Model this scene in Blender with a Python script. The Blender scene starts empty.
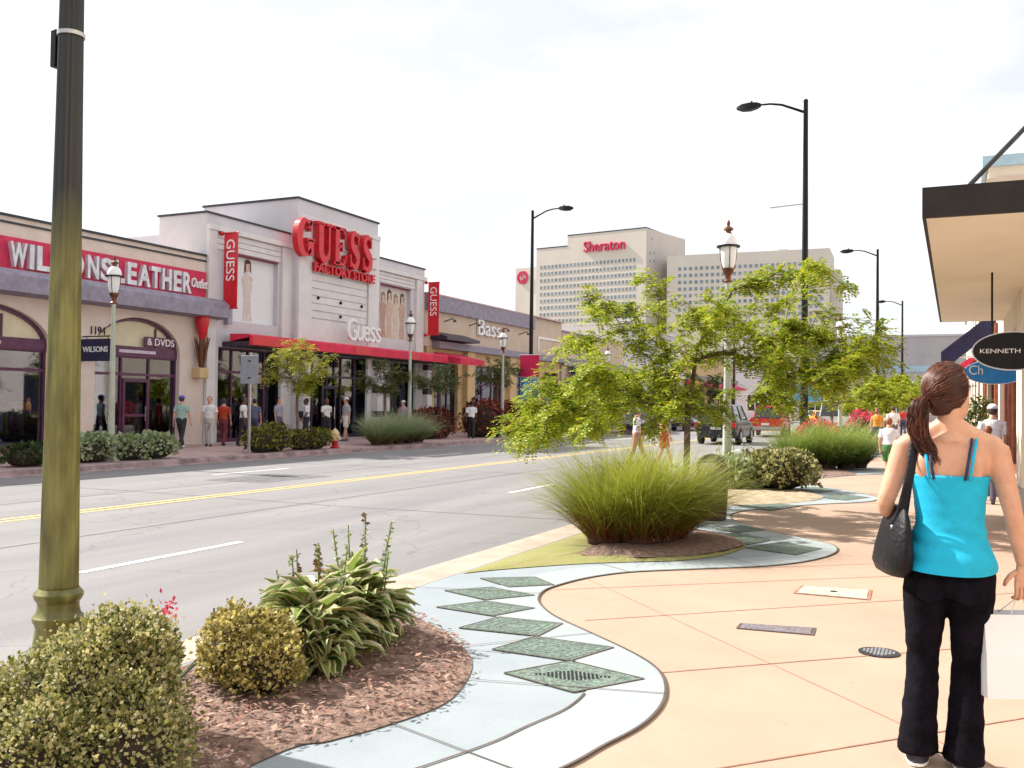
import bpy, math, random
import numpy as np
from mathutils import Vector, Matrix, noise
random.seed(7); rng = np.random.default_rng(7)
PI = math.pi
S = bpy.context.scene; COL = S.collection

# ------------------------------------------------------------------ camera
FPX = 950.0; YAW = math.radians(25); PIT = math.radians(1.24); ROL = math.radians(0.7); EYE = 1.55
def _Rz(a): c, s = math.cos(a), math.sin(a); return np.array([[c,-s,0],[s,c,0],[0,0,1.]])
def _Rx(a): c, s = math.cos(a), math.sin(a); return np.array([[1.,0,0],[0,c,-s],[0,s,c]])
RC = _Rz(YAW) @ _Rx(PI/2 + PIT) @ _Rz(ROL); C0 = np.array([0, 0, EYE])
def ray(x, y): return RC @ np.array([(x-512)/FPX, (384-y)/FPX, -1.])
def gz(x, y, z=0.0): d = ray(x, y); return C0 + d*((z-EYE)/d[2])       # survey: photo point -> place on a level
def gx(x, y, X): d = ray(x, y); return C0 + d*(X/d[0])                 # ... -> place on a facade plane
def gy(x, y, Y): d = ray(x, y); return C0 + d*(Y/d[1])
def gd(x, y, D): return C0 + ray(x, y)*D
cd = bpy.data.cameras.new('camera'); cam = bpy.data.objects.new('camera', cd); COL.objects.link(cam)
cd.sensor_width = 36; cd.lens = FPX/1024*36; cd.clip_start = 0.05; cd.clip_end = 6000
M4 = Matrix([list(r) for r in RC]).to_4x4(); M4.translation = Vector(C0); cam.matrix_world = M4
S.camera = cam

# ------------------------------------------------------------------ mesh builder
def tag(o, label=None, cat=None, group=None, kind=None):
    if label: o['label'] = label
    if cat: o['category'] = cat
    if group: o['group'] = group
    if kind: o['kind'] = kind
    return o
def rootof(o):
    while o.parent: o = o.parent
    return o
class MB:
    def __init__(s): s.v = []; s.f = []; s.m = []; s.n = 0; s.cm = 0; s.pc = []
    def add(s, vs, fs, m=None):
        b = s.n; s.pc.append((s.n, len(s.f))); vs = [tuple(map(float, v)) for v in vs]; s.v += vs; s.n += len(vs)
        s.f += [tuple(i+b for i in f) for f in fs]; s.m += [s.cm if m is None else m]*len(fs); return s
    def addnp(s, V, Fq, m=0):
        b = s.n; s.v += V.tolist(); s.n += len(V)
        s.f += [tuple(r) for r in (Fq+b).tolist()]
        s.m += ([m]*len(Fq) if np.isscalar(m) else list(m)); return s
    def box(s, a, b, m=None):
        x0,x1 = sorted((a[0],b[0])); y0,y1 = sorted((a[1],b[1])); z0,z1 = sorted((a[2],b[2]))
        v = [(x0,y0,z0),(x1,y0,z0),(x1,y1,z0),(x0,y1,z0),(x0,y0,z1),(x1,y0,z1),(x1,y1,z1),(x0,y1,z1)]
        return s.add(v, [(3,2,1,0),(4,5,6,7),(0,1,5,4),(1,2,6,5),(2,3,7,6),(3,0,4,7)], m)
    def obox(s, c, ex, ey, ez, m=None):
        c, ex, ey, ez = map(np.array, (c, ex, ey, ez))
        v = [c+sx*ex+sy*ey+sz*ez for sz in (-1,1) for sx,sy in ((-1,-1),(1,-1),(1,1),(-1,1))]
        return s.add(v, [(3,2,1,0),(4,5,6,7),(0,1,5,4),(1,2,6,5),(2,3,7,6),(3,0,4,7)], m)
    def prism(s, poly, ax, a0, a1, m=None):
        # poly 2-D, extruded along axis ax ('x','y','z')
        def P(p, a): return {'z':(p[0],p[1],a), 'x':(a,p[0],p[1]), 'y':(p[0],a,p[1])}[ax]
        n = len(poly); v = [P(p,a0) for p in poly]+[P(p,a1) for p in poly]
        f = [tuple(range(n))[::-1], tuple(range(n,2*n))]+[(i,(i+1)%n,(i+1)%n+n,i+n) for i in range(n)]
        return s.add(v, f, m)
    def loft(s, rings, cap=True, close=True, m=None):
        n = len(rings[0]); v = [p for r in rings for p in r]; f = []
        for k in range(len(rings)-1):
            for i in range(n if close else n-1):
                j = (i+1)%n; f.append((k*n+i, k*n+j, (k+1)*n+j, (k+1)*n+i))
        if cap: f.append(tuple(range(n))[::-1]); f.append(tuple((len(rings)-1)*n+i for i in range(n)))
        return s.add(v, f, m)
    def tube(s, pts, rad, n=8, cap=True, m=None, flat=None):
        pts = [Vector(p) for p in pts]
        if not hasattr(rad, '__len__'): rad = [rad]*len(pts)
        rings = []; up = None
        for i, p in enumerate(pts):
            d = (pts[min(i+1,len(pts)-1)]-pts[max(i-1,0)])
            if d.length < 1e-9: d = Vector((0,0,1))
            d.normalize()
            if up is None:
                up = Vector((0,1,0)) if abs(d.z) > .9 else Vector((0,0,1))
            a = d.cross(up)
            if a.length < 1e-4: a = d.orthogonal()
            a.normalize(); b = a.cross(d).normalized(); up = b
            r = rad[i]; ra, rb = (r if hasattr(r, '__len__') else (r, r))
            rings.append([p+a*(ra*math.cos(t))+b*(rb*math.sin(t)) for t in [2*PI*k/n for k in range(n)]])
        return s.loft(rings, cap, True, m)
    def lathe(s, prof, c=(0,0,0), n=20, flute=0, fd=0.0, m=None):
        rings = []
        for q in prof:
            r, z = q[0], q[1]; fl = q[2] if len(q) > 2 else 0
            R = []
            for k in range(n):
                t = 2*PI*k/n; rr = r*(1-(fd*(0.5+0.5*math.cos(flute*t))**.6 if fl else 0))
                R.append((c[0]+rr*math.cos(t), c[1]+rr*math.sin(t), c[2]+z))
            rings.append(R)
        return s.loft(rings, True, True, m)
    def ball(s, c, r, nu=16, nv=10, m=None, fn=None):
        rx, ry, rz = r if hasattr(r, '__len__') else (r, r, r); rings = []
        for i in range(nv+1):
            t = PI*(i/nv); t = max(.02, min(PI-.02, t)); R = []
            for k in range(nu):
                a = 2*PI*k/nu; d = Vector((math.sin(t)*math.cos(a), math.sin(t)*math.sin(a), -math.cos(t)))
                k2 = fn(d) if fn else 1
                R.append((c[0]+rx*d.x*k2, c[1]+ry*d.y*k2, c[2]+rz*d.z*k2))
            rings.append(R)
        return s.loft(rings, True, True, m)
    def mesh(s, name, off=(0,0,0), smooth=35):
        me = bpy.data.meshes.new(name)
        V = np.array(s.v, dtype=float).reshape(-1,3)-np.array(off)
        me.from_pydata(V.tolist(), [], s.f); 
        me.polygons.foreach_set('material_index', s.m)
        if smooth is not None:
            me.polygons.foreach_set('use_smooth', [True]*len(me.polygons)); me.update()
            if smooth < 180: me.set_sharp_from_angle(angle=math.radians(smooth))
        me.update(); return me
    def build(s, name, mats, parent=None, loc=None, smooth=35, bevel=0):
        off = Vector(loc) if loc is not None else (rootof(parent).location if parent else Vector((0,0,0)))
        me = s.mesh(name, tuple(off), smooth)
        return link(name, me, mats, parent, loc if parent is None else None, bevel)
def each(mb, name, mats, parent, smooth=None, bevel=0):
    """every added piece becomes an object of its own"""
    out = []; pc = mb.pc+[(mb.n, len(mb.f))]
    for (v0, f0), (v1, f1) in zip(pc, pc[1:]):
        q = MB(); q.add(mb.v[v0:v1], [tuple(i-v0 for i in f) for f in mb.f[f0:f1]]); out.append(q.build(name, mats, parent, smooth=smooth, bevel=bevel))
    return out
def link(name, me, mats, parent=None, loc=None, bevel=0):
    o = bpy.data.objects.new(name, me); COL.objects.link(o)
    for m in (mats if isinstance(mats, (list, tuple)) else [mats]): me.materials.append(m)
    if parent: o.parent = parent
    elif loc is not None: o.location = loc
    if bevel:
        b = o.modifiers.new('bevel', 'BEVEL'); b.width = bevel; b.segments = 2; b.limit_method = 'ANGLE'
    return o
def thing(name, label, cat, loc=(0,0,0), group=None, rotz=0):
    o = bpy.data.objects.new(name, None); COL.objects.link(o); o.location = loc; o.rotation_euler = (0,0,rotz)
    o.empty_display_size = .2
    return tag(o, label, cat, group)
def dup(o, loc=None, rotz=None, label=None, group=None, scale=None):
    def cp(a, par):
        c = a.copy(); COL.objects.link(c); c.parent = par
        for ch in a.children: cp(ch, c)
        return c
    r = cp(o, None)
    if loc is not None: r.location = loc
    if rotz is not None: r.rotation_euler = (0,0,rotz)
    if scale: r.scale = (scale,)*3 if not hasattr(scale, '__len__') else scale
    if label: r['label'] = label
    if group: r['group'] = group
    return r
def remesh(mb, name, voxel, smooth=4, fac=.5, off=(0,0,0), disp=None):
    me = mb.mesh('tmp', off, None); o = bpy.data.objects.new('tmp', me); COL.objects.link(o)
    r = o.modifiers.new('r', 'REMESH'); r.mode = 'VOXEL'; r.voxel_size = voxel
    if smooth:
        q = o.modifiers.new('s', 'SMOOTH'); q.iterations = smooth; q.factor = fac
    dg = bpy.context.evaluated_depsgraph_get(); dg.update()
    out = bpy.data.meshes.new_from_object(o.evaluated_get(dg)); out.name = name
    bpy.data.objects.remove(o)
    if disp:
        V = np.empty(len(out.vertices)*3); out.vertices.foreach_get('co', V); V = V.reshape(-1,3)
        N = np.array([v.normal[:] for v in out.vertices]); V = V+N*np.array([disp(p) for p in V])[:,None]
        out.vertices.foreach_set('co', V.ravel())
    out.polygons.foreach_set('use_smooth', [True]*len(out.polygons)); out.materials.clear(); out.update(); return out
def me_to_mb(me, mb=None, m=0):
    mb = mb or MB(); b = mb.n
    V = [tuple(v.co) for v in me.vertices]; mb.add(V, [tuple(p.vertices) for p in me.polygons], m); return mb

# ------------------------------------------------------------------ materials
def newmat(name):
    m = bpy.data.materials.new(name); m.use_nodes = True; nt = m.node_tree
    return m, nt, nt.nodes['Principled BSDF']
def pm(name, col, rough=.6, metal=0, var=.12, scale=6, bump=0, bscale=30, spec=.5, col2=None, emit=None, trans=0, coat=0, stretch=None):
    m, nt, b = newmat(name); L = nt.links
    b.inputs['Roughness'].default_value = rough; b.inputs['Metallic'].default_value = metal
    b.inputs['Specular IOR Level'].default_value = spec; b.inputs['Coat Weight'].default_value = coat
    tc = nt.nodes.new('ShaderNodeTexCoord'); src = tc.outputs['Object']
    if stretch:
        mp = nt.nodes.new('ShaderNodeMapping'); mp.inputs['Scale'].default_value = stretch; L.new(src, mp.inputs['Vector']); src = mp.outputs[0]
    if var or col2:
        n = nt.nodes.new('ShaderNodeTexNoise'); n.inputs['Scale'].default_value = scale; n.inputs['Detail'].default_value = 6; n.inputs['Roughness'].default_value = .62
        L.new(src, n.inputs['Vector'])
        r = nt.nodes.new('ShaderNodeValToRGB'); c2 = col2 or tuple(c*(1-2.2*var) for c in col); c1 = tuple(min(1, c*(1+var)) for c in col)
        r.color_ramp.elements[0].position = .32; r.color_ramp.elements[1].position = .66
        r.color_ramp.elements[0].color = (*c2, 1); r.color_ramp.elements[1].color = (*c1, 1)
        L.new(n.outputs['Fac'], r.inputs['Fac']); L.new(r.outputs['Color'], b.inputs['Base Color'])
    else: b.inputs['Base Color'].default_value = (*col, 1)
    if bump:
        n2 = nt.nodes.new('ShaderNodeTexNoise'); n2.inputs['Scale'].default_value = bscale; n2.inputs['Detail'].default_value = 5; L.new(src, n2.inputs['Vector'])
        bp = nt.nodes.new('ShaderNodeBump'); bp.inputs['Strength'].default_value = bump; bp.inputs['Distance'].default_value = .02
        L.new(n2.outputs['Fac'], bp.inputs['Height']); L.new(bp.outputs['Normal'], b.inputs['Normal'])
    if emit: b.inputs['Emission Color'].default_value = (*col, 1); b.inputs['Emission Strength'].default_value = emit
    return m
def leafmat(name, cols, rough=.5, trans=.35):
    """foliage: every leaf takes its own tone of the ramp; a little light passes through"""
    m, nt, b = newmat(name); L = nt.links
    g = nt.nodes.new('ShaderNodeNewGeometry'); r = nt.nodes.new('ShaderNodeValToRGB')
    el = r.color_ramp.elements
    while len(el) < len(cols): el.new(.5)
    for i, c in enumerate(cols): el[i].position = i/(len(cols)-1); el[i].color = (*c, 1)
    L.new(g.outputs['Random Per Island'], r.inputs['Fac']); L.new(r.outputs['Color'], b.inputs['Base Color'])
    b.inputs['Roughness'].default_value = rough; b.inputs['Specular IOR Level'].default_value = .3
    t = nt.nodes.new('ShaderNodeBsdfTranslucent'); L.new(r.outputs['Color'], t.inputs['Color'])
    mx = nt.nodes.new('ShaderNodeMixShader'); mx.inputs[0].default_value = trans
    L.new(b.outputs[0], mx.inputs[1]); L.new(t.outputs[0], mx.inputs[2]); L.new(mx.outputs[0], nt.nodes['Material Output'].inputs['Surface'])
    return m
def glassmat(name, tint=(.55,.6,.7), refl=.05, rough=.02):
    m, nt, b = newmat(name); L = nt.links; nt.nodes.remove(b)
    t = nt.nodes.new('ShaderNodeBsdfTransparent'); t.inputs[0].default_value = (*tint, 1)
    g = nt.nodes.new('ShaderNodeBsdfGlossy'); g.inputs['Roughness'].default_value = rough; g.inputs['Color'].default_value = (.9,.93,1,1)
    f = nt.nodes.new('ShaderNodeFresnel'); f.inputs[0].default_value = 1.5
    a = nt.nodes.new('ShaderNodeMath'); a.operation = 'ADD'; a.inputs[1].default_value = refl; L.new(f.outputs[0], a.inputs[0])
    mx = nt.nodes.new('ShaderNodeMixShader'); L.new(a.outputs[0], mx.inputs[0]); L.new(t.outputs[0], mx.inputs[1]); L.new(g.outputs[0], mx.inputs[2])
    L.new(mx.outputs[0], nt.nodes['Material Output'].inputs['Surface']); return m

def asphalt():
    m, nt, b = newmat('asphalt'); L = nt.links; tc = nt.nodes.new('ShaderNodeTexCoord'); o = tc.outputs['Object']
    def noise_(s, d=6, r=.6, st=None):
        n = nt.nodes.new('ShaderNodeTexNoise'); n.inputs['Scale'].default_value = s; n.inputs['Detail'].default_value = d; n.inputs['Roughness'].default_value = r
        if st:
            mp = nt.nodes.new('ShaderNodeMapping'); mp.inputs['Scale'].default_value = st; L.new(o, mp.inputs[0]); L.new(mp.outputs[0], n.inputs['Vector'])
        else: L.new(o, n.inputs['Vector'])
        return n.outputs['Fac']
    big = noise_(.5, 4, .6, (2.2,.25,1)); fine = noise_(70, 3, .8)
    r = nt.nodes.new('ShaderNodeValToRGB'); r.color_ramp.elements[0].position = .3; r.color_ramp.elements[1].position = .72
    r.color_ramp.elements[0].color = (.165,.160,.170,1); r.color_ramp.elements[1].color = (.235,.225,.225,1); L.new(big, r.inputs[0])
    m1 = nt.nodes.new('ShaderNodeMixRGB'); m1.blend_type = 'OVERLAY'; m1.inputs[0].default_value = .45; L.new(r.outputs[0], m1.inputs[1]); L.new(fine, m1.inputs[2])
    # cracks
    v = nt.nodes.new('ShaderNodeTexVoronoi'); v.feature = 'DISTANCE_TO_EDGE'; v.inputs['Scale'].default_value = .33
    dn = nt.nodes.new('ShaderNodeTexNoise'); dn.inputs['Scale'].default_value = 1.7; dn.inputs['Detail'].default_value = 6; L.new(o, dn.inputs['Vector'])
    ad = nt.nodes.new('ShaderNodeMixRGB'); ad.blend_type = 'ADD'; ad.inputs[0].default_value = .9; L.new(o, ad.inputs[1]); L.new(dn.outputs['Color'], ad.inputs[2]); L.new(ad.outputs[0], v.inputs['Vector'])
    c = nt.nodes.new('ShaderNodeValToRGB'); c.color_ramp.elements[0].position = .001; c.color_ramp.elements[1].position = .006
    c.color_ramp.elements[0].color = (.45,.45,.45,1); c.color_ramp.elements[1].color = (1,1,1,1); L.new(v.outputs['Distance'], c.inputs[0])
    m2 = nt.nodes.new('ShaderNodeMixRGB'); m2.blend_type = 'MULTIPLY'; m2.inputs[0].default_value = .5; L.new(m1.outputs[0], m2.inputs[1]); L.new(c.outputs[0], m2.inputs[2])
    L.new(m2.outputs[0], b.inputs['Base Color']); b.inputs['Roughness'].default_value = .85
    bp = nt.nodes.new('ShaderNodeBump'); bp.inputs['Strength'].default_value = .4; bp.inputs['Distance'].default_value = .01; L.new(fine, bp.inputs['Height']); L.new(bp.outputs[0], b.inputs['Normal'])
    return m
def concrete(name, col, dark, stain=.35):
    """broom-finished concrete: broad mottling, fine grit, scattered small stains"""
    m, nt, b = newmat(name); L = nt.links; o = nt.nodes.new('ShaderNodeTexCoord').outputs['Object']
    def nz(s, d, r_):
        n = nt.nodes.new('ShaderNodeTexNoise'); n.inputs['Scale'].default_value = s; n.inputs['Detail'].default_value = d; n.inputs['Roughness'].default_value = r_; L.new(o, n.inputs['Vector']); return n.outputs['Fac']
    r = nt.nodes.new('ShaderNodeValToRGB'); r.color_ramp.elements[0].position = .34; r.color_ramp.elements[1].position = .64; r.color_ramp.elements[0].color = (*dark,1); r.color_ramp.elements[1].color = (*col,1); L.new(nz(.75, 8, .68), r.inputs[0])
    g = nz(160, 3, .8); m1 = nt.nodes.new('ShaderNodeMixRGB'); m1.blend_type = 'OVERLAY'; m1.inputs[0].default_value = .28; L.new(r.outputs[0], m1.inputs[1]); L.new(g, m1.inputs[2])
    v = nt.nodes.new('ShaderNodeTexVoronoi'); v.inputs['Scale'].default_value = 2.6; v.inputs['Randomness'].default_value = 1; L.new(o, v.inputs['Vector'])
    c = nt.nodes.new('ShaderNodeValToRGB'); c.color_ramp.elements[0].position = .025; c.color_ramp.elements[1].position = .055; c.color_ramp.elements[0].color = (.55,.52,.5,1); c.color_ramp.elements[1].color = (1,1,1,1); L.new(v.outputs['Distance'], c.inputs[0])
    m2 = nt.nodes.new('ShaderNodeMixRGB'); m2.blend_type = 'MULTIPLY'; m2.inputs[0].default_value = stain; L.new(m1.outputs[0], m2.inputs[1]); L.new(c.outputs[0], m2.inputs[2]); L.new(m2.outputs[0], b.inputs['Base Color']); b.inputs['Roughness'].default_value = .8
    bp = nt.nodes.new('ShaderNodeBump'); bp.inputs['Strength'].default_value = .3; bp.inputs['Distance'].default_value = .006; L.new(g, bp.inputs['Height']); L.new(bp.outputs[0], b.inputs['Normal']); return m
def paint_mat(name, col):
    m, nt, b = newmat(name); L = nt.links; tc = nt.nodes.new('ShaderNodeTexCoord')
    n = nt.nodes.new('ShaderNodeTexNoise'); n.inputs['Scale'].default_value = 14; n.inputs['Detail'].default_value = 8; n.inputs['Roughness'].default_value = .75; L.new(tc.outputs['Object'], n.inputs['Vector'])
    r = nt.nodes.new('ShaderNodeValToRGB'); r.color_ramp.elements[0].position = .36; r.color_ramp.elements[1].position = .5
    r.color_ramp.elements[0].color = (.24,.23,.22,1); r.color_ramp.elements[1].color = (*col,1); L.new(n.outputs[0], r.inputs[0]); L.new(r.outputs[0], b.inputs['Base Color'])
    b.inputs['Roughness'].default_value = .7; return m
M = dict(
 asphalt=asphalt(), white_paint=paint_mat('road_white', (.72,.72,.70)), yellow_paint=paint_mat('road_yellow', (.75,.50,.16)),
 pink=concrete('pink_concrete', (.425,.300,.225), (.375,.255,.190)),
 band=concrete('grey_concrete', (.28,.32,.345), (.225,.262,.29), .5),
 band_light=concrete('pale_concrete', (.335,.375,.385), (.28,.318,.33), .5),
 kerb=pm('kerb_concrete', (.40,.325,.265), .8, var=.1, scale=2.5, bump=.3, bscale=60),
 inset=pm('green_aggregate', (.15,.205,.17), .8, var=.35, scale=42, bump=.6, bscale=60),
 joint=pm('joint_tar', (.10,.07,.06), .9, var=.1), joint_red=pm('joint_sealant', (.36,.17,.11), .9, var=.2, scale=9),
 mulch=pm('mulch', (.23,.15,.115), .95, var=.3, scale=16, bump=1, bscale=45, col2=(.10,.06,.05)),
 soil=pm('sandy_soil', (.42,.33,.22), .95, var=.2, scale=8, bump=.6, bscale=40),
 lawn=pm('thin_lawn', (.17,.19,.05), .9, var=.3, scale=9, bump=.6, bscale=70, col2=(.30,.25,.11)),
 ground=pm('far_ground', (.22,.20,.18), .9, var=.1, scale=.05),
 wilson_wall=pm('beige_stucco', (.66,.56,.50), .85, var=.05, scale=1.2, bump=.2, bscale=50),
 wilson_arch=pm('cream_stucco', (.62,.52,.36), .85, var=.06, scale=1.5, bump=.2, bscale=50),
 red_band=pm('red_sign_band', (.56,.012,.075), .55, var=.12, scale=3),
 ledge=pm('mauve_ledge', (.27,.245,.32), .7, var=.12, scale=4),
 guess_wall=pm('grey_panel', (.56,.545,.58), .7, var=.04, scale=1.0, bump=.1, bscale=40),
 guess_trim=pm('pale_trim', (.66,.645,.65), .7, var=.04, scale=2),
 coping=pm('dark_coping', (.03,.03,.04), .6, var=.1), tan_wall=pm('tan_stucco', (.56,.45,.36), .85, var=.05, scale=1.0, bump=.2, bscale=50),
 ochre=pm('ochre_stucco', (.58,.42,.22), .85, var=.08, scale=1.5, bump=.2, bscale=50),
 red=pm('red_enamel', (.60,.006,.018), .35, var=.1, scale=5), red_cloth=pm('red_awning_cloth', (.66,.02,.07), .7, var=.12, scale=2),
 red_dk=pm('red_return', (.42,.008,.012), .5, var=.1),
 silver=pm('brushed_letter', (.62,.63,.68), .4, metal=.25, var=.12, scale=5), white=pm('white_enamel', (.80,.80,.80), .4, var=.04),
 frame=pm('plum_frame', (.10,.02,.07), .45, var=.2, scale=6), frame_dk=pm('dark_frame', (.035,.025,.05), .45, var=.2),
 blind=pm('cream_blind', (.66,.60,.42), .8, var=.05, scale=2),
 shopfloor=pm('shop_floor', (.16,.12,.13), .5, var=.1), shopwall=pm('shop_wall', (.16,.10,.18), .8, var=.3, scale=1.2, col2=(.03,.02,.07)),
 glass=glassmat('shop_glass'), glass_cl=glassmat('lantern_glass', (.93,.95,.97), .05), carglass=pm('car_glass', (.02,.025,.035), .06, var=0, spec=.9),
 navy=pm('navy_cloth', (.012,.012,.06), .7, var=.2), blue=pm('banner_blue', (.02,.24,.62), .6, var=.08), black=pm('black_paint', (.006,.006,.008), .4, var=.2, spec=.25),
 magenta=pm('banner_red', (.62,.012,.09), .6, var=.1, scale=4), dark_metal=pm('dark_metal', (.04,.04,.045), .4, metal=.6, var=.2), steel=pm('galvanised', (.42,.43,.44), .4, metal=.7, var=.1),
 post=pm('sage_post', (.40,.43,.36), .5, var=.08, scale=5), bronze=pm('bronze', (.17,.07,.035), .4, metal=.5, var=.25, scale=12),
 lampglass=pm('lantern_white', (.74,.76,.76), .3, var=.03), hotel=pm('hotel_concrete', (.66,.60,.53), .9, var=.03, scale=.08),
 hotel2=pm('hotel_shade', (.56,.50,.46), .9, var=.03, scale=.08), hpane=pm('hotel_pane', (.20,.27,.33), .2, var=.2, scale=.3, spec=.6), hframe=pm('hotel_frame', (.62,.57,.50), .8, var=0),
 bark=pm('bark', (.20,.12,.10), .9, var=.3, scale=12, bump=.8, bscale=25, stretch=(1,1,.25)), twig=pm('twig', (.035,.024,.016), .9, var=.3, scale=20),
 skin=pm('skin', (.60,.33,.22), .42, var=.06, scale=14, spec=.35, bump=.08, bscale=180), dkskin=pm('brown_skin', (.13,.06,.035), .5, var=.05, scale=9),
 cyan=pm('cyan_jersey', (.0,.42,.66), .75, var=.05, scale=18, bump=.15, bscale=220), jeans=pm('dark_denim', (.006,.005,.009), .95, spec=.1, var=.35, scale=10, bump=.3, bscale=160),
 bra=pm('navy_strap', (.012,.02,.07), .6, var=.1), leather=pm('black_leather', (.007,.006,.010), .5, var=.3, scale=9, bump=.3, bscale=60, spec=.25), paper=pm('white_paper', (.80,.82,.88), .55, var=.02, scale=3),
 cream=pm('cream_soffit', (.78,.70,.56), .8, var=.03, scale=1), choc=pm('dark_fascia', (.010,.006,.006), .7, var=.3, scale=6),
 wood=pm('red_wood', (.28,.07,.03), .5, var=.2, scale=5), grey_b=pm('grey_cladding', (.38,.38,.40), .8, var=.06, scale=.4), ltblue=pm('pale_blue', (.35,.5,.6), .6, var=.05),
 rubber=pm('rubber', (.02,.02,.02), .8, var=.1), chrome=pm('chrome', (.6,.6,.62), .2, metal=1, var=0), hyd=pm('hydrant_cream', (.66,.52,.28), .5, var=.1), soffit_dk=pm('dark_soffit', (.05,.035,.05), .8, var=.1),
)
_cc = {}
def cm(col, rough=.75, **k):
    key = (tuple(round(c,3) for c in col), rough)
    if key not in _cc: _cc[key] = pm('paint_%d' % len(_cc), col, rough, var=.1, scale=8, **k)
    return _cc[key]

# ------------------------------------------------------------------ text
TM = {'x': ((0,1,0),(0,0,1),(1,0,0)), '-y': ((1,0,0),(0,0,1),(0,-1,0))}
def text_mb(s, c, w, h, depth, face='x', mb=None, vert=False, m=None, shear=0, bold=0):
    """lettering fitted into w x h, centred on c, standing on a wall that faces +X ('x') or -Y ('-y')"""
    cu = bpy.data.curves.new('t', 'FONT'); cu.body = s; cu.size = 1; cu.extrude = .5; cu.align_x = 'LEFT'; cu.shear = shear; cu.resolution_u = 4; cu.offset = bold
    o = bpy.data.objects.new('t', cu); COL.objects.link(o); dg = bpy.context.evaluated_depsgraph_get(); dg.update()
    me = bpy.data.meshes.new_from_object(o.evaluated_get(dg)); bpy.data.objects.remove(o)
    V = np.array([v.co[:] for v in me.vertices]); lo, hi = V.min(0), V.max(0)
    V = (V-(lo+hi)/2)/(hi-lo)*np.array([w, h, depth])
    if vert: V = np.stack([V[:,1], -V[:,0], V[:,2]], 1)
    ax, ay, az = [np.array(a, float) for a in TM[face]] if isinstance(face, str) else [np.array(a, float) for a in face]
    W = np.array(c)+V[:,:1]*ax+V[:,1:2]*ay+V[:,2:]*az
    mb = mb or MB(); mb.add(W, [tuple(p.vertices) for p in me.polygons], m); return mb
def strokes_mb(paths, org, sx, sz, depth, mb, face='x', back=None):
    """serif letters: each path = list of (u, v, width-normal half) drawn as a ribbon, extruded"""
    ax, ay, az = [np.array(a, float) for a in TM[face]]
    for P in paths:
        pts = [np.array(p[:2]) for p in P]; L = []; R = []
        for i, p in enumerate(pts):
            d = pts[min(i+1,len(pts)-1)]-pts[max(i-1,0)]; d = d/(np.linalg.norm(d)+1e-9); n = np.array([-d[1], d[0]])
            L.append(p+n*P[i][2]); R.append(p-n*P[i][2])
        v = []
        for dz in (0, depth):
            for A in (L, R): v += [np.array(org)+ax*q[0]*sx+ay*q[1]*sz+az*dz for q in A]
        n = len(pts); f = []
        for i in range(n-1):
            f += [(i,i+1,n+i+1,n+i)[::-1], (2*n+i,2*n+i+1,3*n+i+1,3*n+i), (i,i+1,2*n+i+1,2*n+i), (n+i,n+i+1,3*n+i+1,3*n+i)[::-1]]
        f += [(0,n,3*n,2*n), (n-1,2*n-1,4*n-1,3*n-1)[::-1]]
        mb.add(v, f)
def arc(cx, cy, rx, ry, a0, a1, n, wf):
    out = []
    for i in range(n+1):
        a = math.radians(a0+(a1-a0)*i/n); out.append((cx+rx*math.cos(a), cy+ry*math.sin(a), wf(math.degrees(a), i/n)))
    return out
def glyph(ch):
    T, t = .135, .038
    if ch == 'G': return [arc(.42,.5,.30,.43, 48, 322, 26, lambda a,i: t+(T-t)*max(0,-math.cos(math.radians(a)))**.8),
        [(.66,.68,t),(.66,.96,t)], [(.56,.74,.03),(.66,.93,.05)], [(.66,.08,T),(.66,.46,T)], [(.46,.46,t),(.86,.46,t)]]
    if ch == 'U': return [[(.22,.95,T),(.22,.34,T)]+arc(.46,.32,.24,.27,180,360,12,lambda a,i: T+(t*1.3-T)*i)+[(.70,.95,t*1.3)],
        [(.02,.965,t),(.42,.965,t)], [(.54,.965,t),(.86,.965,t)]]
    if ch == 'E': return [[(.22,.02,T),(.22,.98,T)], [(.02,.965,t),(.74,.965,t)], [(.02,.035,t),(.78,.035,t)], [(.3,.5,t),(.54,.5,t)],
        [(.70,.97,t),(.72,.72,.02)], [(.74,.03,t),(.78,.30,.02)], [(.54,.38,.03),(.54,.62,.03)], [(.6,.93,.04),(.7,.82,.04)], [(.64,.07,.04),(.75,.18,.04)]]
    if ch == 'S': return [arc(.44,.73,.22,.22,40,180,10,lambda a,i: t+(T-t)*i*.8)+[(.26,.62,T),(.44,.50,T),(.62,.40,T)]+arc(.42,.27,.26,.22,10,-140,10,lambda a,i: T*(1-i)+t*i),
        [(.70,.66,t),(.70,.97,t)], [(.14,.03,t),(.14,.36,t)]]
# ================================================================== GROUND
def sheet(name, poly, z, mat, kind='structure', grid=None):
    mb = MB(); mb.add([(p[0],p[1],z) for p in poly], [tuple(range(len(poly)))]); o = mb.build(name, mat, smooth=None); return tag(o, kind=kind)
def rect(x0,y0,x1,y1): return [(x0,y0),(x1,y0),(x1,y1),(x0,y1)]
sheet('ground', rect(-1800,-1500,1800,2500), -.22, M['ground'])
sheet('road', rect(-18.6,-60,-4.6,330), -.13, M['asphalt'])
GUT = -4.89; KIN = -4.10; FK = -18.5; FW = -24.5
prof = [(GUT,-.2),(GUT,-.124),(-4.48,-.112),(-4.44,-.02),(-4.40,.004),(KIN,.006),(KIN,-.2)]
mb = MB(); mb.loft([[(x,y,z) for x,z in prof] for y in (-60,330)]); tag(mb.build('kerb', M['kerb'], smooth=None), kind='structure')
prof = [(FK-.32,-.2),(FK-.32,.005),(FK-.06,.003),(FK-.02,-.02),(FK,-.118),(FK+.45,-.124),(FK+.45,-.2)]
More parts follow.
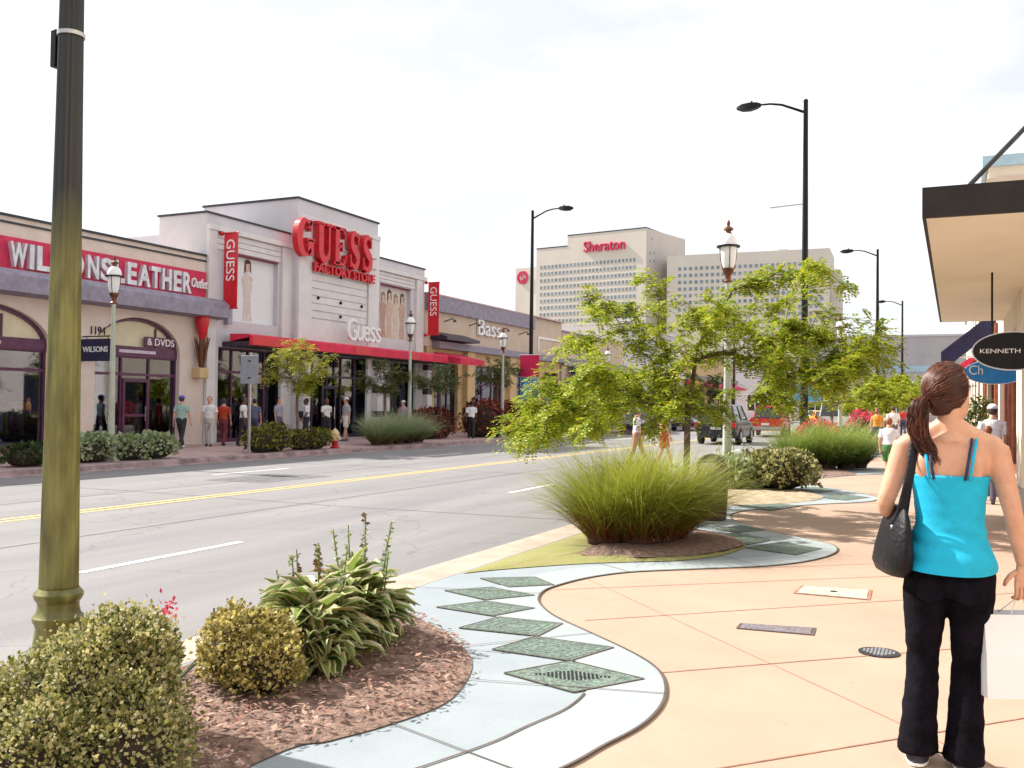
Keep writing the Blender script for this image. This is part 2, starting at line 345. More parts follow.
mb = MB(); mb.loft([[(x,y,z) for x,z in prof] for y in (-60,330)]); tag(mb.build('kerb', pm('far_kerb', (.33,.24,.24), .85, var=.25, scale=3), smooth=None), kind='structure')
sheet('sidewalk', rect(KIN,-60,9,330), 0, M['pink'])
sheet('sidewalk', rect(-30,-60,FK-.32,330), 0, pm('far_pavement', (.46,.32,.30), .8, var=.1, scale=1.2))
def ground_strip(mb, pts, w, z):
    pts = [np.array(p[:2]) for p in pts]; L = []; R = []
    for i, p in enumerate(pts):
        d = pts[min(i+1,len(pts)-1)]-pts[max(i-1,0)]; d = d/np.linalg.norm(d); n = np.array([-d[1],d[0]]); L.append(p+n*w/2); R.append(p-n*w/2)
    v = [(*p,z) for p in L]+[(*p,z) for p in R]; n = len(pts); mb.add(v, [(i,i+n,i+n+1,i+1) for i in range(n-1)])
def line_px(mb, a, b, w, z): ground_strip(mb, [gz(*a, z), gz(*b, z)], w, z)
# painted lines
mw = MB()
for y0 in (-11.6, -2.2, 6.6, 16.4, 26, 35.6, 45, 54.5, 64, 73, 82): ground_strip(mw, [(-7.67,y0),(-7.72,y0+2.35)], .11, -.126)
for y0 in (-20,-11,-1.8,7.4,16.7,26,35.4,45,55,65,75): ground_strip(mw, [(-15.25,y0),(-15.25,y0+2.7)], .11, -.126)
ground_strip(mw, [(-12.3,4.5),(-12.3,8.6)], .11, -.126)
tag(mw.build('lane_marking', M['white_paint'], smooth=None), kind='structure')
my = MB()
for x in (-11.72,-11.95): ground_strip(my, [(x,-60),(x,200)], .10, -.126)
tag(my.build('centre_line', M['yellow_paint'], smooth=None), kind='structure')
for P_ in ([(-14.4,15.5),(-12.9,15.6),(-12.8,17.9),(-14.5,17.8)],[(-9.2,24),(-8.1,24),(-8.1,29),(-9.2,29.1)]): sheet('road_patch', P_, -.1285, pm('patch_asphalt', (.13,.13,.14), .85, var=.2, scale=5, bump=.3, bscale=60))
# gutter seam and road repair seams
mj = MB()
for x0, pts in ((0, [(-9.7,-20),(-9.66,0),(-9.72,14),(-9.68,40),(-9.7,90)]), (1, [(-13.6,-20),(-13.64,10),(-13.6,40),(-13.65,90)])): ground_strip(mj, pts, .03, -.1275)
for y in (3.5,12.7,21,31,44): ground_strip(mj, [(-18.4,y),(-14,y+.25),(-9,y+.1),(-4.95,y+.3)], .025, -.1275)
tag(mj.build('road_seam', pm('road_seam', (.10,.10,.105), .9, var=.2), smooth=None), kind='structure')

# ------------------------------------------------------------------ the wavy band
def crom(P, n=8):
    P = [np.array(p[:2]) for p in P]; out = []
    Q = [2*P[0]-P[1]]+P+[2*P[-1]-P[-2]]
    for i in range(1, len(Q)-2):
        for k in range(n):
            t = k/n; a,b,c,d = Q[i-1:i+3]
            out.append(.5*((2*b)+(-a+c)*t+(2*a-5*b+4*c-d)*t*t+(-a+3*b-3*c+d)*t**3))
    out.append(P[-1]); return out
inner_px = [(573,765.6),(599,749.5),(638,730),(659,711),(666,695),(663.6,678.6),(654,667),(631,653),(589.5,633.5),(554,617),(541,606),(538,599.6),(543,592),(555.6,586.7),(586,578.7),(625,573),(670,570.6),(710,569),(760,567),(800,563),(829,556.5),(838,550),(830,544.5),(805,539),(766,531),(738,522.5),(730.5,517.5),(736,513),(766,508.5),(820,504.6),(862.6,502.5),(877.6,500),(873,496.5),(841,489.5),(809,485.3),(800,482.4),(806,480)]
I0 = [gz(*p)[:2] for p in inner_px]
pre = [(-3.0,.3),(-2.72,1.1),(-2.36,1.9),(-1.98,2.65),(-1.68,3.3)]
last = I0[-1]; post = []
y = last[1]+2; k = 0
while y < 120:                                             # the wave goes on down the street
    post.append((-2.55+1.25*math.sin((y-last[1])/9.5*2*PI-1.0)*(1 if y<90 else .6), y)); y += .9
INN = crom([np.array(p) for p in pre]+I0+[np.array(p) for p in post], 6)
def resample(P, st):
    P = np.array(P); d = np.r_[0, np.cumsum(np.linalg.norm(np.diff(P, axis=0), axis=1))]; s = np.arange(0, d[-1], st); Q = np.stack([np.interp(s, d, P[:,0]), np.interp(s, d, P[:,1])], 1)
    for _ in range(3): Q[1:-1] = (Q[:-2]+2*Q[1:-1]+Q[2:])/4
    return list(Q)
INN = resample(INN, .07)
mb = MB(); n = len(INN)
vs = [(p[0],p[1],.004) for p in INN]+[(KIN-.002,p[1],.004) for p in INN]
# build as one n-gon so that overhanging lobes stay correct
poly = [(p[0],p[1],.004) for p in INN]+[(KIN,INN[-1][1],.004),(KIN,INN[0][1],.004)]
mb.add(poly, [tuple(range(len(poly)))]); path = tag(mb.build('path', M['band'], smooth=None), kind='structure')
# pale inner border and the expansion joints
def offset(P, d):
    out = []
    for i, p in enumerate(P):
        t = P[min(i+1,len(P)-1)]-P[max(i-1,0)]; t = t/np.linalg.norm(t); out.append(p+np.array([-t[1],t[0]])*d)
    return out
i1 = next(i for i,p in enumerate(INN) if p[1] > 60)
SEG = INN[:i1]; W2 = .42; OFF = offset(SEG, W2)
mb = MB(); nn = len(SEG); mb.add([(*p,.008) for p in SEG]+[(*p,.008) for p in OFF], [(i,i+1,nn+i+1,nn+i) for i in range(nn-1)])
mb.build('pale_border', M['band_light'], path, smooth=None)
mj = MB(); ground_strip(mj, SEG, .016, .013)
_q = gz(573,694)[:2]; k5 = min(range(110), key=lambda i: np.linalg.norm(OFF[i]-_q))+1; ground_strip(mj, OFF[:k5], .014, .0135)
for i in range(12, nn-6, 20): ground_strip(mj, [SEG[i], SEG[i]+(OFF[i]-SEG[i])*2.6], .008, .013)
mj.build('joint', M['joint'], path, smooth=None)
mr = MB()
for a, b in (((585,620.6),(905,600)),((905,600),(1100,588)),((660,673),(905,653)),((905,653),(1100,637)),((560,795),(910,737)),((910,737),(1100,706)),((553,590),(900,576)),((640,572),(900,563))):
    ground_strip(mr, [gz(*a), gz(*b)], .011, .003)
for y in np.arange(17, 60, 2.1): ground_strip(mr, [(-2.6,y-1.4),(.7,y+1.2)], .012, .003)
mr2 = MB(); 
for a, b in (((585,578),(1000,770)),): ground_strip(mr2, [gz(*a), gz(*b)], .008, .003)
tag(mr.build('pavement_joint', M['joint_red'], smooth=None), kind='structure'); tag(mr2.build('pavement_joint', cm((.42,.25,.17)), smooth=None), kind='structure')
# diamond insets with their fine grooves
dia = [[(504,674.7),(573,694),(644,680.5),(570,662.5)],[(492,651),(570,662.5),(613.6,649),(534.7,638)],[(459,629.3),(538,637.6),(562.7,624.8),(499,618.3)],
       [(436.4,608.3),(493,617.3),(534.7,609.3),(486,602.2)],[(444.5,591.6),(486,601.2),(534.7,596.4),(491,588.3)],[(480,579.3),(509,588.3),(554,586),(534.7,578)],
       [(690,540),(735,548),(770,541),(735,533.5)],[(745,548.5),(795,556),(822,549.5),(780,543)],[(716,530),(737,533.4),(765,531),(742,526)],[(735,506),(770,511),(800,506.5),(768,503)],
       [(815,497),(845,501),(870,498),(842,494.5)],[(790,489),(822,493),(842,490.5),(815,487.5)]]
for k, D in enumerate(dia):
    P = [gz(*p)[:2] for p in D]
    if k < 6: c = sum(P)/4
    else: c = sum(P)/4
    mb = MB(); mb.add([(*p,.011) for p in P]+[(*p,.005) for p in P], [(3,2,1,0)]+[(i,(i+1)%4,4+(i+1)%4,4+i) for i in range(4)])
    ins = mb.build('inset', M['inset'], path, smooth=None); mg = MB()
    a, b_ = P[2]-P[0], P[3]-P[1]
    if k == 0:
        for s in np.linspace(-.42,.42,19):
            h = (.16-.13*abs(s)/.42) if abs(s) < .3 else .03
            if k==0: mg.add([(*(c+a*(s*.62-.008)+b_*h),  .0125),(*(c+a*(s*.62+.008)+b_*h),  .0125),(*(c+a*(s*.62+.008)-b_*h),  .0125),(*(c+a*(s*.62-.008)-b_*h),  .0125)], [(0,1,2,3)])
        mg.build('drain_slot', M['black'], ins, smooth=None)
    else:
        for q in (.28,.5,.72,.88):
            ring = [c+(p-c)*q for p in P]
            for i in range(4): ground_strip(mg, [ring[i], ring[(i+1)%4]], .008,   .0125)
        mg.build('groove', cm((.12,.17,.14)), ins, smooth=None)
    mo = MB()
    for i in range(4): ground_strip(mo, [P[i], P[(i+1)%4]], .012, .0130)
    mo.build('edge_joint', M['joint'], ins, smooth=None)
# planting beds: mounded mulch with a ragged litter of chips
def bed(px, name, mat, h=.05, world=None, chips=True, sub=None):
    P = world if world is not None else crom([gz(*p)[:2] for p in px]+[gz(*px[0])[:2]], 5)[:-1]
    P = [np.array(p) for p in P]
    bm_c = np.mean(P, 0); mb = MB(); rings = []
    qs = [1,.97,.9,.8,.68,.55,.4,.25,.1]
    for q in qs:
        R = []
        for p in P:
            x, y = bm_c+(p-bm_c)*q; z = .011+h*min(1,(1-q)*5)*(.75+.5*noise.noise(Vector((x*2.3,y*2.3,0))))+(.02*noise.noise(Vector((x*9,y*9,3))) if q < .95 else 0)
            R.append((x,y,max(.011,z)))
        rings.append(R)
    mb.loft(rings, cap=False); mb.add([*rings[-1]], [tuple(range(len(P)))])
    return tag(mb.build(name, mat, smooth=180), kind='structure'), P, bm_c
mulch_px = [(401,604),(405,612),(412,616),(444,633),(467,653),(472,669),(460.6,691),(438,709),(380,729.5),(330,743),(255,766)]
B1w = [gz(*p)[:2] for p in mulch_px]+[np.array(p) for p in ((-2.62,1.2),(-3.0,.3),(-3.4,-.3),(-4.06,-.3),(-4.06,2.5),(-4.06,4.5),(-4.06,6.2))]
B1, P1, c1 = bed(None, 'mulch_bed', M['mulch'], .03, crom(B1w+[B1w[0]], 5)[:-1])
g2_px = [(462,574.5),(500,570.5),(576,565),(642,562.5),(678,561.5),(716,557.5),(740,550.5),(746,545.5),(730,537),(698,530),(690,523),(692,519)]
B2w = [gz(*p)[:2] for p in g2_px]+[np.array((-4.07,12.6)),np.array((-4.07,10.5)),np.array((-4.07,8.6))]
B2, P2, c2 = bed(None, 'grass_verge', M['lawn'], .025, crom(B2w+[B2w[0]], 4)[:-1])
mp = [(575,557),(600,559.5),(650,560),(700,557),(738,549.5),(743,545.5),(728,538),(700,532),(660,531),(600,545)]
P_ = crom([gz(*p)[:2] for p in mp]+[gz(*mp[0])[:2]], 5)[:-1]
mbm = MB(); cc_ = np.mean(P_, 0); rr = [[(*(cc_+(p-cc_)*q), .03+.05*min(1,(1-q)*4)*(.8+.5*noise.noise(Vector((p[0]*3*q,p[1]*3*q,0))))) for p in P_] for q in (1,.93,.8,.6,.4,.2)]
mbm.loft(rr, cap=False); mbm.add(rr[-1], [tuple(range(len(P_)))]); tag(mbm.build('mulch_bed', M['mulch'], smooth=180), kind='structure')
g3 = [(712,507.5),(750,505.3),(800,502.8),(824,497.3),(800,490.6),(792,486),(797,481.5),(776,481),(728,487)]
B3w = [gz(*p)[:2] for p in g3]+[np.array((-4.0,19.5)),np.array((-4.0,16.6))]
B3, P3, c3_ = bed(None, 'sandy_bed', M['soil'], .03, crom(B3w+[B3w[0]], 4)[:-1])
g4 = [(800,477.6),(830,477),(857,474.3),(832,468.5),(824,465)]
B4w = [gz(*p)[:2] for p in g4]+[np.array((-4.0,28.5)),np.array((-4.0,23.2))]
B4, P4, c4_ = bed(None, 'mulch_bed', M['mulch'], .03, crom(B4w+[B4w[0]], 4)[:-1])
for y0 in (31.5, 41, 50.5, 60, 69.5):
    w = [np.array(p) for p in ((-4.0,y0-3),(-3.4,y0-2.6),(-2.5,y0-.8),(-2.4,y0+.6),(-3.3,y0+2.4),(-4.0,y0+2.8))]
    bed(None, 'mulch_bed', M['mulch'], .03, crom(w+[w[0]], 3)[:-1], chips=False)
# chips and fallen leaves on the near mulch: uncountable litter
def inside(p, P):
    x, y = p; c = False; j = len(P)-1
    for i in range(len(P)):
        if (P[i][1] > y) != (P[j][1] > y) and x < (P[j][0]-P[i][0])*(y-P[i][1])/(P[j][1]-P[i][1])+P[i][0]: c = not c
        j = i
    return c
mb = MB(); cnt = 0
xs = np.array(P1)
while cnt < 5200:
    p = (rng.uniform(-4.0,-2.1), rng.uniform(1.2,7.4))
    if not inside(p, P1): continue
    cnt += 1; a = rng.uniform(0,6.3); l = rng.uniform(.008,.03); w = l*rng.uniform(.25,.6); t = rng.uniform(-.5,.5)
    z = .052+rng.uniform(0,.015); dx, dy = math.cos(a)*l, math.sin(a)*l; ex, ey = -math.sin(a)*w, math.cos(a)*w
    mb.add([(p[0]+dx,p[1]+dy,z+t*l),(p[0]+ex,p[1]+ey,z+.004),(p[0]-dx,p[1]-dy,z-t*l*.4),(p[0]-ex,p[1]-ey,z+.002)], [(0,1,2,3)])
tag(mb.build('bark_litter', leafmat('bark_litter', [(.10,.05,.045),(.17,.09,.075),(.25,.14,.11),(.33,.2,.15),(.42,.30,.24),(.28,.11,.08)], .9, 0), smooth=None), 'loose bark chips and dry leaves littering the mulch', 'bark litter', kind='stuff')
# covers in the pavement
def cover(name, px, mats, label, cat, z=.008):
    P = [gz(*p)[:2] for p in px]; c = sum(P)/len(P)
    t = thing(name, label, cat, (c[0],c[1],0))
    mb = MB(); mb.add([(*(c+(p-c)*1.06),z-.003) for p in P], [tuple(range(len(P)))]); mb.build('frame', mats[1], t, smooth=None)
    mb = MB(); n = len(P); mb.add([(*(c+(p-c)*.96),z) for p in P]+[(*(c+(p-c)*.96),z-.004) for p in P], [tuple(range(n))]+[(i,(i+1)%n,n+(i+1)%n,n+i) for i in range(n)]); mb.build('lid', mats[0], t, smooth=None); return t, P, c
t, P, c = cover('utility_cover', [(795,593.5),(803,586.5),(870,590.5),(868,600)], (pm('pale_cover',(.47,.43,.35),.8,var=.15,scale=9), M['joint_red']), 'pale rectangular utility cover with a central keyhole set in the pink pavement', 'utility cover')
mb = MB(); mb.lathe([(.03,0),(.03,.003)], (c[0],c[1],.008), 10); mb.build('keyhole', M['black'], t)
t, P, c = cover('utility_cover', [(738,629),(742,624),(814,628.5),(812,635.5)], (pm('slate_cover',(.20,.17,.19),.7,var=.3,scale=60,bump=.5,bscale=90), M['joint']), 'dark grey rectangular grate cover set in the pink pavement', 'utility cover')
cc = gz(879,653)[:2]; t = thing('drain_cover', 'small round perforated metal drain cover on a pavement joint', 'drain cover', (cc[0],cc[1],0))
mb = MB(); mb.lathe([(.125,0),(.125,.006),(.11,.008)], (cc[0],cc[1],.002), 24); mb.build('rim', M['dark_metal'], t)
mb = MB()
for i in range(-4,5):
    for j in range(-4,5):
        if i*i+j*j < 18: mb.lathe([(.009,0),(.009,.002)], (cc[0]+i*.022, cc[1]+j*.022, .0103), 6)
mb.build('grate_hole', cm((.25,.25,.27)), t)

# ================================================================== BUILDINGS ON THE FAR SIDE
def wall_x(mb, X, th, y0, y1, z0, z1, ops, m=None):
    """wall in the plane x=X (outer face), thickness th towards -X, with rectangular openings (ya,yb,za,zb)"""
    ys = sorted({y0,y1,*[o[0] for o in ops],*[o[1] for o in ops]}); zs = sorted({z0,z1,*[o[2] for o in ops],*[o[3] for o in ops]})
    for a, b in zip(ys, ys[1:]):
        # merge vertical runs
        run = None
        for c, d in zip(zs, zs[1:]):
            mid = ((a+b)/2, (c+d)/2); hole = any(o[0] < mid[0] < o[1] and o[2] < mid[1] < o[3] for o in ops)
            if not hole: run = (run[0], d) if run else (c, d)
            if hole and run: mb.box((X-th,a,run[0]),(X,b,run[1]), m); run = None
        if run: mb.box((X-th,a,run[0]),(X,b,run[1]), m)
def storefront(root, X, ya, yb, z0, z1, nmul=3, zt=None, fr=None, door=None, rec=.25):
    """framed shop window: frame, pane, optional door with its own handle"""
    fr = fr or M['frame']; x = X-rec; mb = MB(); w = .07
    mb.box((x-.05,ya,z0),(x+.05,yb,z0+.14)); mb.box((x-.05,ya,z1-w),(x+.05,yb,z1))
    for k in range(nmul+1):
        y = ya+(yb-ya-w)*k/nmul; mb.box((x-.052,y,z0),(x+.052,y+w,z1-.002))
    if zt: mb.box((x-.051,ya,zt),(x+.051,yb,zt+.09))
    f = mb.build('window_frame', fr, root, smooth=None)
    g = MB(); g.box((x-.012,ya+.02,z0+.1),(x,yb-.02,z1-.03)); g.build('pane', M['glass'], f, smooth=None)
    if door:
        d = MB(); y0, y1 = door
        for a, b in ((y0,y0+.09),(y1-.09,y1)): d.box((x+.0525,a,z0+.02),(x+.10,b,2.25))
        for a, b in ((z0+.02,z0+.25),(2.14,2.25),(1.0,1.08)): d.box((x+.054,y0+.09,a),(x+.098,y1-.09,b))
        dd = d.build('door', fr, root, smooth=None); h = MB(); h.tube([(x+.13,y1-.16,.85),(x+.13,y1-.16,1.35)], .018); h.build('handle', M['chrome'], dd)
    return f
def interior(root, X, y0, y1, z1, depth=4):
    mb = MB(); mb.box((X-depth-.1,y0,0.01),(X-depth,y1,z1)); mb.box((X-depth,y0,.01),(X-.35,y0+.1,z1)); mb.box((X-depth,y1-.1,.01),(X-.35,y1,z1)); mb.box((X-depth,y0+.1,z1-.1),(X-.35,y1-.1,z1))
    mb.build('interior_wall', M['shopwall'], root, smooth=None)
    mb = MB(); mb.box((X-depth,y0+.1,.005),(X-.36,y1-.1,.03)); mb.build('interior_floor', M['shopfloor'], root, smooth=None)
F_ = FW
# ---- leather shop (left end) : Y 2 .. 26.3
wz = 6.75; y0, y1 = 2.0, 26.28
ws = thing('shop_building', 'beige leather shop with red sign band and arched windows, leftmost of the row', 'building', (F_, 14, 0), 'shops across the street')
arches = [(2.9,7.1),(9.4,13.4),(15.2,19.85),(21.5,25.1)]
mb = MB(); wall_x(mb, F_, .35, y0, y1, 0, wz, [(a,b,.02,4.28) for a,b in arches])
# arch heads
for a, b in arches:
    zs = 3.15; H = 4.28-zs; c = (a+b)/2; hw = (b-a)/2
    pts = [(c+hw*math.cos(t), zs+H*math.sin(t)) for t in np.linspace(0, PI, 25)]
    for i in range(24):
        p, q = pts[i], pts[i+1]
        mb.prism([(p[0],p[1]),(p[0],4.28),(q[0],4.28),(q[0],q[1])][::-1], 'x', F_-.35, F_)
mb.box((F_-16,y0,0),(F_-15.7,y1,wz)); mb.box((F_-15.7,y0,0),(F_-.35,y0+.3,wz)); mb.box((F_-15.7,y1-.25,0),(F_-.35,y1,wz-.002)); mb.box((F_-15.7,y0+.3,wz-.6),(F_-.35,y1-.25,wz-.3))
mb.build('wall', M['wilson_wall'], ws, smooth=None)
mb = MB(); mb.box((F_-.4,y0-.05,wz),(F_+.06,y1,wz+.07)); mb.box((F_-.003,y0,wz-.2),(F_+.04,y1,wz-.14)); mb.build('coping', M['coping'], ws, smooth=None)
mb = MB(); mb.box((F_-.003,y0,2.9),(F_+.012,y1,4.62)) if False else None
sb = MB(); sb.box((F_+.0,y0,5.22),(F_+.10,26.2,6.16)); sband = sb.build('sign_band', M['red_band'], ws, smooth=None)
sb = MB(); sb.prism([(F_+.002,4.50),(F_+.62,4.56),(F_+.62,5.02),(F_+.35,5.218),(F_+.002,5.218)], 'y', y0, 26.9)
sb.build('ledge', M['ledge'], ws, smooth=None)
# sign letters: W I L S O N S  L E A T H E R, each letter block heavy
lw = MB(); zc = 5.66
def let(s, a, b, c=None, h=.72, dz=0):
    text_mb(s, (F_+.17, (a+b)/2, zc+dz), b-a, h, .14, 'x', lw, bold=.035)
YY = lambda px, X=F_: gx(px, 290, X)[1]
pos = dict(W=(4,22),I=(23.5,29),L=(31,46),S=(47,60),O=(62,79),N=(82,94),S2=(95,107),L2=(109,120),E=(122,132),A=(133,146),T=(146,156),H=(157,167),E2=(168.5,177),R=(178,187))
for k, (a, b) in pos.items(): let(k[0], YY(a)+.0, YY(b)-.03)
lw.build('lettering', M['silver'], sband, smooth=20)
lo = MB(); text_mb('Outlet', (F_+.15, (YY(188)+YY(204))/2, 5.72), YY(204)-YY(188), .34, .08, 'x', lo, shear=.25); lo.build('lettering', M['white'], sband, smooth=20)
for k, (a, b) in enumerate(arches):
    c = (a+b)/2; hw = (b-a)/2; x = F_-.22
    f = storefront(ws, F_, a, b, .02, 3.0, 3, 2.35, door=(c-.55, c+.55) if k in (1,3) else None, rec=.22)
    mb = MB()   # arched fanlight
    pts = [(c+(hw)*math.cos(t), 3.13+1.13*math.sin(t)) for t in np.linspace(0, PI, 25)]; pin = [(c+(hw-.1)*math.cos(t), 3.13+1.04*math.sin(t)) for t in np.linspace(0, PI, 25)]
    for i in range(24): mb.prism([pts[i],pts[i+1],pin[i+1],pin[i]][::-1], 'x', x-.05, x+.07)
    mb.box((x-.05,a,2.98),(x+.09,b,3.32)); mb.box((x-.04,c-.9,3.3),(x+.04,c-.84,3.98)); mb.box((x-.04,c+.84,3.3),(x+.04,c+.9,3.98))
    fl = mb.build('fanlight_frame', M['frame'], ws, smooth=None)
    mb = MB(); pp = [(c+(hw-.02)*math.cos(t), 3.13+1.12*math.sin(t)) for t in np.linspace(.12, PI-.12, 20)]; mb.prism(pp[::-1], 'x', x-.03, x-.015); mb.build('blind', M['blind'], fl, smooth=None)
    mb = MB(); mb.box((x+.09,c-.75,3.10),(x+.115,c+.8,3.20)); mb.build('sill_strip', cm((.6,.5,.62)), fl, smooth=None)
t_ = MB(); ta, tb = YY(92), YY(105); text_mb('1194', (F_+.03, (ta+tb)/2, 3.72), .55, .26, .02, 'x', t_); t_.build('house_number', M['black'], ws, smooth=None)
mb = MB(); mb.box((F_-.12,23.6,3.35),(F_-.09,25.0,3.68)); dv = mb.build('window_sign', M['frame'], ws, smooth=None)
mb = MB(); text_mb('& DVDS', (F_-.08,24.3,3.52), 1.2, .24, .02, 'x', mb); mb.build('lettering', M['white'], dv, smooth=None)
mb = MB(); pw = gx(205,297,F_)[1]
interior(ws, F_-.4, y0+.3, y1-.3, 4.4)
# WILSONS blade sign
p = gx(96,350,-23.9); bs = thing('blade_sign', 'dark navy blade sign reading WILSONS beside the arched doorway', 'sign', (p[0],p[1],p[2]))
mb = MB(); mb.box((p[0]-.6,p[1]-.05,p[2]-.34),(p[0]+.68,p[1]+.05,p[2]+.34)); mb.build('panel', M['navy'], bs, smooth=None)
mb = MB(); text_mb('WILSONS', (p[0]+.03,p[1]-.06,p[2]+.02), 1.05, .17, .02, '-y', mb); mb.build('lettering', M['white'], bs, smooth=None)
mb = MB(); mb.tube([(F_+.02,p[1],p[2]+.42),(p[0]+.7,p[1],p[2]+.42)], .02); mb.tube([(p[0]-.4,p[1],p[2]+.34),(p[0]-.4,p[1],p[2]+.43)], .012); mb.tube([(p[0]+.5,p[1],p[2]+.34),(p[0]+.5,p[1],p[2]+.42)], .012); mb.build('bracket', M['black'], bs)
# torch sconce on the pier between the shops
p = gx(202,345,F_+.25); X_=p[0]; Y_=p[1]; tc_ = thing('wall_torch', 'red tapering torch ornament with bronze prongs on the pier beside the leather shop', 'wall ornament', (X_,Y_,2.4))
mb = MB(); mb.lathe([(.10,3.72),(.17,4.0),(.24,4.3),(.25,4.5),(.22,4.62),(.16,4.68)], (X_,Y_,0), 12); mb.build('flame_shade', M['red'], tc_)
mb = MB()
for k in range(6):
    a = k*PI/3; mb.tube([(X_+.07*math.cos(a),Y_+.07*math.sin(a),2.75),(X_+.16*math.cos(a),Y_+.16*math.sin(a),3.3),(X_+.27*math.cos(a),Y_+.27*math.sin(a),3.8)], [.035,.04,.02], 6)
mb.lathe([(.05,2.7),(.09,2.75),(.12,3.2),(.10,3.72)], (X_,Y_,0), 10); mb.build('prong', M['bronze'], tc_)
mb = MB(); mb.box((F_,Y_-.22,2.35),(X_+.14,Y_+.22,2.72)); mb.build('bracket_block', M['ochre'], tc_, bevel=.03)

# ---- big grey fashion store : Y 26.3 .. 41.8, tower 31.05 .. 36.95
gs = thing('store_building', 'grey panelled fashion store with raised centre, red GUESS lettering and a red awning', 'building', (F_, 34, 0), 'shops across the street')
ga, gb, ta, tb = 26.3, 41.85, 31.05, 36.95; GZ, TZ = 8.35, 9.8; XT = F_+.35
mb = MB()
gops = [(27.0,30.8,.02,3.55),(31.4,36.6,.02,3.55),(37.3,41.2,.02,3.55)]
wall_x(mb, F_, .35, ga, ta, 0, GZ, [gops[0], (27.6,30.3,4.55,7.1)]); wall_x(mb, F_, .35, tb, gb, 0, GZ, [gops[2], (37.5,40.5,4.6,7.2)])
wall_x(mb, XT, .70, ta, tb, 0, TZ, [gops[1]])
mb.box((F_-4.6,ta,GZ-.5),(F_-.35,ta+.25,TZ-.003)); mb.box((F_-4.6,tb-.25,GZ-.5),(F_-.35,tb,TZ-.003)); mb.box((F_-4.6,ta+.25,TZ-.6),(F_-.35,tb-.25,TZ-.3))
mb.box((F_-2.3,ga,0),(F_-.35,ga+.25,GZ-.003)); mb.box((F_-14,ga+.25,GZ-1),(F_-.35,ta,GZ-.6)); mb.box((F_-14,tb,GZ-1),(F_-.35,gb-.25,GZ-.6)); mb.box((F_-14,gb-.25,0),(F_-.35,gb,GZ-.003)); mb.box((F_-14,ga,0),(F_-2.3,ga+.24,GZ-1.02))
mb.build('wall', M['guess_wall'], gs, smooth=None)
mb = MB(); c_ = .06
mb.box((F_-2.35,ga-c_,GZ),(F_+.05,ta,GZ+.07)); mb.box((F_-.4,tb,GZ),(F_+.05,gb+.04,GZ+.07)); mb.box((F_-4.65,ta-c_,TZ),(XT+.06,tb+c_,TZ+.08)); mb.build('coping', M['coping'], gs, smooth=None)
mb = MB()  # frames, pilasters and reveals of the panels
for a, b in ((ga,ga+.42),(30.45,ta-.002)): mb.box((F_,a,0),(F_+.13,b,7.75))
for a, b in ((tb+.002,tb+.4),(40.9,41.5)): mb.box((F_,a,0),(F_+.13,b,7.75))
mb.box((F_,ga,7.76),(F_+.17,ta-.002,7.95)); mb.box((F_,tb+.002,7.76),(F_+.17,gb,7.95))
for a, b in ((ta,ta+.85),(tb-.85,tb)): mb.box((XT,a,0),(XT+.12,b,9.0))
mb.box((XT,ta,9.005),(XT+.16,tb,9.2)); mb.box((XT,ta+.85,7.25),(XT+.07,tb-.85,9.0))
mb.box((XT,ta+.85,3.9),(XT+.06,tb-.85,5.0))
each(mb, 'pilaster', M['guess_trim'], gs)
mb = MB()
for k in range(7): mb.box((XT,ta+.9,5.06+k*.31),(XT+.05,tb-.9,5.06+k*.31+.27))
for k in range(3): mb.box((F_+.002,ga+.5,7.12+k*.21),(F_+.05,30.4,7.12+k*.21+.18)); mb.box((F_+.002,tb+.45,7.25+k*.17),(F_+.05,40.85,7.25+k*.17+.14))
each(mb, 'siding_board', M['guess_trim'], gs)
mb = MB()
for y, z in ((32.6,5.9),(34,5.8),(35.6,5.8),(34,6.9),(34,5.2)): mb.lathe([(.07,0),(.07,.07),(.03,.09)], (0,0,0), 8); 
mb = MB()
for y, z in ((32.4,5.9),(34,5.85),(35.6,5.85),(34,6.95),(34,5.25)): mb.ball((XT+.08,y,z), .07, 8, 6)
each(mb, 'floodlight', M['black'], gs, smooth=60)
# GUESS letters (serif, drawn stroke by stroke) on stand-off rails
pa, pb = gx(295,262,XT+.35), gx(373,262,XT+.35); Wd = pb[1]-pa[1]; 
mb = MB(); x0 = pa[1]; lws = [1.08,.95,.90,.80,.84]; tot = sum(lws); k0 = Wd/tot; zb = 7.38; hh = 1.62
for ch, lw_ in zip('GUESS', lws):
    strokes_mb(glyph(ch), (XT+.20, x0, zb+ (0 if ch!='G' else -.0)), k0*lw_*1.02, hh, .26, mb); x0 += k0*lw_
gl = mb.build('lettering', M['red'], gs, smooth=None)
mb = MB(); mb.box((XT+.12,31.9,6.98),(XT+.20,36.3,7.30)); bar = mb.build('sub_sign_band', M['red_dk'], gs, smooth=None)
mb = MB(); text_mb('FACTORY STORE', (XT+.25,34.1,7.14), 4.5, .40, .1, 'x', mb, bold=.03); mb.build('lettering', M['red'], bar, smooth=None)
mb = MB(); mb.box((XT+.12,31.9,9.0-.9),(XT+.19,36.6,8.14)); mb.box((XT+.12,31.9,7.62),(XT+.19,36.6,7.66)); each(mb, 'letter_rail', cm((.45,.4,.45)), gs)
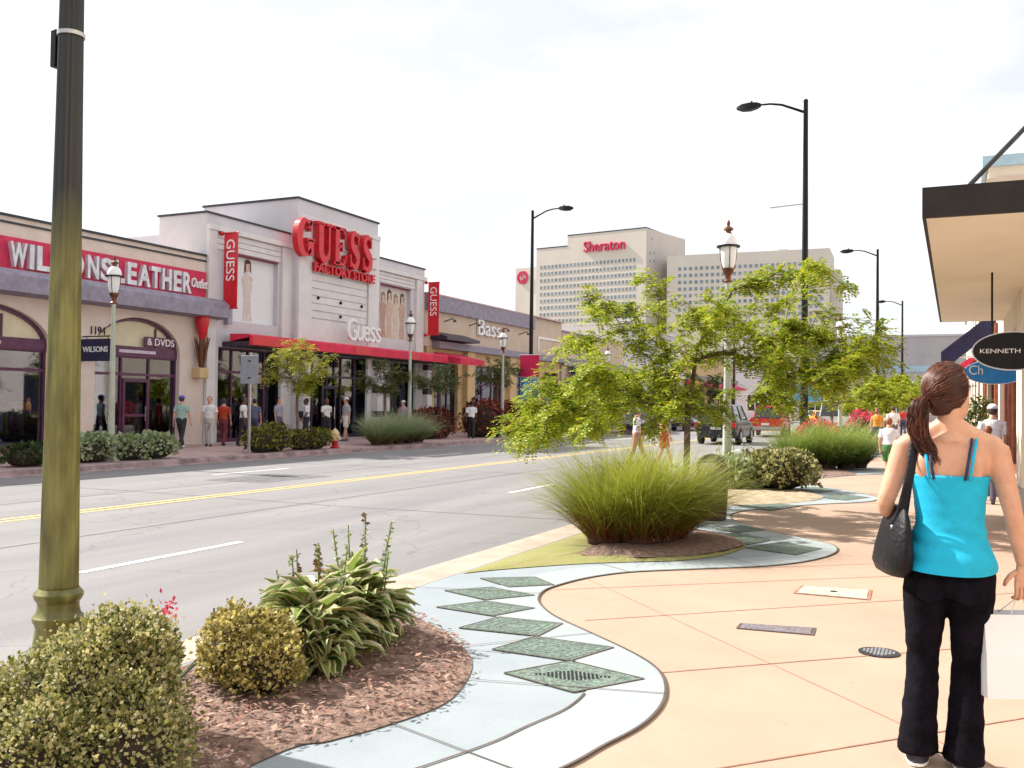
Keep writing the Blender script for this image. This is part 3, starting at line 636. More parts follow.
# two recessed posters (generic figures in pale tones)
def poster(root, ya, yb, za, zb, figs, bgcol, nm='poster'):
    x = F_-.2; mb = MB(); mb.box((x-.06,ya,za),(x,yb,zb)); p_ = mb.build(nm, pm('poster_print', bgcol, .6, var=.02, scale=2), root, smooth=None)
    for (cy, h, col, hair) in figs:
        mb = MB(); w = h*.15; yc = ya+(yb-ya)*cy; z0 = za+.08
        mb.prism([(yc-w*.7,z0),(yc+w*.8,z0),(yc+w*.55,z0+h*.35),(yc+w*.9,z0+h*.72),(yc+w*.3,z0+h*.8),(yc-w*.35,z0+h*.8),(yc-w*.95,z0+h*.7),(yc-w*.5,z0+h*.38)], 'x', x+.002, x+.012); mb.build('printed_figure', cm(col), p_, smooth=None)
        mb = MB(); mb.prism([(yc+w*.4*math.cos(t), z0+h*.9+h*.085*math.sin(t)) for t in np.linspace(0,2*PI,14,endpoint=False)], 'x', x+.002, x+.013); mb.build('printed_face', cm((.62,.42,.34)), p_, smooth=None)
        mb = MB(); mb.prism([(yc-w*.55,z0+h*.78),(yc-w*.25,z0+h*.84),(yc-w*.3,z0+h*.95),(yc+w*.35,z0+h*.97),(yc+w*.4,z0+h*.86),(yc+w*.6,z0+h*.8),(yc+w*.5,z0+h*1.0),(yc,z0+h*1.04),(yc-w*.5,z0+h*1.0)], 'x', x+.014, x+.02); mb.build('printed_hair', cm(hair), p_, smooth=None)
    fb = MB(); fb.box((x,ya,zb-.06),(F_+.03,yb,zb)); fb.build('poster_top_rail', cm((.2,.05,.08)), p_, smooth=None)
poster(gs, 27.6, 30.3, 4.55, 7.1, [(.42,2.3,(.62,.55,.52),(.10,.05,.04))], (.70,.73,.75))
poster(gs, 37.5, 40.5, 4.6, 7.2, [(.10,2.2,(.34,.2,.24),(.16,.09,.07)),(.27,2.1,(.45,.28,.22),(.3,.2,.1)),(.45,2.25,(.55,.42,.33),(.1,.05,.04)),(.64,2.1,(.62,.5,.4),(.32,.2,.1)),(.84,2.2,(.5,.36,.3),(.12,.07,.05))], (.58,.55,.53))
mb = MB(); mb.box((F_+.002,27.25,4.4),(F_+.20,27.5,7.3)); mb.box((F_+.002,37.15,4.4),(F_+.20,37.45,7.3)); each(mb, 'panel_fin', cm((.34,.34,.42)), gs)
# awning
aw = MB(); xa = F_+1.35
aw.prism([(F_+.36,3.75),(F_+.36,4.03),(xa-.12,4.01),(xa,3.93),(xa,3.60),(xa-.08,3.60),(xa-.08,3.9)], 'y', 27.2, 42.0)
awn = aw.build('awning', M['red_cloth'], gs, smooth=None)
mb = MB()
for a, b in ((27.25,29.6),(33.8,34.9),(38.2,39.1)): mb.box((xa+.002,a,3.62),(xa+.02,b,3.94))
each(mb, 'valance_panel', M['red'], awn)
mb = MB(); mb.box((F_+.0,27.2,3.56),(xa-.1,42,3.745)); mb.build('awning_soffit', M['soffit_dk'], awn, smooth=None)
aw = MB(); aw.prism([(F_+.37,3.7),(F_+.37,4.2),(F_+1.9,3.85),(F_+1.9,3.55)], 'y', 42.3, 45.0); aw.build('awning', M['red_cloth'], gs, smooth=None)
mb = MB(); a_, b_ = gx(347,335,F_+1.0)[1], gx(381,335,F_+1.0)[1]
x0 = a_
for ch in 'Guess':
    w = (b_-a_)*{'G':.27,'u':.19,'e':.18,'s':.17}[ch]; text_mb(ch, (F_+1.0, x0+w/2, 4.22+(.48 if ch=='G' else .36)), w*.95, .95 if ch=='G' else .68, .10, 'x', mb); x0 += w
mb.build('lettering', M['white'], awn, smooth=None)
for k, (a, b, _, zz) in enumerate(gops):
    X0 = XT if k == 1 else F_
    storefront(gs, X0, a, b, .02, zz, 4 if k != 1 else 5, 2.6, M['frame_dk'] if k else M['frame'], door=(a+1.7,a+2.7) if k else None, rec=.25)
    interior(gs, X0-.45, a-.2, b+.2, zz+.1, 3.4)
mb = MB()  # white pillars with dark bands in front of the glass
for y in (31.3,36.7,37.3,41.2):
    mb.box((XT+.14,y-.22,0),(XT+.42,y+.22,3.5))
pls = each(mb, 'pillar', M['guess_trim'], gs)
for y, pl in zip((31.3,36.7,37.3,41.2), pls):
    mb = MB()
    for z in (.9,2.0,3.2): mb.box((XT+.125,y-.235,z),(XT+.435,y+.235,z+.28))
    each(mb, 'dark_band', M['frame_dk'], pl)
# GUESS banners on the wall
def vbanner(y, za, zb, label):
    t = thing('wall_banner', label, 'banner', (F_+.13, y, za), 'vertical banners on the grey store')
    mb = MB(); xx = F_+.30; mb.box((xx,y-.02,za),(xx+.62,y+.02,zb)); c_ = mb.build('cloth', M['red'], t, smooth=None)
    mb = MB(); H = zb-za; cz = zb-H*.36
    text_mb('GUESS', (xx+.31,y-.03,cz), H*.56, .38, .015, '-y', mb, vert=True); mb.build('lettering', M['white'], c_, smooth=None)
    mb = MB()
    for z in (za-.03, zb+.03): mb.tube([(F_+.13,y,z),(xx+.66,y,z)], .03, 6); mb.ball((F_+.16,y,z), .09, 8, 6)
    each(mb, 'bracket', M['red'], t, smooth=60)
vbanner(26.9, 4.95, 7.65, 'red vertical GUESS banner left of the pale poster beside the leather shop')
vbanner(41.75, 5.05, 7.65, 'red vertical GUESS banner at the far corner of the grey store')

# ---- tan store row Y 41.9 .. 66
ts = thing('shop_building', 'tan and ochre shoe shop with a mauve roof fascia and white Bass lettering', 'building', (F_, 54, 0), 'shops across the street')
a0, b0 = 41.9, 60.5; tz = 7.15
ops = [(43.0,45.6,.02,3.7),(47.6,51.4,.02,3.7),(52.9,56.6,.02,3.7),(57.6,60,.02,3.7)]
mb = MB(); wall_x(mb, F_, .35, a0, b0, 4.5, tz, []); mb.box((F_-14,a0,0),(F_-.35,a0+.3,tz)); mb.box((F_-14,b0-.3,0),(F_-.35,b0,tz)); mb.box((F_-14,a0+.3,tz-.9),(F_-.35,b0-.3,tz-.6))
mb.build('wall', M['tan_wall'], ts, smooth=None)
mb = MB(); wall_x(mb, F_-.01, .35, a0+.3, b0-.3, 0, 4.498, ops)
for y in (46.6,52.1): mb.box((F_-.01,y-.45,0),(F_+.3,y+.45,4.4))
mb.build('lower_wall', M['ochre'], ts, smooth=None)
mb = MB(); mb.box((F_+.002,a0+.05,6.35),(F_+.22,55.5,tz+.02)); mb.box((F_+.002,42.7,4.42),(F_+.45,b0,4.78)); mb.build('fascia', M['ledge'], ts, smooth=None)
mb = MB(); mb.box((F_-.4,a0,tz+.021),(F_+.25,b0+.03,tz+.09)); mb.build('coping', cm((.55,.42,.4)), ts, smooth=None)
mb = MB(); mb.prism([(F_+.002,4.85),(F_+.002,5.3),(F_+1.0,5.0),(F_+1.0,4.85)], 'y', 42.5, 46.2); mb.build('canopy', M['frame_dk'], ts, smooth=None)
mb = MB()
a_, b_ = gx(478,328,F_+.1)[1], gx(500,328,F_+.1)[1]; text_mb('Bass', (F_+.1,(a_+b_)/2,5.92), b_-a_, .92, .12, 'x', mb); mb.build('lettering', M['white'], ts, smooth=None)
mb = MB()
for y in (44,46.8,50.6,53.5): mb = MB(); mb.tube([(F_,y,5.9),(F_+.5,y,6.05),(F_+.6,y,5.95)], .03, 6); mb.lathe([(.04,0),(.12,-.12)], (F_+.62,y,5.98), 8); mb.build('wall_lamp', M['dark_metal'], ts)
mb = MB(); mb.box((F_+.01,56.4,5.85),(F_+.06,60.2,5.98)); mb.box((F_+.01,56.4,5.0),(F_+.06,56.55,5.85)); mb.build('trim', M['white'], ts, smooth=None)
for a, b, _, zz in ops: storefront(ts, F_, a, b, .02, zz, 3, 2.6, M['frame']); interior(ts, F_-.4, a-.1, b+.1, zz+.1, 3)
# ---- further shops, mostly behind the tree
def far_shop(ya, yb, z, wall, label, band, aw=None):
    t = thing('shop_building', label, 'building', (F_,(ya+yb)/2,0), 'shops across the street')
    n = max(2, int((yb-ya)/5)); st = (yb-ya)/n; ops = [(ya+k*st+.6, ya+(k+1)*st-.6, .02, 3.4) for k in range(n)]
    mb = MB(); wall_x(mb, F_, .35, ya+.02, yb-.02, 0, z, ops); mb.box((F_-14,ya+.02,0),(F_-.35,ya+.3,z)); mb.box((F_-14,yb-.3,0),(F_-.35,yb-.02,z)); mb.box((F_-14,ya+.3,z-.8),(F_-.35,yb-.3,z-.5)); mb.build('wall', wall, t, smooth=None)
    mb = MB(); mb.box((F_-.38,ya,z),(F_+.12,yb,z+.1)); mb.box((F_+.002,ya+.05,4.3),(F_+.3,yb-.05,4.8)); mb.build('fascia', band, t, smooth=None)
    for k, (a, b, _, zz) in enumerate(ops):
        storefront(t, F_, a, b, .02, zz, 3, 2.6, M['frame_dk'])
        mb = MB(); mb.box((F_-3,a-.2,.01),(F_-2.9,b+.2,3.5)); mb.build('interior_wall', M['shopwall'], t, smooth=None)
    if aw:
        mb = MB(); mb.prism([(F_+.302,3.7),(F_+.302,4.25),(F_+1.4,3.8),(F_+1.4,3.55)], 'y', ya+1, yb-1); mb.build('awning', aw, t, smooth=None)
    return t
far_shop(60.6, 74, 6.6, M['tan_wall'], 'tan shop with a dark fascia half hidden behind the street tree', M['ledge'], M['navy'])
far_shop(74.1, 92, 8.2, M['guess_wall'], 'pale grey shop further down the row behind the tree crown', M['guess_trim'])
far_shop(92.1, 118, 7.0, M['ochre'], 'ochre shop at the far end of the row', M['ledge'], M['magenta'])
# dark blue pylon sign above the roofs
p = gy(626,314,70); t = thing('roof_sign', 'dark blue box sign with a white strip above the tan shop roof', 'sign', (p[0],p[1],6.6))
wq = gy(637,314,70)[0]-gy(615,314,70)[0]; hq = gy(626,308,70)[2]-gy(626,317,70)[2]
mb = MB(); mb.box((p[0]-wq/2,69.8,p[2]-hq/2),(p[0]+wq/2,70.2,p[2]+hq/2)); mb.build('panel', M['navy'], t, smooth=None)
mb = MB(); mb.box((p[0]-wq/2,69.8,p[2]-hq/2-.22),(p[0]+wq/2,70.2,p[2]-hq/2-.002)); mb.build('strip', M['white'], t, smooth=None)
mb = MB(); mb.box((p[0]-.15,69.9,5.9),(p[0]+.15,70.1,p[2]-hq/2-.222)); mb.build('post', M['grey_b'], t, smooth=None)

# ================================================================== HOTEL
ht = thing('hotel_building', 'tall cream hotel with rows of small windows and red Sheraton lettering', 'building', (-150, 400, 0))
def hseg(P, u, n, L, z0, z1, thick, mat, nm='wall'):
    """slab: starts at P, runs L along unit u, faces n"""
    P = np.array(P); mb = MB(); q = [P, P+u*L, P+u*L-n*thick, P-n*thick]
    mb.add([(a[0],a[1],z0) for a in q]+[(a[0],a[1],z1) for a in q], [(3,2,1,0),(4,5,6,7)]+[(i,(i+1)%4,4+(i+1)%4,4+i) for i in range(4)]); return mb.build(nm, mat, ht, smooth=None)
def hdir(deg): a = math.radians(deg); return np.array([-math.sin(a), math.cos(a)])   # heading to the left of the street axis
Cc = gd(645,228,1); dd = ray(645,300); D0 = 430.; Ccn = (C0+ray(645,384)*D0)[:2]
u = hdir(81.4); nrm = np.array([-u[1],u[0]]); nrm = nrm if nrm@(-Ccn) > 0 else -nrm
def along(px, P, u):      # distance along u from P at which the sight line through px crosses
    r_ = ray(px,384)[:2]; A = np.array([[r_[0],-u[0]],[r_[1],-u[1]]]); s = np.linalg.solve(A, P); return s[1], s[0]
def zat(px, py, P, u): s, k = along(px, P, u); q = P+u*s; d = ray(px,py); t = np.linalg.norm(q)/np.linalg.norm(d[:2]); return EYE+d[2]*t
zt = zat(645,228,Ccn,u); s566 = along(566,Ccn,u)[0]; s535 = along(535,Ccn,u)[0]; s510 = along(511,Ccn,u)[0]
zl = zat(550,248,Ccn,u); zll = zat(520,267,Ccn,u)
A_ = hseg(Ccn, u, nrm, s566, 0, zt, 30, M['hotel']); hseg(Ccn+u*s566, u, nrm, s535-s566, 0, zl, 29.9, M['hotel']); hseg(Ccn+u*(s535)-nrm*3, u, nrm, s510-s535, 0, zll, 22, M['hotel'])
v = hdir(-14.0); nv = np.array([v[1],-v[0]]); nv = nv if nv@(-Ccn) > 0 else -nv
s684 = along(684,Ccn,v)[0]; zs = zt
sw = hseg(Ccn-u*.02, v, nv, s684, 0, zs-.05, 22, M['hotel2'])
# right wing
Cw = (C0+ray(829,384)*405.)[:2]; uw = hdir(92.5); nw = np.array([-uw[1],uw[0]]); nw = nw if nw@(-Cw) > 0 else -nw
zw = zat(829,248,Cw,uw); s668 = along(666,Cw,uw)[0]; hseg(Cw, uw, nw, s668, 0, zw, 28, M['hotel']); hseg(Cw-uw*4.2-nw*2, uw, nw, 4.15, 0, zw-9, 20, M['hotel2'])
def roofcap(P,u,n,L,z,th):
    o = hseg(P+n*.15, u, n, L, z, z+.5, th+.3, M['coping'], 'parapet'); return o
roofcap(Ccn,u,nrm,s566,zt,30); roofcap(Ccn+u*(s566+.0),u,nrm,s535-s566,zl,29.9)
# windows: rows x columns on the main face and on the wing
wins = []
zr0, zr1 = zat(600,262.5,Ccn,u), zat(600,326,Ccn,u); rows = 11
cols = [];  N = 26
for k in range(N): cols.append((along(538+ (635-538)*(k+.5)/N, Ccn, u)[0]))
for r in range(rows+3):
    z = zr0-(zr0-zr1)*r/(rows-2)
    for s in cols: wins.append((Ccn+u*s, u, nrm, z, 1.05, 1.55))
wr0 = zat(750,266,Cw,uw); NW = 27
for r in range(9):
    for k in range(NW):
        s = along(676+(824-676)*(k+.5)/NW, Cw, uw)[0]; wins.append((Cw+uw*s, uw, nw, wr0-r*(zr0-zr1)/(rows-2)*.93, 1.35, 1.5))
for py in (239,253,261): 
    for px in ((649,653) if py > 240 else (651,)):
        s = along(px,Ccn,v)[0]; wins.append((Ccn+v*s, v, nv, zat(px,py,Ccn,v), 1.0, 1.3))
def winmb(mb, mp, w):
    P, uu, nn_, z, ww, wh = w; c = (*(P+nn_*.02), z); U = (*uu,0); Nn = (*nn_,0)
    mb.obox(c, np.array(U)*ww*.62, np.array(Nn)*.06, (0,0,wh*.62)); mp.obox((*(P+nn_*.06), z), np.array(U)*ww/2, np.array(Nn)*.06, (0,0,wh/2))
    mp.obox((*(P+nn_*.06), z), np.array(U)*ww/2, np.array(Nn)*.06, (0,0,wh/2)) if False else None
for w in wins[:100]:
    a, b_ = MB(), MB(); winmb(a, b_, w); f = a.build('window', M['hframe'], ht, smooth=None); b_.build('pane', M['hpane'], f, smooth=None)
a, b_ = MB(), MB()
for w in wins[100:]: winmb(a, b_, w)
f = tag(a.build('window', M['hframe'], ht, smooth=None), kind='stuff'); tag(b_.build('pane', M['hpane'], f, smooth=None), kind='stuff')
# lettering and roundel
sL, sR = along(583,Ccn,u)[0], along(624,Ccn,u)[0]; zc = zat(603,245.5,Ccn,u); mid = Ccn+u*(sL+sR)/2+nrm*.5
mb = MB(); text_mb('Sheraton', (*mid, zc), abs(sL-sR), 5.0, 1.0, (-np.append(u,0), (0,0,1), np.append(nrm,0)), mb); mb.build('lettering', M['magenta'], ht, smooth=None)
s = along(518.5,Ccn,u)[0]; P = Ccn+u*s-nrm*2.5; z = zat(518.5,277,Ccn,u); mb = MB()
ring = []
for k in range(15):   # laurel ring of small leaves round an S
    a0 = 2*PI*k/15; c = np.array([P[0],P[1],z])-np.append(u,0)*2.6*math.cos(a0)+np.array([0,0,1])*2.6*math.sin(a0)
    mb.obox(c, -np.append(u,0)*.62, np.append(nrm,0)*.2, (0,0,.62))
text_mb('S', (P[0],P[1],z), 2.1, 3.1, .5, (-np.append(u,0),(0,0,1),np.append(nrm,0)), mb); mb.build('roundel', M['magenta'], ht, smooth=None)
mb = MB(); q = Ccn+u*s566*.5-nrm*8; mb.box((q[0]-3,q[1]-3,zt),(q[0]+3,q[1]+3,zt+1.2)); q = Cw+uw*20-nw*6; mb.box((q[0]-2,q[1]-2,zw),(q[0]+2,q[1]+2,zw+1.1)); mb.tube([(q[0]+9,q[1],zw),(q[0]+9,q[1],zw+3.5)], .12, 6); mb.build('roof_plant', M['hotel2'], ht, smooth=None)

# ================================================================== END OF THE STREET
def simple_block(name, x0, x1, y0, y1, z, wall, label, cat='building', band=None, nwin=0, winmat=None):
    t = thing(name, label, cat, ((x0+x1)/2, y0, 0)); mb = MB(); mb.box((x0,y0,0),(x1,y1,z)); mb.build('wall', wall, t, smooth=None)
    mb = MB(); mb.box((x0-.1,y0-.1,z),(x1+.1,y1,z+.25)); mb.build('roof_edge', M['coping'] if wall is not M['grey_b'] else cm((.5,.5,.52)), t, smooth=None)
    if band: mb = MB(); mb.box((x0+.2,y0-.12,band[0]),(x1-.2,y0-.002,band[1])); mb.build('band', band[2], t, smooth=None)
    for k in range(nwin):
        w = (x1-x0)/nwin; a = x0+w*(k+.2); mb = MB(); mb.box((a,y0-.08,1),(a+w*.6,y0-.003,3.4)); f = mb.build('window', M['white'], t, smooth=None)
        mb = MB(); mb.box((a+.12,y0-.1,1.12),(a+w*.3-.06,y0-.081,3.28)); mb.box((a+w*.3+.06,y0-.1,1.12),(a+w*.6-.12,y0-.081,3.28)); mb.build('pane', M['carglass'], f, smooth=None)
    return t
simple_block('warehouse', -18, 1.5, 128, 150, 10.6, M['grey_b'], 'long grey warehouse with a pale blue band closing the end of the street', band=(6.2,7.0,M['ltblue']), nwin=6)
simple_block('warehouse', -46, -19, 132, 150, 8.2, M['guess_wall'], 'pale low commercial block with white window frames behind the parked cars', nwin=7)
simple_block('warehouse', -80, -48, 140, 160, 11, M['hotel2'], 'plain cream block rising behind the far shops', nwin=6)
p = gy(885,300,128); mb = MB(); t = thing('roof_mast', 'thin mast on the roof of the grey warehouse', 'mast', (-9,132,10.6)); mb.tube([(-9,132,10.8),(-9,132,15)], .06, 6); mb.build('mast_pole', M['dark_metal'], t); mb = MB(); mb.box((-9.3,131.7,10.85),(-8.7,132.3,11.1)); mb.build('mast_base', M['grey_b'], t)

# ================================================================== RIGHT SIDE
cp = thing('canopy', 'flat shop canopy with cream underside and black fascia, hung by a tie rod', 'canopy', (1, 13, 3.15))
mb = MB(); mb.box((-.22,8.64,3.15),(2.6,18.95,3.19)); mb.build('soffit', M['cream'], cp, smooth=None)
mb = MB(); mb.box((-.25,8.58,3.148),(2.6,8.64,3.40)); mb.box((-.25,8.642,3.148),(-.221,18.98,3.40)); mb.box((-.22,18.952,3.148),(2.6,18.98,3.40)); mb.box((-.22,8.642,3.33),(2.6,18.95,3.395)); mb.build('fascia', M['choc'], cp, smooth=None)
mb = MB(); a_ = gy(960,184,9.0); b_ = gy(1024,118,9.35); dv_ = (b_-a_); a_[2] = 3.40; mb.tube([a_, a_+dv_*3.2], .022, 8); mb.box((a_[0]-.09,a_[1]-.05,3.396),(a_[0]+.09,a_[1]+.05,3.44)); mb.build('tie_rod', M['dark_metal'], cp)
# near building (mostly out of the frame on the right)
rb = thing('shop_building', 'sunlit cream shop on the right with grey plinth and dark display windows', 'building', (2, 20, 0))
mb = MB()
def wall_r(mb, X, th, y0, y1, z0, z1, ops):
    m2 = MB(); wall_x(m2, -X, th, y0, y1, z0, z1, ops); mb.add([(-v[0],v[1],v[2]) for v in m2.v], [f[::-1] for f in m2.f])
RX = .78
wall_r(mb, 2.6, .3, -8, 13.9, 0, 6.2, [(-5,2,.5,3),(4,11,.5,3)]); wall_r(mb, RX, .3, 14.2, 29.9, .55, 4.1, [(15,20.5,.56,2.75),(22.2,27.6,.56,2.9)]); mb.box((RX+.3,13.9,0),(2.6,14.2,4.1)); mb.box((2.6,13.9,0),(2.9,14.2,6.2)); mb.box((RX,13.9,.55),(RX+.3,14.2,4.1)); mb.box((2.6,14.2,4.1),(2.9,29.6,6.2))
mb.box((2.9,-8,5.6),(12,29.9,5.8)); mb.box((2.9,-8,0),(12,-7.7,6.2)); mb.box((RX+.3,14.2,3.8),(2.9,29.9,4.0)); mb.box((RX+.3,29.65,0),(12,29.9,4.09))
mb.build('wall', pm('warm_stucco', (.74,.66,.54), .85, var=.04, scale=1.5), rb, smooth=None)
mb = MB(); mb.box((RX-.06,13.88,0),(RX+.3,29.9,.545)); mb.build('plinth', M['grey_b'], rb, smooth=None)
for a, b, z in ((15,20.5,2.75),(22.2,27.6,2.9)):
    mb = MB(); mb.box((RX+.08,a,.56),(RX+.16,b,.68)); mb.box((RX+.08,a,z-.1),(RX+.16,b,z))
    for k in range(5): yy = a+(b-a-.09)*k/4; mb.box((RX+.079,yy,.56),(RX+.161,yy+.09,z))
    f = mb.build('window_frame', M['wood'], rb, smooth=None); mb = MB(); mb.box((RX+.11,a,.6),(RX+.125,b,z-.05)); mb.build('pane', M['glass'], f, smooth=None)
mb = MB(); mb.box((RX+2.2,14.3,.0),(RX+2.3,29.8,3.2)); mb.box((2.95,-7.5,0),(3.0+2,-7.4,3.2)); mb.box((5,-7.5,0),(5.1,13.9,3.2)); mb.build('interior_wall', M['shopwall'], rb, smooth=None)
for a, b in ((-5,2),(4,11)):
    mb = MB(); mb.box((2.7,a,.5),(2.75,b,.6)); mb.box((2.7,a,2.9),(2.75,b,3)); mb.box((2.699,(a+b)/2-.04,.5),(2.751,(a+b)/2+.04,3)); f = mb.build('window_frame', M['frame_dk'], rb, smooth=None); mb = MB(); mb.box((2.72,a,.5),(2.735,b,3)); mb.build('pane', M['glass'], f, smooth=None)
mb = MB()
for y in (21.35,28.6): mb.box((RX-.075,y-.22,.0),(RX-.062,y+.22,3.2)) if False else mb.box((RX-.06,y-.2,.548),(RX-.002,y+.2,3.3))
each(mb, 'pilaster', M['wood'], rb)
r2 = thing('tall_building', 'two storey cream building with a pale blue roof edge beyond the canopy', 'building', (4, 55, 0))
za = gy(1000,156,30)[2]
mb = MB(); wall_r(mb, .85, .3, 30, 85, 0, za-.3, [(32+k*7,36+k*7,.5,3) for k in range(7)]+[(32+k*7,35+k*7,4.6,6.4) for k in range(7)]); mb.box((1.15,30,0),(12,30.3,za-.3)); mb.box((1.15,84.7,0),(12,85,za-.3)); mb.box((1.15,30.3,za-.8),(12,84.7,za-.5)); mb.build('wall', pm('warm_stucco2', (.72,.62,.52), .85, var=.04, scale=1.5), r2, smooth=None)
mb = MB(); mb.box((.7,29.85,za-.3),(12.1,85.1,za)); mb.build('roof_edge', M['ltblue'], r2, smooth=None); mb = MB(); mb.box((.8,29.93,za-.75),(12,29.998,za-.62)); mb.build('trim', M['tan_wall'], r2, smooth=None)
for k in range(7):
    for z0, z1, L in ((.5,3,4),(4.6,6.4,3)):
        mb = MB(); y = 32+k*7; mb.box((.95,y,z0),(1.02,y+.1,z1)); mb.box((.95,y+L-.1,z0),(1.02,y+L,z1)); mb.box((.95,y+.1,z1-.1),(1.02,y+L-.1,z1)); mb.box((.95,y+.1,z0),(1.02,y+L-.1,z0+.1)); f = mb.build('window', M['wood'], r2, smooth=None)
        mb = MB(); mb.box((.98,y+.1,z0+.1),(.99,y+L-.1,z1-.1)); mb.build('pane', M['carglass'], f, smooth=None)
# navy sloping awning
t = thing('awning', 'dark navy sloping shop awning with a scalloped end beyond the oval sign', 'awning', (.3,24,2.8))
A1, A2, A3 = gy(941,352,22.2), gy(980,322,22.2), gy(942,371,22.2)
x1_, x2_ = A1[0], min(A2[0]+.35, RX-.005); z1_, z2_, z3_ = A1[2], A2[2]+.25, A3[2]
mb = MB(); mb.prism([(x1_,z3_),(x1_,z1_),(x2_,z2_),(x2_,z2_-.07),(x1_+.03,z1_-.07),(x1_+.03,z3_)][::-1], 'y', 22.2, 28.2); mb.build('cloth', M['navy'], t, smooth=None)
mb = MB(); mb.prism([(x1_+.031,z3_+.02),(x1_+.031,z1_-.08),(x2_-.001,z2_-.08),(x2_-.001,z2_-.42)], 'y', 22.21, 22.24); mb.build('end_panel', M['navy'], t, smooth=None)
mb = MB(); 
for y in (22.29,28.15): mb.tube([(x1_+.05,y,z1_-.1),(x2_,y,z1_-.12)], .02, 6); mb.tube([(x1_+.05,y,z1_-.12),(x2_,y,z2_-.1)], .02, 6)
mb.build('frame', M['white'], t)
t = thing('awning', 'small red awning with a pointed end in front of the two storey building', 'awning', (.5,33,2.7))
mb = MB(); mb.prism([(-.05,2.75),(.845,3.45),(.845,3.38),(-.02,2.5),(-.05,2.5)][::-1], 'y', 31, 36); mb.build('cloth', M['red_cloth'], t, smooth=None); mb = MB(); mb.tube([(0,31.1,2.65),(.84,31.1,2.65)], .02, 6); mb.build('frame', M['white'], t)
# oval signs
def oval(px, py, Y, rw, rh, col, rimcol, label, txt, tw, th, tdx=0, tdz=0, up=None, tcol='white'):
    c = gy(px,py,Y); t = thing('oval_sign', label, 'sign', tuple(c)); N = 40
    E = [(c[0]+rw*math.cos(a), c[2]+rh*math.sin(a)) for a in np.linspace(0,2*PI,N,endpoint=False)]; E2 = [(c[0]+rw*.965*math.cos(a), c[2]+rh*.94*math.sin(a)) for a in np.linspace(0,2*PI,N,endpoint=False)]
    mb = MB(); mb.prism(E[::-1], 'y', Y-.03, Y+.03); mb.build('rim', rimcol, t, smooth=None)
    mb = MB(); mb.prism(E2[::-1], 'y', Y-.036, Y+.036); pn = mb.build('panel', col, t, smooth=None)
    mb = MB(); text_mb(txt, (c[0]+tdx, Y-.042, c[2]+tdz), tw, th, .01, '-y', mb); mb.build('lettering', M[tcol] if isinstance(tcol,str) else tcol, pn, smooth=None)
    mb = MB()
    if up: [mb.tube([(c[0]+s*rw*.5,Y,c[2]+rh*.8),(c[0]+s*rw*.5,Y,up)], .012, 6) for s in (-1,1)]
    else: mb.tube([(c[0]-rw*.2,Y,c[2]+rh+.03),(RX,Y,c[2]+rh+.03)], .02, 6)
    mb.build('hanger', M['black'], t); return t, c
oval(1013, 351, 12.3, .43, .225, M['black'], M['silver'], 'large black oval sign with silver rim and KENNETH COLE lettering under the canopy', 'KENNETH COLE', .68, .05, up=3.148)
oval(995, 372, 16.2, .44, .19, M['blue'], M['white'], 'blue oval sign with white letters peeking out behind the black oval sign', 'Ch', .19, .14, tdx=-.26, tdz=.03)
# ================================================================== PLANTS
def unit(a): return a/(np.linalg.norm(a, axis=-1, keepdims=True)+1e-9)
def leaf_quads(mb, P, D, N, l, w, m=0, fold=.25):
    """P base points, D directions, N normals (n x 3), l, w arrays: folded rhombic leaves"""
    D = unit(D); Sd = unit(np.cross(D, N)); Nn = np.cross(Sd, D); l = l[:,None]; w = w[:,None]
    a = P; b = P+D*l*.5+Sd*w+Nn*w*fold; c = P+D*l; d = P+D*l*.5-Sd*w+Nn*w*fold
    V = np.stack([a,b,c,d],1).reshape(-1,3); n = len(P); F = np.arange(n*4).reshape(n,4)
    return mb.addnp(V, F, m)
def lumpy(rx, ry, rz, seed, amp=.26, fr=1.9):
    def f(d): return 1+amp*noise.noise(Vector((d[0]*fr+seed, d[1]*fr, d[2]*fr)))+amp*.5*noise.noise(Vector((d[0]*fr*2.6, d[1]*fr*2.6+seed, d[2]*fr*2.6)))
    return f
def shrub(name, label, x, y, lobes, n, ll, mats, group=None, z0=.02, cat='shrub', lw=.42, core=.72, corem=None, kinds=None, sharp=1.0):
    """dense shrub: leaves spread through the outer shell of several lumpy lobes, twigs inside"""
    t = thing(name, label, cat, (x,y,z0), group)
    mb = MB(); cb = MB(); vol = [l[3]*l[4]*l[5] for l in lobes]; tot = sum(v**.67 for v in vol)
    for li, (cx,cy,cz,rx,ry,rz) in enumerate(lobes):
        k = int(n*vol[li]**.67/tot); d = unit(rng.normal(size=(k,3))); d[:,2] = np.where(d[:,2] < -.45, -d[:,2], d[:,2]); f = lumpy(rx,ry,rz, li*7.3+x)
        r = np.array([f(q) for q in d])*np.where(rng.random(k) < .72, rng.uniform(.93,1.05,k), rng.uniform(.62,.95,k)); r = np.where(rng.random(k) < .05, r*rng.uniform(1.04,1.22,k), r)
        P = np.array([x+cx,y+cy,z0+cz])+d*r[:,None]*np.array([rx,ry,rz]); P[:,2] = np.maximum(P[:,2], z0+.01)
        D = unit(d*sharp+rng.normal(size=(k,3))*.75+np.array([0,0,.25])); N = unit(d+rng.normal(size=(k,3))*.4)
        s = rng.uniform(.4,1.35,k)*ll; leaf_quads(mb, P, D, N, s, s*lw, 0)
        g = lambda q: core*f(q)
        cb.ball((x+cx,y+cy,z0+cz), (rx,ry,rz), 18, 10, fn=g)
    mb.build('foliage', mats, t, smooth=None)
    # clip core above ground by squashing
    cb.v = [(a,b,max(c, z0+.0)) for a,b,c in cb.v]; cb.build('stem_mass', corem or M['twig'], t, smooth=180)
    return t
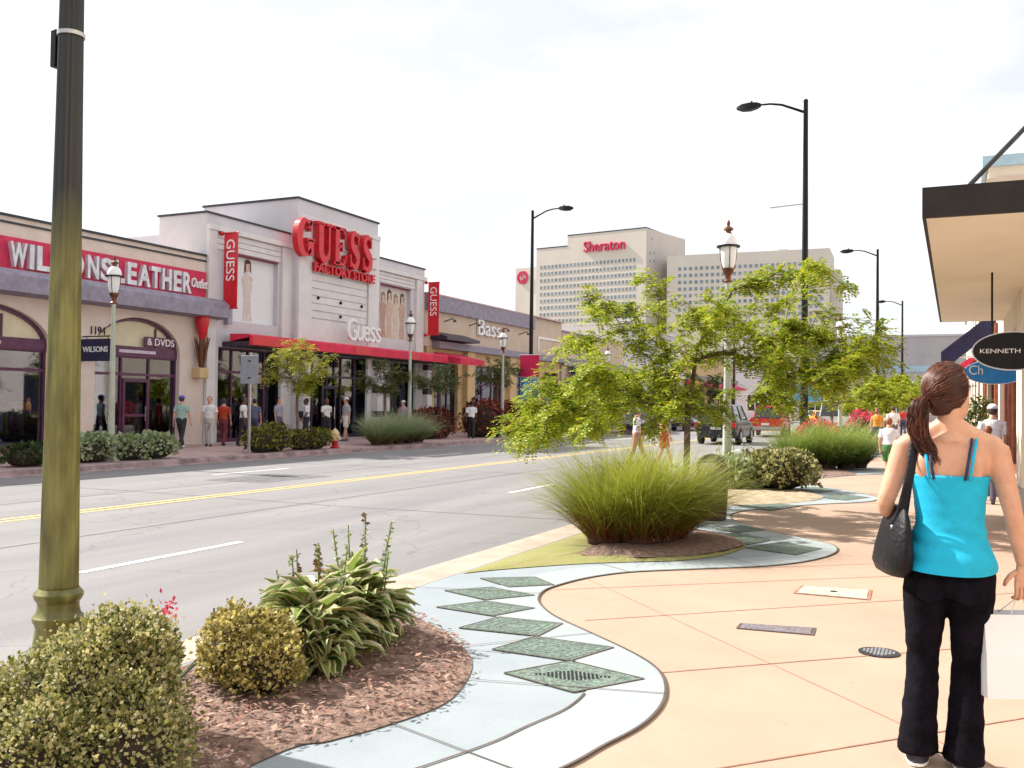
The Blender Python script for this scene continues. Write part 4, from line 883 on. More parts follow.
LV = dict(
 varieg=leafmat('variegated_leaf', [(.035,.06,.012),(.20,.20,.06),(.52,.46,.20),(.58,.53,.28),(.34,.32,.08),(.08,.11,.02),(.64,.60,.38)]),
 varieg2=leafmat('gold_leaf', [(.06,.07,.02),(.34,.28,.06),(.62,.52,.16),(.68,.60,.28),(.16,.12,.03),(.46,.40,.18)]),
 hosta_g=leafmat('hosta_green', [(.055,.12,.02),(.16,.24,.04),(.24,.32,.07),(.09,.15,.03)], .4), hosta_w=leafmat('hosta_margin', [(.58,.54,.32),(.66,.62,.42),(.52,.50,.26),(.40,.26,.12)], .4),
 locust=leafmat('locust_leaf', [(.07,.15,.008),(.20,.31,.012),(.36,.44,.02),(.48,.50,.035),(.34,.27,.03),(.28,.39,.02)], .5, .45),
 locust_dk=leafmat('locust_leaf_dark', [(.02,.05,.008),(.05,.09,.012),(.09,.14,.02),(.13,.16,.03),(.16,.09,.03)], .5, .35),
 yellow=leafmat('yellow_leaf', [(.24,.26,.02),(.36,.36,.03),(.44,.42,.05),(.18,.22,.03)], .5, .5),
 dark=leafmat('dark_leaf', [(.012,.03,.008),(.03,.055,.012),(.06,.09,.015),(.015,.025,.015)], .45, .2),
 hedge=leafmat('hedge_leaf', [(.03,.05,.01),(.09,.11,.015),(.2,.2,.03),(.26,.22,.04),(.02,.03,.01)], .5, .25),
 red=leafmat('burgundy_leaf', [(.05,.01,.012),(.13,.02,.018),(.22,.035,.02),(.30,.09,.04),(.03,.01,.012)], .5, .25),
 pinkfl=leafmat('pink_flower', [(.55,.03,.09),(.65,.10,.16),(.45,.02,.06)], .5, .3), brown=leafmat('dry_seed', [(.13,.05,.03),(.22,.10,.05),(.08,.035,.025)], .8, .1),
 pale=leafmat('pale_green_leaf', [(.16,.24,.08),(.34,.40,.2),(.48,.52,.34),(.05,.1,.03)], .5, .3),
)
# near variegated shrubs
shrub('variegated_shrub', 'largest dome of cream and green variegated leaves at the foot of the green pole', -3.19, 2.80,
      [(.03,.08,.26,.30,.30,.36),(.06,.12,.44,.22,.21,.20),(-.34,-.22,.12,.26,.27,.27),(-.20,.02,.22,.26,.26,.27),(.25,-.04,.15,.24,.24,.28),(.05,-.22,.14,.22,.2,.22)], 34000, .0225, LV['varieg'], core=.74, lw=.36)
shrub('variegated_shrub', 'smaller golden variegated shrub between the big dome and the hosta clumps', -3.42, 4.02, [(-.04,0,.20,.20,.20,.22),(.14,-.02,.13,.19,.18,.18),(-.14,.05,.12,.16,.16,.16),(.04,.12,.22,.16,.15,.16)], 10500, .025, LV['varieg2'], core=.72, lw=.4)
# small crimson blossom
q = gz(181,640); t = thing('flower_plant', 'small crimson flower poking up behind the two near shrubs', 'flower', (-3.72,3.75,.03)); mb = MB()
P = np.array([-3.70,3.75,.46])+rng.normal(size=(50,3))*np.array([.028,.028,.028]); D = unit(rng.normal(size=(50,3))); leaf_quads(mb, P, D, unit(rng.normal(size=(50,3))), np.full(50,.032), np.full(50,.008)); mb.build('blossom', LV['pinkfl'], t, smooth=None)
mb = MB(); [mb.tube([(-3.72,3.75,.03),(-3.74+dx,4.15,.2),(-3.72+dx*2,4.15,.39)], .005, 5) for dx in (-.02,0,.02)]; mb.build('stem', LV['dark'], t)
# hosta clumps
def hosta(label, x, y, R, H, nl, stalks, seed, sc=1.0):
    r_ = np.random.default_rng(seed); t = thing('hosta', label, 'plant', (x,y,.02), 'hostas in the near planting bed'); mb = MB()
    for i in range(nl):
        a = r_.uniform(0,2*PI); q = (i/nl)**.6; el = (1-q)*1.15+.15+r_.uniform(-.15,.15); L_ = R*(.75+.5*r_.random())*sc; w = L_*r_.uniform(.17,.25); hx, hy = math.cos(a), math.sin(a); sx, sy = -hy, hx
        base = np.array([x+hx*.05*q,y+hy*.05*q,.03+H*.85*(1-q)*r_.uniform(.7,1.1)]); pts = []; n = 7
        pos = base.copy(); e = el+.5; st = L_*1.25/n
        curl = r_.uniform(.16,.34); tw = r_.uniform(-.35,.35)
        for k in range(n+1):
            f = k/n; ww = w*max(.05, math.sin(PI*min(1,max(0,(f-.12)/.88))**.8)) if f > .12 else w*.08
            nv = np.array([-math.sin(e)*hx,-math.sin(e)*hy,math.cos(e)]); sd = np.array([sx,sy,0])*math.cos(tw)+nv*math.sin(tw)
            wav = .012*math.sin(k*2.1+i)
            row = [pos+sd*ww*u_+nv*(abs(u_)*ww*.45+wav*abs(u_)) for u_ in (-1,-.62,0,.62,1)]
            pts.append(row); pos = pos+np.array([math.cos(e)*hx,math.cos(e)*hy,math.sin(e)])*st; e -= curl*(.6+f)
        V = [p for r in pts for p in r]; V = [(p[0],p[1],max(p[2],.03)) for p in V]; F = []; mm = []
        for k in range(n):
            for j in range(4): F.append((k*5+j,k*5+j+1,(k+1)*5+j+1,(k+1)*5+j)); mm.append(1 if j in (0,3) else 0)
        b = mb.n; mb.v += [tuple(map(float,p)) for p in V]; mb.n += len(V); mb.f += [tuple(i_+b for i_ in f) for f in F]; mb.m += mm
    mb.build('leaves', [LV['hosta_g'], LV['hosta_w']], t, smooth=180)
    for (dx,dy,h,kind) in stalks:
        mb = MB(); lean = r_.uniform(-.05,.05,2); top = np.array([x+dx+lean[0],y+dy+lean[1],h]); b0 = np.array([x+dx*.6,y+dy*.6,.05]); mb.tube([b0,(b0+top)/2+np.array([.01,0,0]),top], [.007,.006,.004], 5); k = 40 if kind else 44
        f = r_.uniform(.45,1,k); P = b0+(top-b0)*f[:,None]; D = unit(r_.normal(size=(k,3))*np.array([1,1,.5])+np.array([0,0,.3 if not kind else -.3])); mb2 = mb
        leaf_quads(mb, P, D, unit(r_.normal(size=(k,3))), np.full(k,.036 if kind else .034), np.full(k,.011 if kind else .009), 1)
        mb.build('seed_stalk' if kind else 'flower_stalk', [LV['hosta_g'], LV['brown'] if kind else LV['pale']], t, smooth=None)
hosta('broad striped hosta clump with tall pale flower stalks, left of the other', -3.46, 4.62, .33, .20, 190, [(-.22,.1,.62,0),(-.27,.02,.54,0),(-.12,.0,.66,1),(.02,.15,.70,1),(.06,.05,.62,1),(-.04,.12,.68,0),(.14,.2,.66,0)], 3)
hosta('broad striped hosta clump at the right tip with a dark seed stalk', -3.52, 5.16, .32, .22, 190, [(-.1,.1,.74,0),(-.02,.16,.82,1),(.06,.08,.72,0),(.16,.15,.64,0),(.24,.1,.6,0),(-.2,.15,.7,0),(.1,.2,.76,0)], 4)
hosta('low cream edged hosta clump nearest the path, in front of the others', -3.28, 4.44, .20, .22, 90, [], 5, .95)
# ornamental grass clumps
def grassmat(name, base, mid, top, z0, z1):
    m, nt, b = newmat(name); L = nt.links; tc = nt.nodes.new('ShaderNodeTexCoord'); sx = nt.nodes.new('ShaderNodeSeparateXYZ'); L.new(tc.outputs['Object'], sx.inputs[0])
    mr = nt.nodes.new('ShaderNodeMapRange'); mr.inputs[1].default_value = z0; mr.inputs[2].default_value = z1; L.new(sx.outputs[2], mr.inputs[0])
    g = nt.nodes.new('ShaderNodeNewGeometry'); ad = nt.nodes.new('ShaderNodeMath'); ad.operation = 'MULTIPLY_ADD'; L.new(g.outputs['Random Per Island'], ad.inputs[0]); ad.inputs[1].default_value = .5; L.new(mr.outputs[0], ad.inputs[2])
    r = nt.nodes.new('ShaderNodeValToRGB'); el = r.color_ramp.elements; el[0].position = .22; el[0].color = (*base,1); el[1].position = 1; el[1].color = (*top,1); e = el.new(.58); e.color = (*mid,1); L.new(ad.outputs[0], r.inputs[0])
    L.new(r.outputs[0], b.inputs['Base Color']); b.inputs['Roughness'].default_value = .5
    t = nt.nodes.new('ShaderNodeBsdfTranslucent'); L.new(r.outputs[0], t.inputs[0]); mx = nt.nodes.new('ShaderNodeMixShader'); mx.inputs[0].default_value = .4; L.new(b.outputs[0], mx.inputs[1]); L.new(t.outputs[0], mx.inputs[2]); L.new(mx.outputs[0], nt.nodes['Material Output'].inputs['Surface']); return m
def grass_clump(name, label, x, y, tufts, n, H, mat, spread=.75, w=.004, group='fountain grass clumps along the street', z0=.03, seg=6, basecol=None, droop=1.0):
    t = thing(name, label, 'grass clump', (x,y,z0), group); mb = MB(); per = n//len(tufts); Vs = []
    for (dx,dy,s) in tufts:
        a = rng.uniform(0,2*PI,per); r0 = np.sqrt(rng.random(per))*.16*s; e = rng.beta(2,1.6,per)*1.15+.35; e = np.pi/2-(np.pi/2-e)*spread; hh = H*s*rng.uniform(.45,1.15,per)*(1+.12*np.sin(a*3+dx*9))
        bx = x+dx+np.cos(a)*r0; by = y+dy+np.sin(a)*r0; a2 = a+rng.normal(0,.35,per); pos = np.stack([bx,by,np.full(per,z0)],1); el = e.copy(); rows = []
        sd = np.stack([-np.sin(a2),np.cos(a2),np.zeros(per)],1)
        tw = rng.uniform(-1,1,per)[:,None]; sd = unit(sd+tw*np.array([0,0,.8]))
        cv = rng.uniform(.05,.26,per)*droop
        for k in range(seg+1):
            f = k/seg; ww = w*(1-f*.85)*(1 if k else .8); rows.append((pos-sd*ww, pos+sd*ww)); step = (hh*1.25/seg)[:,None]
            pos = pos+np.stack([np.cos(el)*np.cos(a2),np.cos(el)*np.sin(a2),np.sin(el)],1)*step; el = el-cv*(.4+1.6*f)
        V = np.concatenate([np.stack(r,1) for r in rows],1)  # per x (2*(seg+1)) x 3
        F = []; 
        base = np.arange(per)[:,None]*(2*(seg+1)); 
        for k in range(seg): F.append(base+np.array([[2*k,2*k+1,2*k+3,2*k+2]]))
        V = V.reshape(-1,3); V[:,2] = np.maximum(V[:,2], z0); mb.addnp(V, np.concatenate(F,0))
    mb.build('blades', mat, t, smooth=None)
    cb = MB()
    for (dx,dy,s) in tufts: cb.lathe([(.20*s,0),(.22*s,H*s*.10),(.20*s,H*s*.2),(.08*s,H*s*.27)], (x+dx,y+dy,z0), 12)
    cb.build('dead_thatch', basecol or cm((.06,.025,.02)), t, smooth=180); return t
gm1 = grassmat('fountain_grass', (.20,.035,.02), (.19,.22,.018), (.34,.37,.05), .10, 1.0)
gm2 = grassmat('fountain_grass_far', (.04,.03,.012), (.11,.18,.02), (.27,.34,.07), .1, 1.0)
gm3 = grassmat('fountain_grass_pale', (.14,.04,.02), (.18,.24,.08), (.36,.42,.24), .0, .9)
grass_clump('fountain_grass', 'big yellow green fountain grass clump with reddish base beside the wavy path', -3.05, 9.95,
            [(-.42,-.02,.98),(-.08,.08,1.0),(.10,.30,.92),(.10,.62,.98),(-.34,.4,.9)], 15000, .92, gm1)
grass_clump('fountain_grass', 'wide green fountain grass clump further along by the tall lamp pole', -3.0, 24.9,
            [(-.75,-.1,1.0),(-.3,.1,1.0),(.1,.1,1.0),(.5,.5,1),(.75,1.1,1.0),(0,.9,1.0)], 7500, 1.02, gm2, w=.007)
grass_clump('fountain_grass', 'pale rounded fountain grass clump on the far pavement beside a lamp post', -18.95-.2, 30.9,
            [(0,-1.5,.95),(0,-.8,1.0),(0,0,1.02),(0,.8,1.0),(0,1.5,.95)], 5200, 1.02, gm3, w=.012)
grass_clump('fountain_grass', 'pale fountain grass clump on the far pavement behind the left branches', -19.2, 46.5, [(0,-1.2,1),(0,0,1),(0,1.2,1)], 2600, 1.0, gm3, w=.014)
grass_clump('fountain_grass', 'small green grass clump beside the walking couple far down the pavement', -3.4, 37.5, [(0,-.5,.9),(.1,.4,.9)], 1600, .8, gm2, w=.012)
gt = next(o for o in bpy.data.objects if o.name == 'fountain_grass'); mb = MB()
for k in range(95):   # wispy seed plumes and dry bent blades above the near clump
    a = rng.uniform(0,2*PI); x0_, y0_ = -3.05+rng.uniform(-.4,.3), 9.95+rng.uniform(-.1,.6); h = rng.uniform(.75,1.12); o_ = rng.uniform(.25,.75); pts = [(x0_,y0_,.1),(x0_+math.cos(a)*o_*.35,y0_+math.sin(a)*o_*.35,h*.62),(x0_+math.cos(a)*o_,y0_+math.sin(a)*o_,h*rng.uniform(.8,1.0))]; P = crom(pts, 4) if False else [np.array(p) for p in pts]; mb.tube(P, [.0022,.002,.0014], 4); q = 22; f = rng.uniform(.55,1.05,q)[:,None]; B_ = P[1]+(P[2]-P[1])*f; d_ = unit(P[2]-P[1]); leaf_quads(mb, B_, d_+rng.normal(size=(q,3))*.45, rng.normal(size=(q,3)), np.full(q,.045), np.full(q,.0022))
mb.build('seed_plumes', leafmat('plume', [(.30,.24,.12),(.42,.36,.2),(.36,.36,.14),(.25,.14,.07)], .7, .4), gt, smooth=None)
# second bed: variegated mound + hosta-like leaves
shrub('variegated_shrub', 'low mound of cream and green leaves in the sandy second bed by the lamp post', -3.05, 18.35, [(.1,0,.32,.62,.5,.42),(-.35,.2,.28,.45,.4,.34)], 5200, .075, LV['varieg'], core=.8)
shrub('leafy_plant', 'loose broad leaved plant left of the mound in the sandy second bed', -3.75, 18.2, [(0,0,.2,.4,.4,.34)], 1300, .15, LV['pale'], core=.5, lw=.22, cat='plant', corem=M['twig'])
t = thing('flower_plant', 'thin pale flowering stalks rising at the back of the sandy second bed', 'plant', (-3.9,19.2,.03)); mb = MB()
for k in range(16):
    a = rng.uniform(-.35,.35,2); h = rng.uniform(.5,.95); mb.tube([(-3.9+a[0],19.2+a[1],.03),(-3.9+a[0]*1.3,19.2+a[1]*1.3,h)], [.008,.004], 4); kq = 14; f = rng.uniform(.5,1,kq); P = np.array([-3.9+a[0]*1.2,19.2+a[1]*1.2,0])+np.array([0,0,1])*(h*f)[:,None]; leaf_quads(mb, P, rng.normal(size=(kq,3)), rng.normal(size=(kq,3)), np.full(kq,.06), np.full(kq,.015))
mb.build('stalks', LV['pale'], t, smooth=None)

# ------------------------------------------------------------------ trees grown towards their crown tips
def grow_tree(name, label, base, fork, tips, leafm, frond=.30, leaflet=(.055,.012), nf=34, npair=9, trunk_r=.055, group=None, seed=1, droop=.5, barkm=None, cat='tree', spread=.34, mid=True, minr=.005):
    r_ = np.random.default_rng(seed); t = thing(name, label, cat, tuple(base), group)
    base = np.array(base, float); fork = np.array(fork, float)
    nodes = [base]; par = [-1]; n0 = 8
    for k in range(1, n0+1):
        f = k/n0; nodes.append(base+(fork-base)*f+np.array([math.sin(f*5)*.03, math.cos(f*4)*.03-.03,0])); par.append(k-1)
    order = sorted(range(len(tips)), key=lambda i: np.linalg.norm(tips[i]-fork)); tipn = []; trunk_end = n0
    for i in order:
        T = np.array(tips[i], float); best = None
        for j in range(3 if len(nodes) > n0+1 else n0, len(nodes)):
            if j < n0-1: continue
            d = T-nodes[j]; L_ = np.linalg.norm(d); hz = np.linalg.norm(d[:2]); c = L_+(.9*max(0, nodes[j][2]-T[2]))+ .35*np.linalg.norm(nodes[j][:2]-fork[:2])*0 + (1.2 if np.dot(d[:2], nodes[j][:2]-fork[:2]) < 0 and j > n0 else 0)
            if best is None or c < best[0]: best = (c, j)
        j = best[1]; A = nodes[j]; L_ = np.linalg.norm(T-A); k = max(2, int(L_/.22)); up = np.array([0,0,1.])*L_*.16; w1, w2 = r_.normal(0,.05*L_,3), r_.normal(0,.035*L_,3); p = j
        for q in range(1, k+1):
            f = q/k; pos = A+(T-A)*f+up*math.sin(PI*f)*.9+w1*math.sin(PI*f)+w2*math.sin(2*PI*f)
            nodes.append(pos); par.append(p); p = len(nodes)-1
        tipn.append(p)
    n = len(nodes); cnt = [0]*n
    for q in tipn:
        while q != -1: cnt[q] += 1; q = par[q]
    tot = max(cnt); rad = [max(minr, trunk_r*(c/tot)**.5) for c in cnt]; kids = [[] for _ in range(n)]
    for i, p in enumerate(par):
        if p >= 0: kids[p].append(i)
    # chains
    mb = MB(); stack = [(0, None)]
    while stack:
        s0, pr = stack.pop(); ch = [s0] if pr is None else [pr, s0]; c = s0
        while kids[c]:
            nx = max(kids[c], key=lambda q: cnt[q]); [stack.append((q, c)) for q in kids[c] if q != nx]; ch.append(nx); c = nx
        pts = [nodes[q] for q in ch]; rr = [rad[q] for q in ch]
        if pr is not None: rr[0] = rad[s0]
        else: rr[0] *= 1.35; rr[1] *= 1.1
        rr[-1] *= .6
        mb.tube(pts, rr, 7 if rr[0] > .02 else 5)
    mb.build('trunk', barkm or M['bark'], t, smooth=180)
    # fronds on the outer twigs
    cand = [i for i in range(n) if i > n0 and cnt[i] <= 2]; lb = MB(); tw = MB()
    dep = {}; 
    Pn = []; Dn = []
    for T in tipn:
        q = T; L_ = 0; path_ = []
        while q > n0 and L_ < spread*2.6:
            path_.append(q); 
            if par[q] >= 0: L_ += np.linalg.norm(nodes[q]-nodes[par[q]])
            q = par[q]
        dirv = unit(nodes[T]-nodes[path_[-1]]) if len(path_) > 1 else np.array([0,0,1.])
        for _ in range(nf):
            a = nodes[path_[int(len(path_)*r_.random()**1.4)]]; Pn.append(a+r_.normal(0,.05,3)); dd = dirv*.5+r_.normal(0,1,3)*np.array([1,1,.45]); Dn.append(unit(dd))
    Pn = np.array(Pn); Dn = np.array(Dn); K = len(Pn); fl = frond*r_.uniform(.6,1.2,K)
    for s in range(npair):
        f = (s+.6)/npair; P = Pn+Dn*(fl*f)[:,None]+np.array([0,0,-1.])*(droop*fl*f*f)[:,None]
        tang = unit(Dn+np.array([0,0,-1.])*(2*droop*f)); sd = unit(np.cross(tang, np.array([0,0,1.]))+r_.normal(0,.05,(K,3))); up_ = np.cross(sd, tang)
        for sg in (-1,1):
            D = unit(sd*sg+tang*.45+r_.normal(0,.16,(K,3))); ll = leaflet[0]*(1-.5*abs(f-.5))*r_.uniform(.8,1.2,K); leaf_quads(lb, P, D, up_+r_.normal(0,.25,(K,3)), ll, ll*leaflet[1]/leaflet[0], 0, .1)
    lb.build('crown', leafm, t, smooth=None); return t
# main street tree, crown tips placed in metres about the trunk (across the view, height) with depth filling the disc
rgt = np.array([math.cos(YAW), math.sin(YAW)]); fwd = np.array([-math.sin(YAW), math.cos(YAW)])
tb = np.array([-3.62, 13.6, .02]); M2 = 13.6/FPX
def env(xs, tab): return np.interp(xs, [a for a,_,_ in tab], [b for _,b,_ in tab]), np.interp(xs, [a for a,_,_ in tab], [c for _,_,c in tab])
tab = [(-2.60,1.25,1.05),(-2.35,1.65,1.05),(-2.0,2.05,1.1),(-1.6,2.55,1.15),(-1.25,3.10,1.25),(-.9,3.1,1.3),(-.5,3.45,1.35),(-.1,2.9,1.4),(.4,3.0,1.3),(.8,3.3,1.3),(1.1,3.45,1.25),(1.6,3.45,1.4),(2.0,3.35,1.7),(2.4,2.95,1.9),(2.8,2.65,2.15),(3.15,2.45,2.2)]
r_ = np.random.default_rng(11); tips = []
outl = [(-2.55,1.2),(-2.3,1.6),(-2.45,1.35),(-1.95,2.0),(-1.9,1.3),(-1.55,2.5),(-1.3,2.95),(-1.35,3.15),(-.95,3.0),(-.6,3.4),(-.35,3.3),(.95,3.35),(1.15,3.45),(1.45,3.48),(1.75,3.4),(2.0,3.2),(2.25,2.95),(2.5,2.8),(2.85,2.6),(3.1,2.45),(2.5,2.2),(2.1,1.9),(.6,2.95),(.35,2.6)]
for dx, z in outl: tips.append((dx, r_.uniform(-.5,.5), z))
while len(tips) < 175:
    dx = r_.uniform(-2.4,2.95); hi, lo = env(dx, tab); f = r_.random()
    z = lo+(hi-lo)*f; dy = r_.uniform(-1,1)*1.9*math.sqrt(max(.05,1-(dx/3.2)**2))
    if -1.2 < dx < .1 and 2.45 < z < 3.0 and r_.random() < .75: continue
    if -.1 < dx < .75 and 1.9 < z < 2.7 and r_.random() < .6: continue
    tips.append((dx,dy,z))
T3 = [np.array([*(tb[:2]+rgt*dx+fwd*dy), z]) for dx,dy,z in tips]
grow_tree('locust_tree', 'wide feathery yellow green locust tree behind the big fountain grass, in front of the street', tb, tb+np.array([*(rgt*.17),1.62]), T3, LV['locust'], frond=.27, leaflet=(.060,.0165), nf=38, droop=.38, seed=2, trunk_r=.047)
def round_tips(c, rx, rz, n, seed, flat=.6, lo=-.8):
    r_ = np.random.default_rng(seed); out = []
    while len(out) < n:
        d = unit(r_.normal(size=3)); 
        if d[2] < lo: continue
        k = r_.uniform(.55,1); out.append(np.array(c)+d*np.array([rx,rx,rz])*k)
    return out
def street_tree(label, x, y, H, rx, rz, leafm, n=40, seed=1, group=None, name='locust_tree', nf=16, lf=(.10,.022), tr=.05, fr=.34):
    tips = round_tips((x,y,H-rz), rx, rz, n, seed); grow_tree(name, label, (x,y,.0), (x+.05,y,max(.8,H-2*rz+.1)), tips, leafm, frond=fr, leaflet=lf, nf=nf, npair=6, trunk_r=tr, seed=seed, group=group, spread=.4, minr=.01)
def txy(px, X): p = gx(px, 440, X); return p[1]
street_tree('bright yellow leaved street tree in front of the grey store window', -19.3, txy(297,-19.3), 3.75, 1.15, 1.05, LV['yellow'], 44, 3)
street_tree('dark leaved street tree hiding the store doors left of the second far lamp post', -20.3, txy(385,-20.3), 3.3, 1.3, .75, LV['locust_dk'], 34, 4)
street_tree('dark leaved street tree just right of the second far lamp post', -20.6, txy(440,-20.6), 3.4, 1.5, .7, LV['locust_dk'], 34, 5)
street_tree('dark topped street tree with yellow tips in front of the ochre shop', -20.6, txy(497,-20.6), 3.9, 1.6, .8, LV['locust_dk'], 34, 6)
street_tree('dark street tree past the banner pole on the far pavement', -20.4, 55, 3.8, 1.6, .9, LV['locust_dk'], 30, 9)
street_tree('dark green street tree on the far pavement near the parked cars', -20.2, 68, 4.2, 2, 1.1, LV['locust_dk'], 30, 10)
street_tree('dark green street tree furthest away on the far pavement', -20, 86, 4.6, 2.4, 1.3, LV['locust_dk'], 30, 12, lf=(.2,.05))
# near-side trees receding
street_tree('thin reddish twigged tree behind the second fountain grass clump', -3.7, 33.0, 3.1, 1.25, .85, LV['locust'], 34, 21, nf=10, lf=(.09,.02))
street_tree('rounded green tree behind the walking couple left of the third lamp', -3.6, 46.0, 3.1, 1.9, .95, LV['locust'], 44, 22, nf=18, lf=(.14,.035))
street_tree('broad green tree just left of the woman head far down the pavement', -3.1, 51.5, 3.5, 2.2, 1.1, LV['locust'], 50, 23, nf=20, lf=(.16,.045))
street_tree('green tree beyond the broad tree on the near pavement', -3.5, 62.0, 3.9, 2.4, 1.3, LV['locust'], 44, 24, nf=18, lf=(.18,.05))
street_tree('green tree furthest down the near pavement', -3.5, 76.0, 4.0, 2.6, 1.4, LV['locust'], 44, 25, nf=18, lf=(.2,.06))
# far pavement shrubs
def fshrub(label, px, X, L_, H, n, ll, mat, name='shrub', W_=.45, cat='shrub', yy=None):
    y = txy(px, X) if yy is None else yy; k = max(1, int(round(L_/.9))); lobes = [(rng.uniform(-.05,.05), -L_/2+L_*(i+.5)/k, H*.4, W_, L_/k*.72, H*.62*rng.uniform(.9,1.1)) for i in range(k)]
    return shrub(name, label, X, y, lobes, n, ll, mat, core=.8)
fshrub('dark low bush on the far pavement at the left edge', 30, -19.2, 1.0, .5, 700, .10, LV['dark'])
fshrub('pale flowering plants left of the first far lamp post', 92, -19.3, 1.0, .65, 900, .11, LV['pale'], name='leafy_plant', cat='plant')
fshrub('green and cream plants right of the first far lamp post', 143, -19.3, 1.7, .62, 1500, .11, LV['pale'], name='leafy_plant', cat='plant')
fshrub('dark clipped hedge with yellow green top under the yellow tree', 268, -19.2, 1.5, .75, 1600, .10, LV['hedge'], name='hedge', cat='hedge')
fshrub('shorter dark hedge beside the fire hydrant', 308, -19.2, 1.4, .62, 1200, .10, LV['hedge'], name='hedge', cat='hedge')
fshrub('rust red bush behind the pale grass clump on the far pavement', 430, -21.0, 2.4, 1.25, 1500, .13, LV['red'], W_=.7, name='burgundy_shrub')
fshrub('dark burgundy bush right of the man in a white T-shirt', 494, -20.1, 3.6, 1.55, 3000, .16, LV['red'], W_=1.1, name='burgundy_shrub')
fshrub('magenta flowering bush left of the woman in the orange top', 0, -3.5, 1.6, 1.3, 900, .12, LV['pinkfl'], W_=.6, name='flowering_shrub', yy=42.5)
fshrub('dark bush at the feet of the walking couple', 0, -3.3, 1.4, .8, 800, .12, LV['dark'], W_=.6, yy=35.2)
fshrub('pink flowering bush behind the second fountain grass clump', 0, -3.8, 1.6, 1.1, 900, .12, LV['pinkfl'], W_=.6, name='flowering_shrub', yy=30.5)
# potted evergreen by the right-hand shops
t = thing('potted_shrub', 'bushy green potted shrub standing before the shops right of the woman head', 'potted plant', (.42,19.6,0))
mb = MB(); mb.lathe([(.17,0),(.2,.05),(.26,.5),(.29,.52),(.29,.56),(.24,.56)], (.42,19.6,0), 20); mb.build('pot', cm((.25,.12,.08)), t)
mb = MB(); k = 1500; d = unit(rng.normal(size=(k,3))); P = np.array([.42,19.6,1.2])+d*np.array([.30,.30,.62])*rng.uniform(.6,1.05,k)[:,None]; leaf_quads(mb, P, unit(d+rng.normal(size=(k,3))*.8), d, rng.uniform(.05,.09,k), rng.uniform(.015,.03,k)); mb.build('foliage', LV['locust_dk'], t, smooth=None)
mb = MB(); mb.tube([(.42,19.6,.5),(.42,19.6,1.5)], .03, 8); mb.build('stem', M['bark'], t)
# distant wood behind the roofs
# ================================================================== STREET FURNITURE
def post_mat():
    m, nt, b = newmat('backlit_post'); L = nt.links; tc = nt.nodes.new('ShaderNodeTexCoord'); sx = nt.nodes.new('ShaderNodeSeparateXYZ'); L.new(tc.outputs['Object'], sx.inputs[0])
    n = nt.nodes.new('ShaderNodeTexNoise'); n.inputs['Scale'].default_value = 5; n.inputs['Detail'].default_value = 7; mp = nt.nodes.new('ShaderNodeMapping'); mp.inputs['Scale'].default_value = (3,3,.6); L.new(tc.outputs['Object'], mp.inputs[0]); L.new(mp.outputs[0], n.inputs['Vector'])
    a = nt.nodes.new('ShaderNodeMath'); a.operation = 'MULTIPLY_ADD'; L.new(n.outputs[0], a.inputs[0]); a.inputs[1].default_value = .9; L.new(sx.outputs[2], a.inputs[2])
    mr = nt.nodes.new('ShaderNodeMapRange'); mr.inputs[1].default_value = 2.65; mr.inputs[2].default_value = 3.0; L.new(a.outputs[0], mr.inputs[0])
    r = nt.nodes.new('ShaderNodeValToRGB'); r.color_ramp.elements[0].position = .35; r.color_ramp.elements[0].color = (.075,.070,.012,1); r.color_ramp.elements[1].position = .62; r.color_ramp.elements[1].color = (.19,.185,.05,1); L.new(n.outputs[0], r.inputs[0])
    mx = nt.nodes.new('ShaderNodeMixRGB'); L.new(mr.outputs[0], mx.inputs[0]); L.new(r.outputs[0], mx.inputs[1]); mx.inputs[2].default_value = (.004,.0045,.004,1); L.new(mx.outputs[0], b.inputs['Base Color']); b.inputs['Roughness'].default_value = .38  # near-black top: backlit contrast against the sky, put into the olive colour
    return m
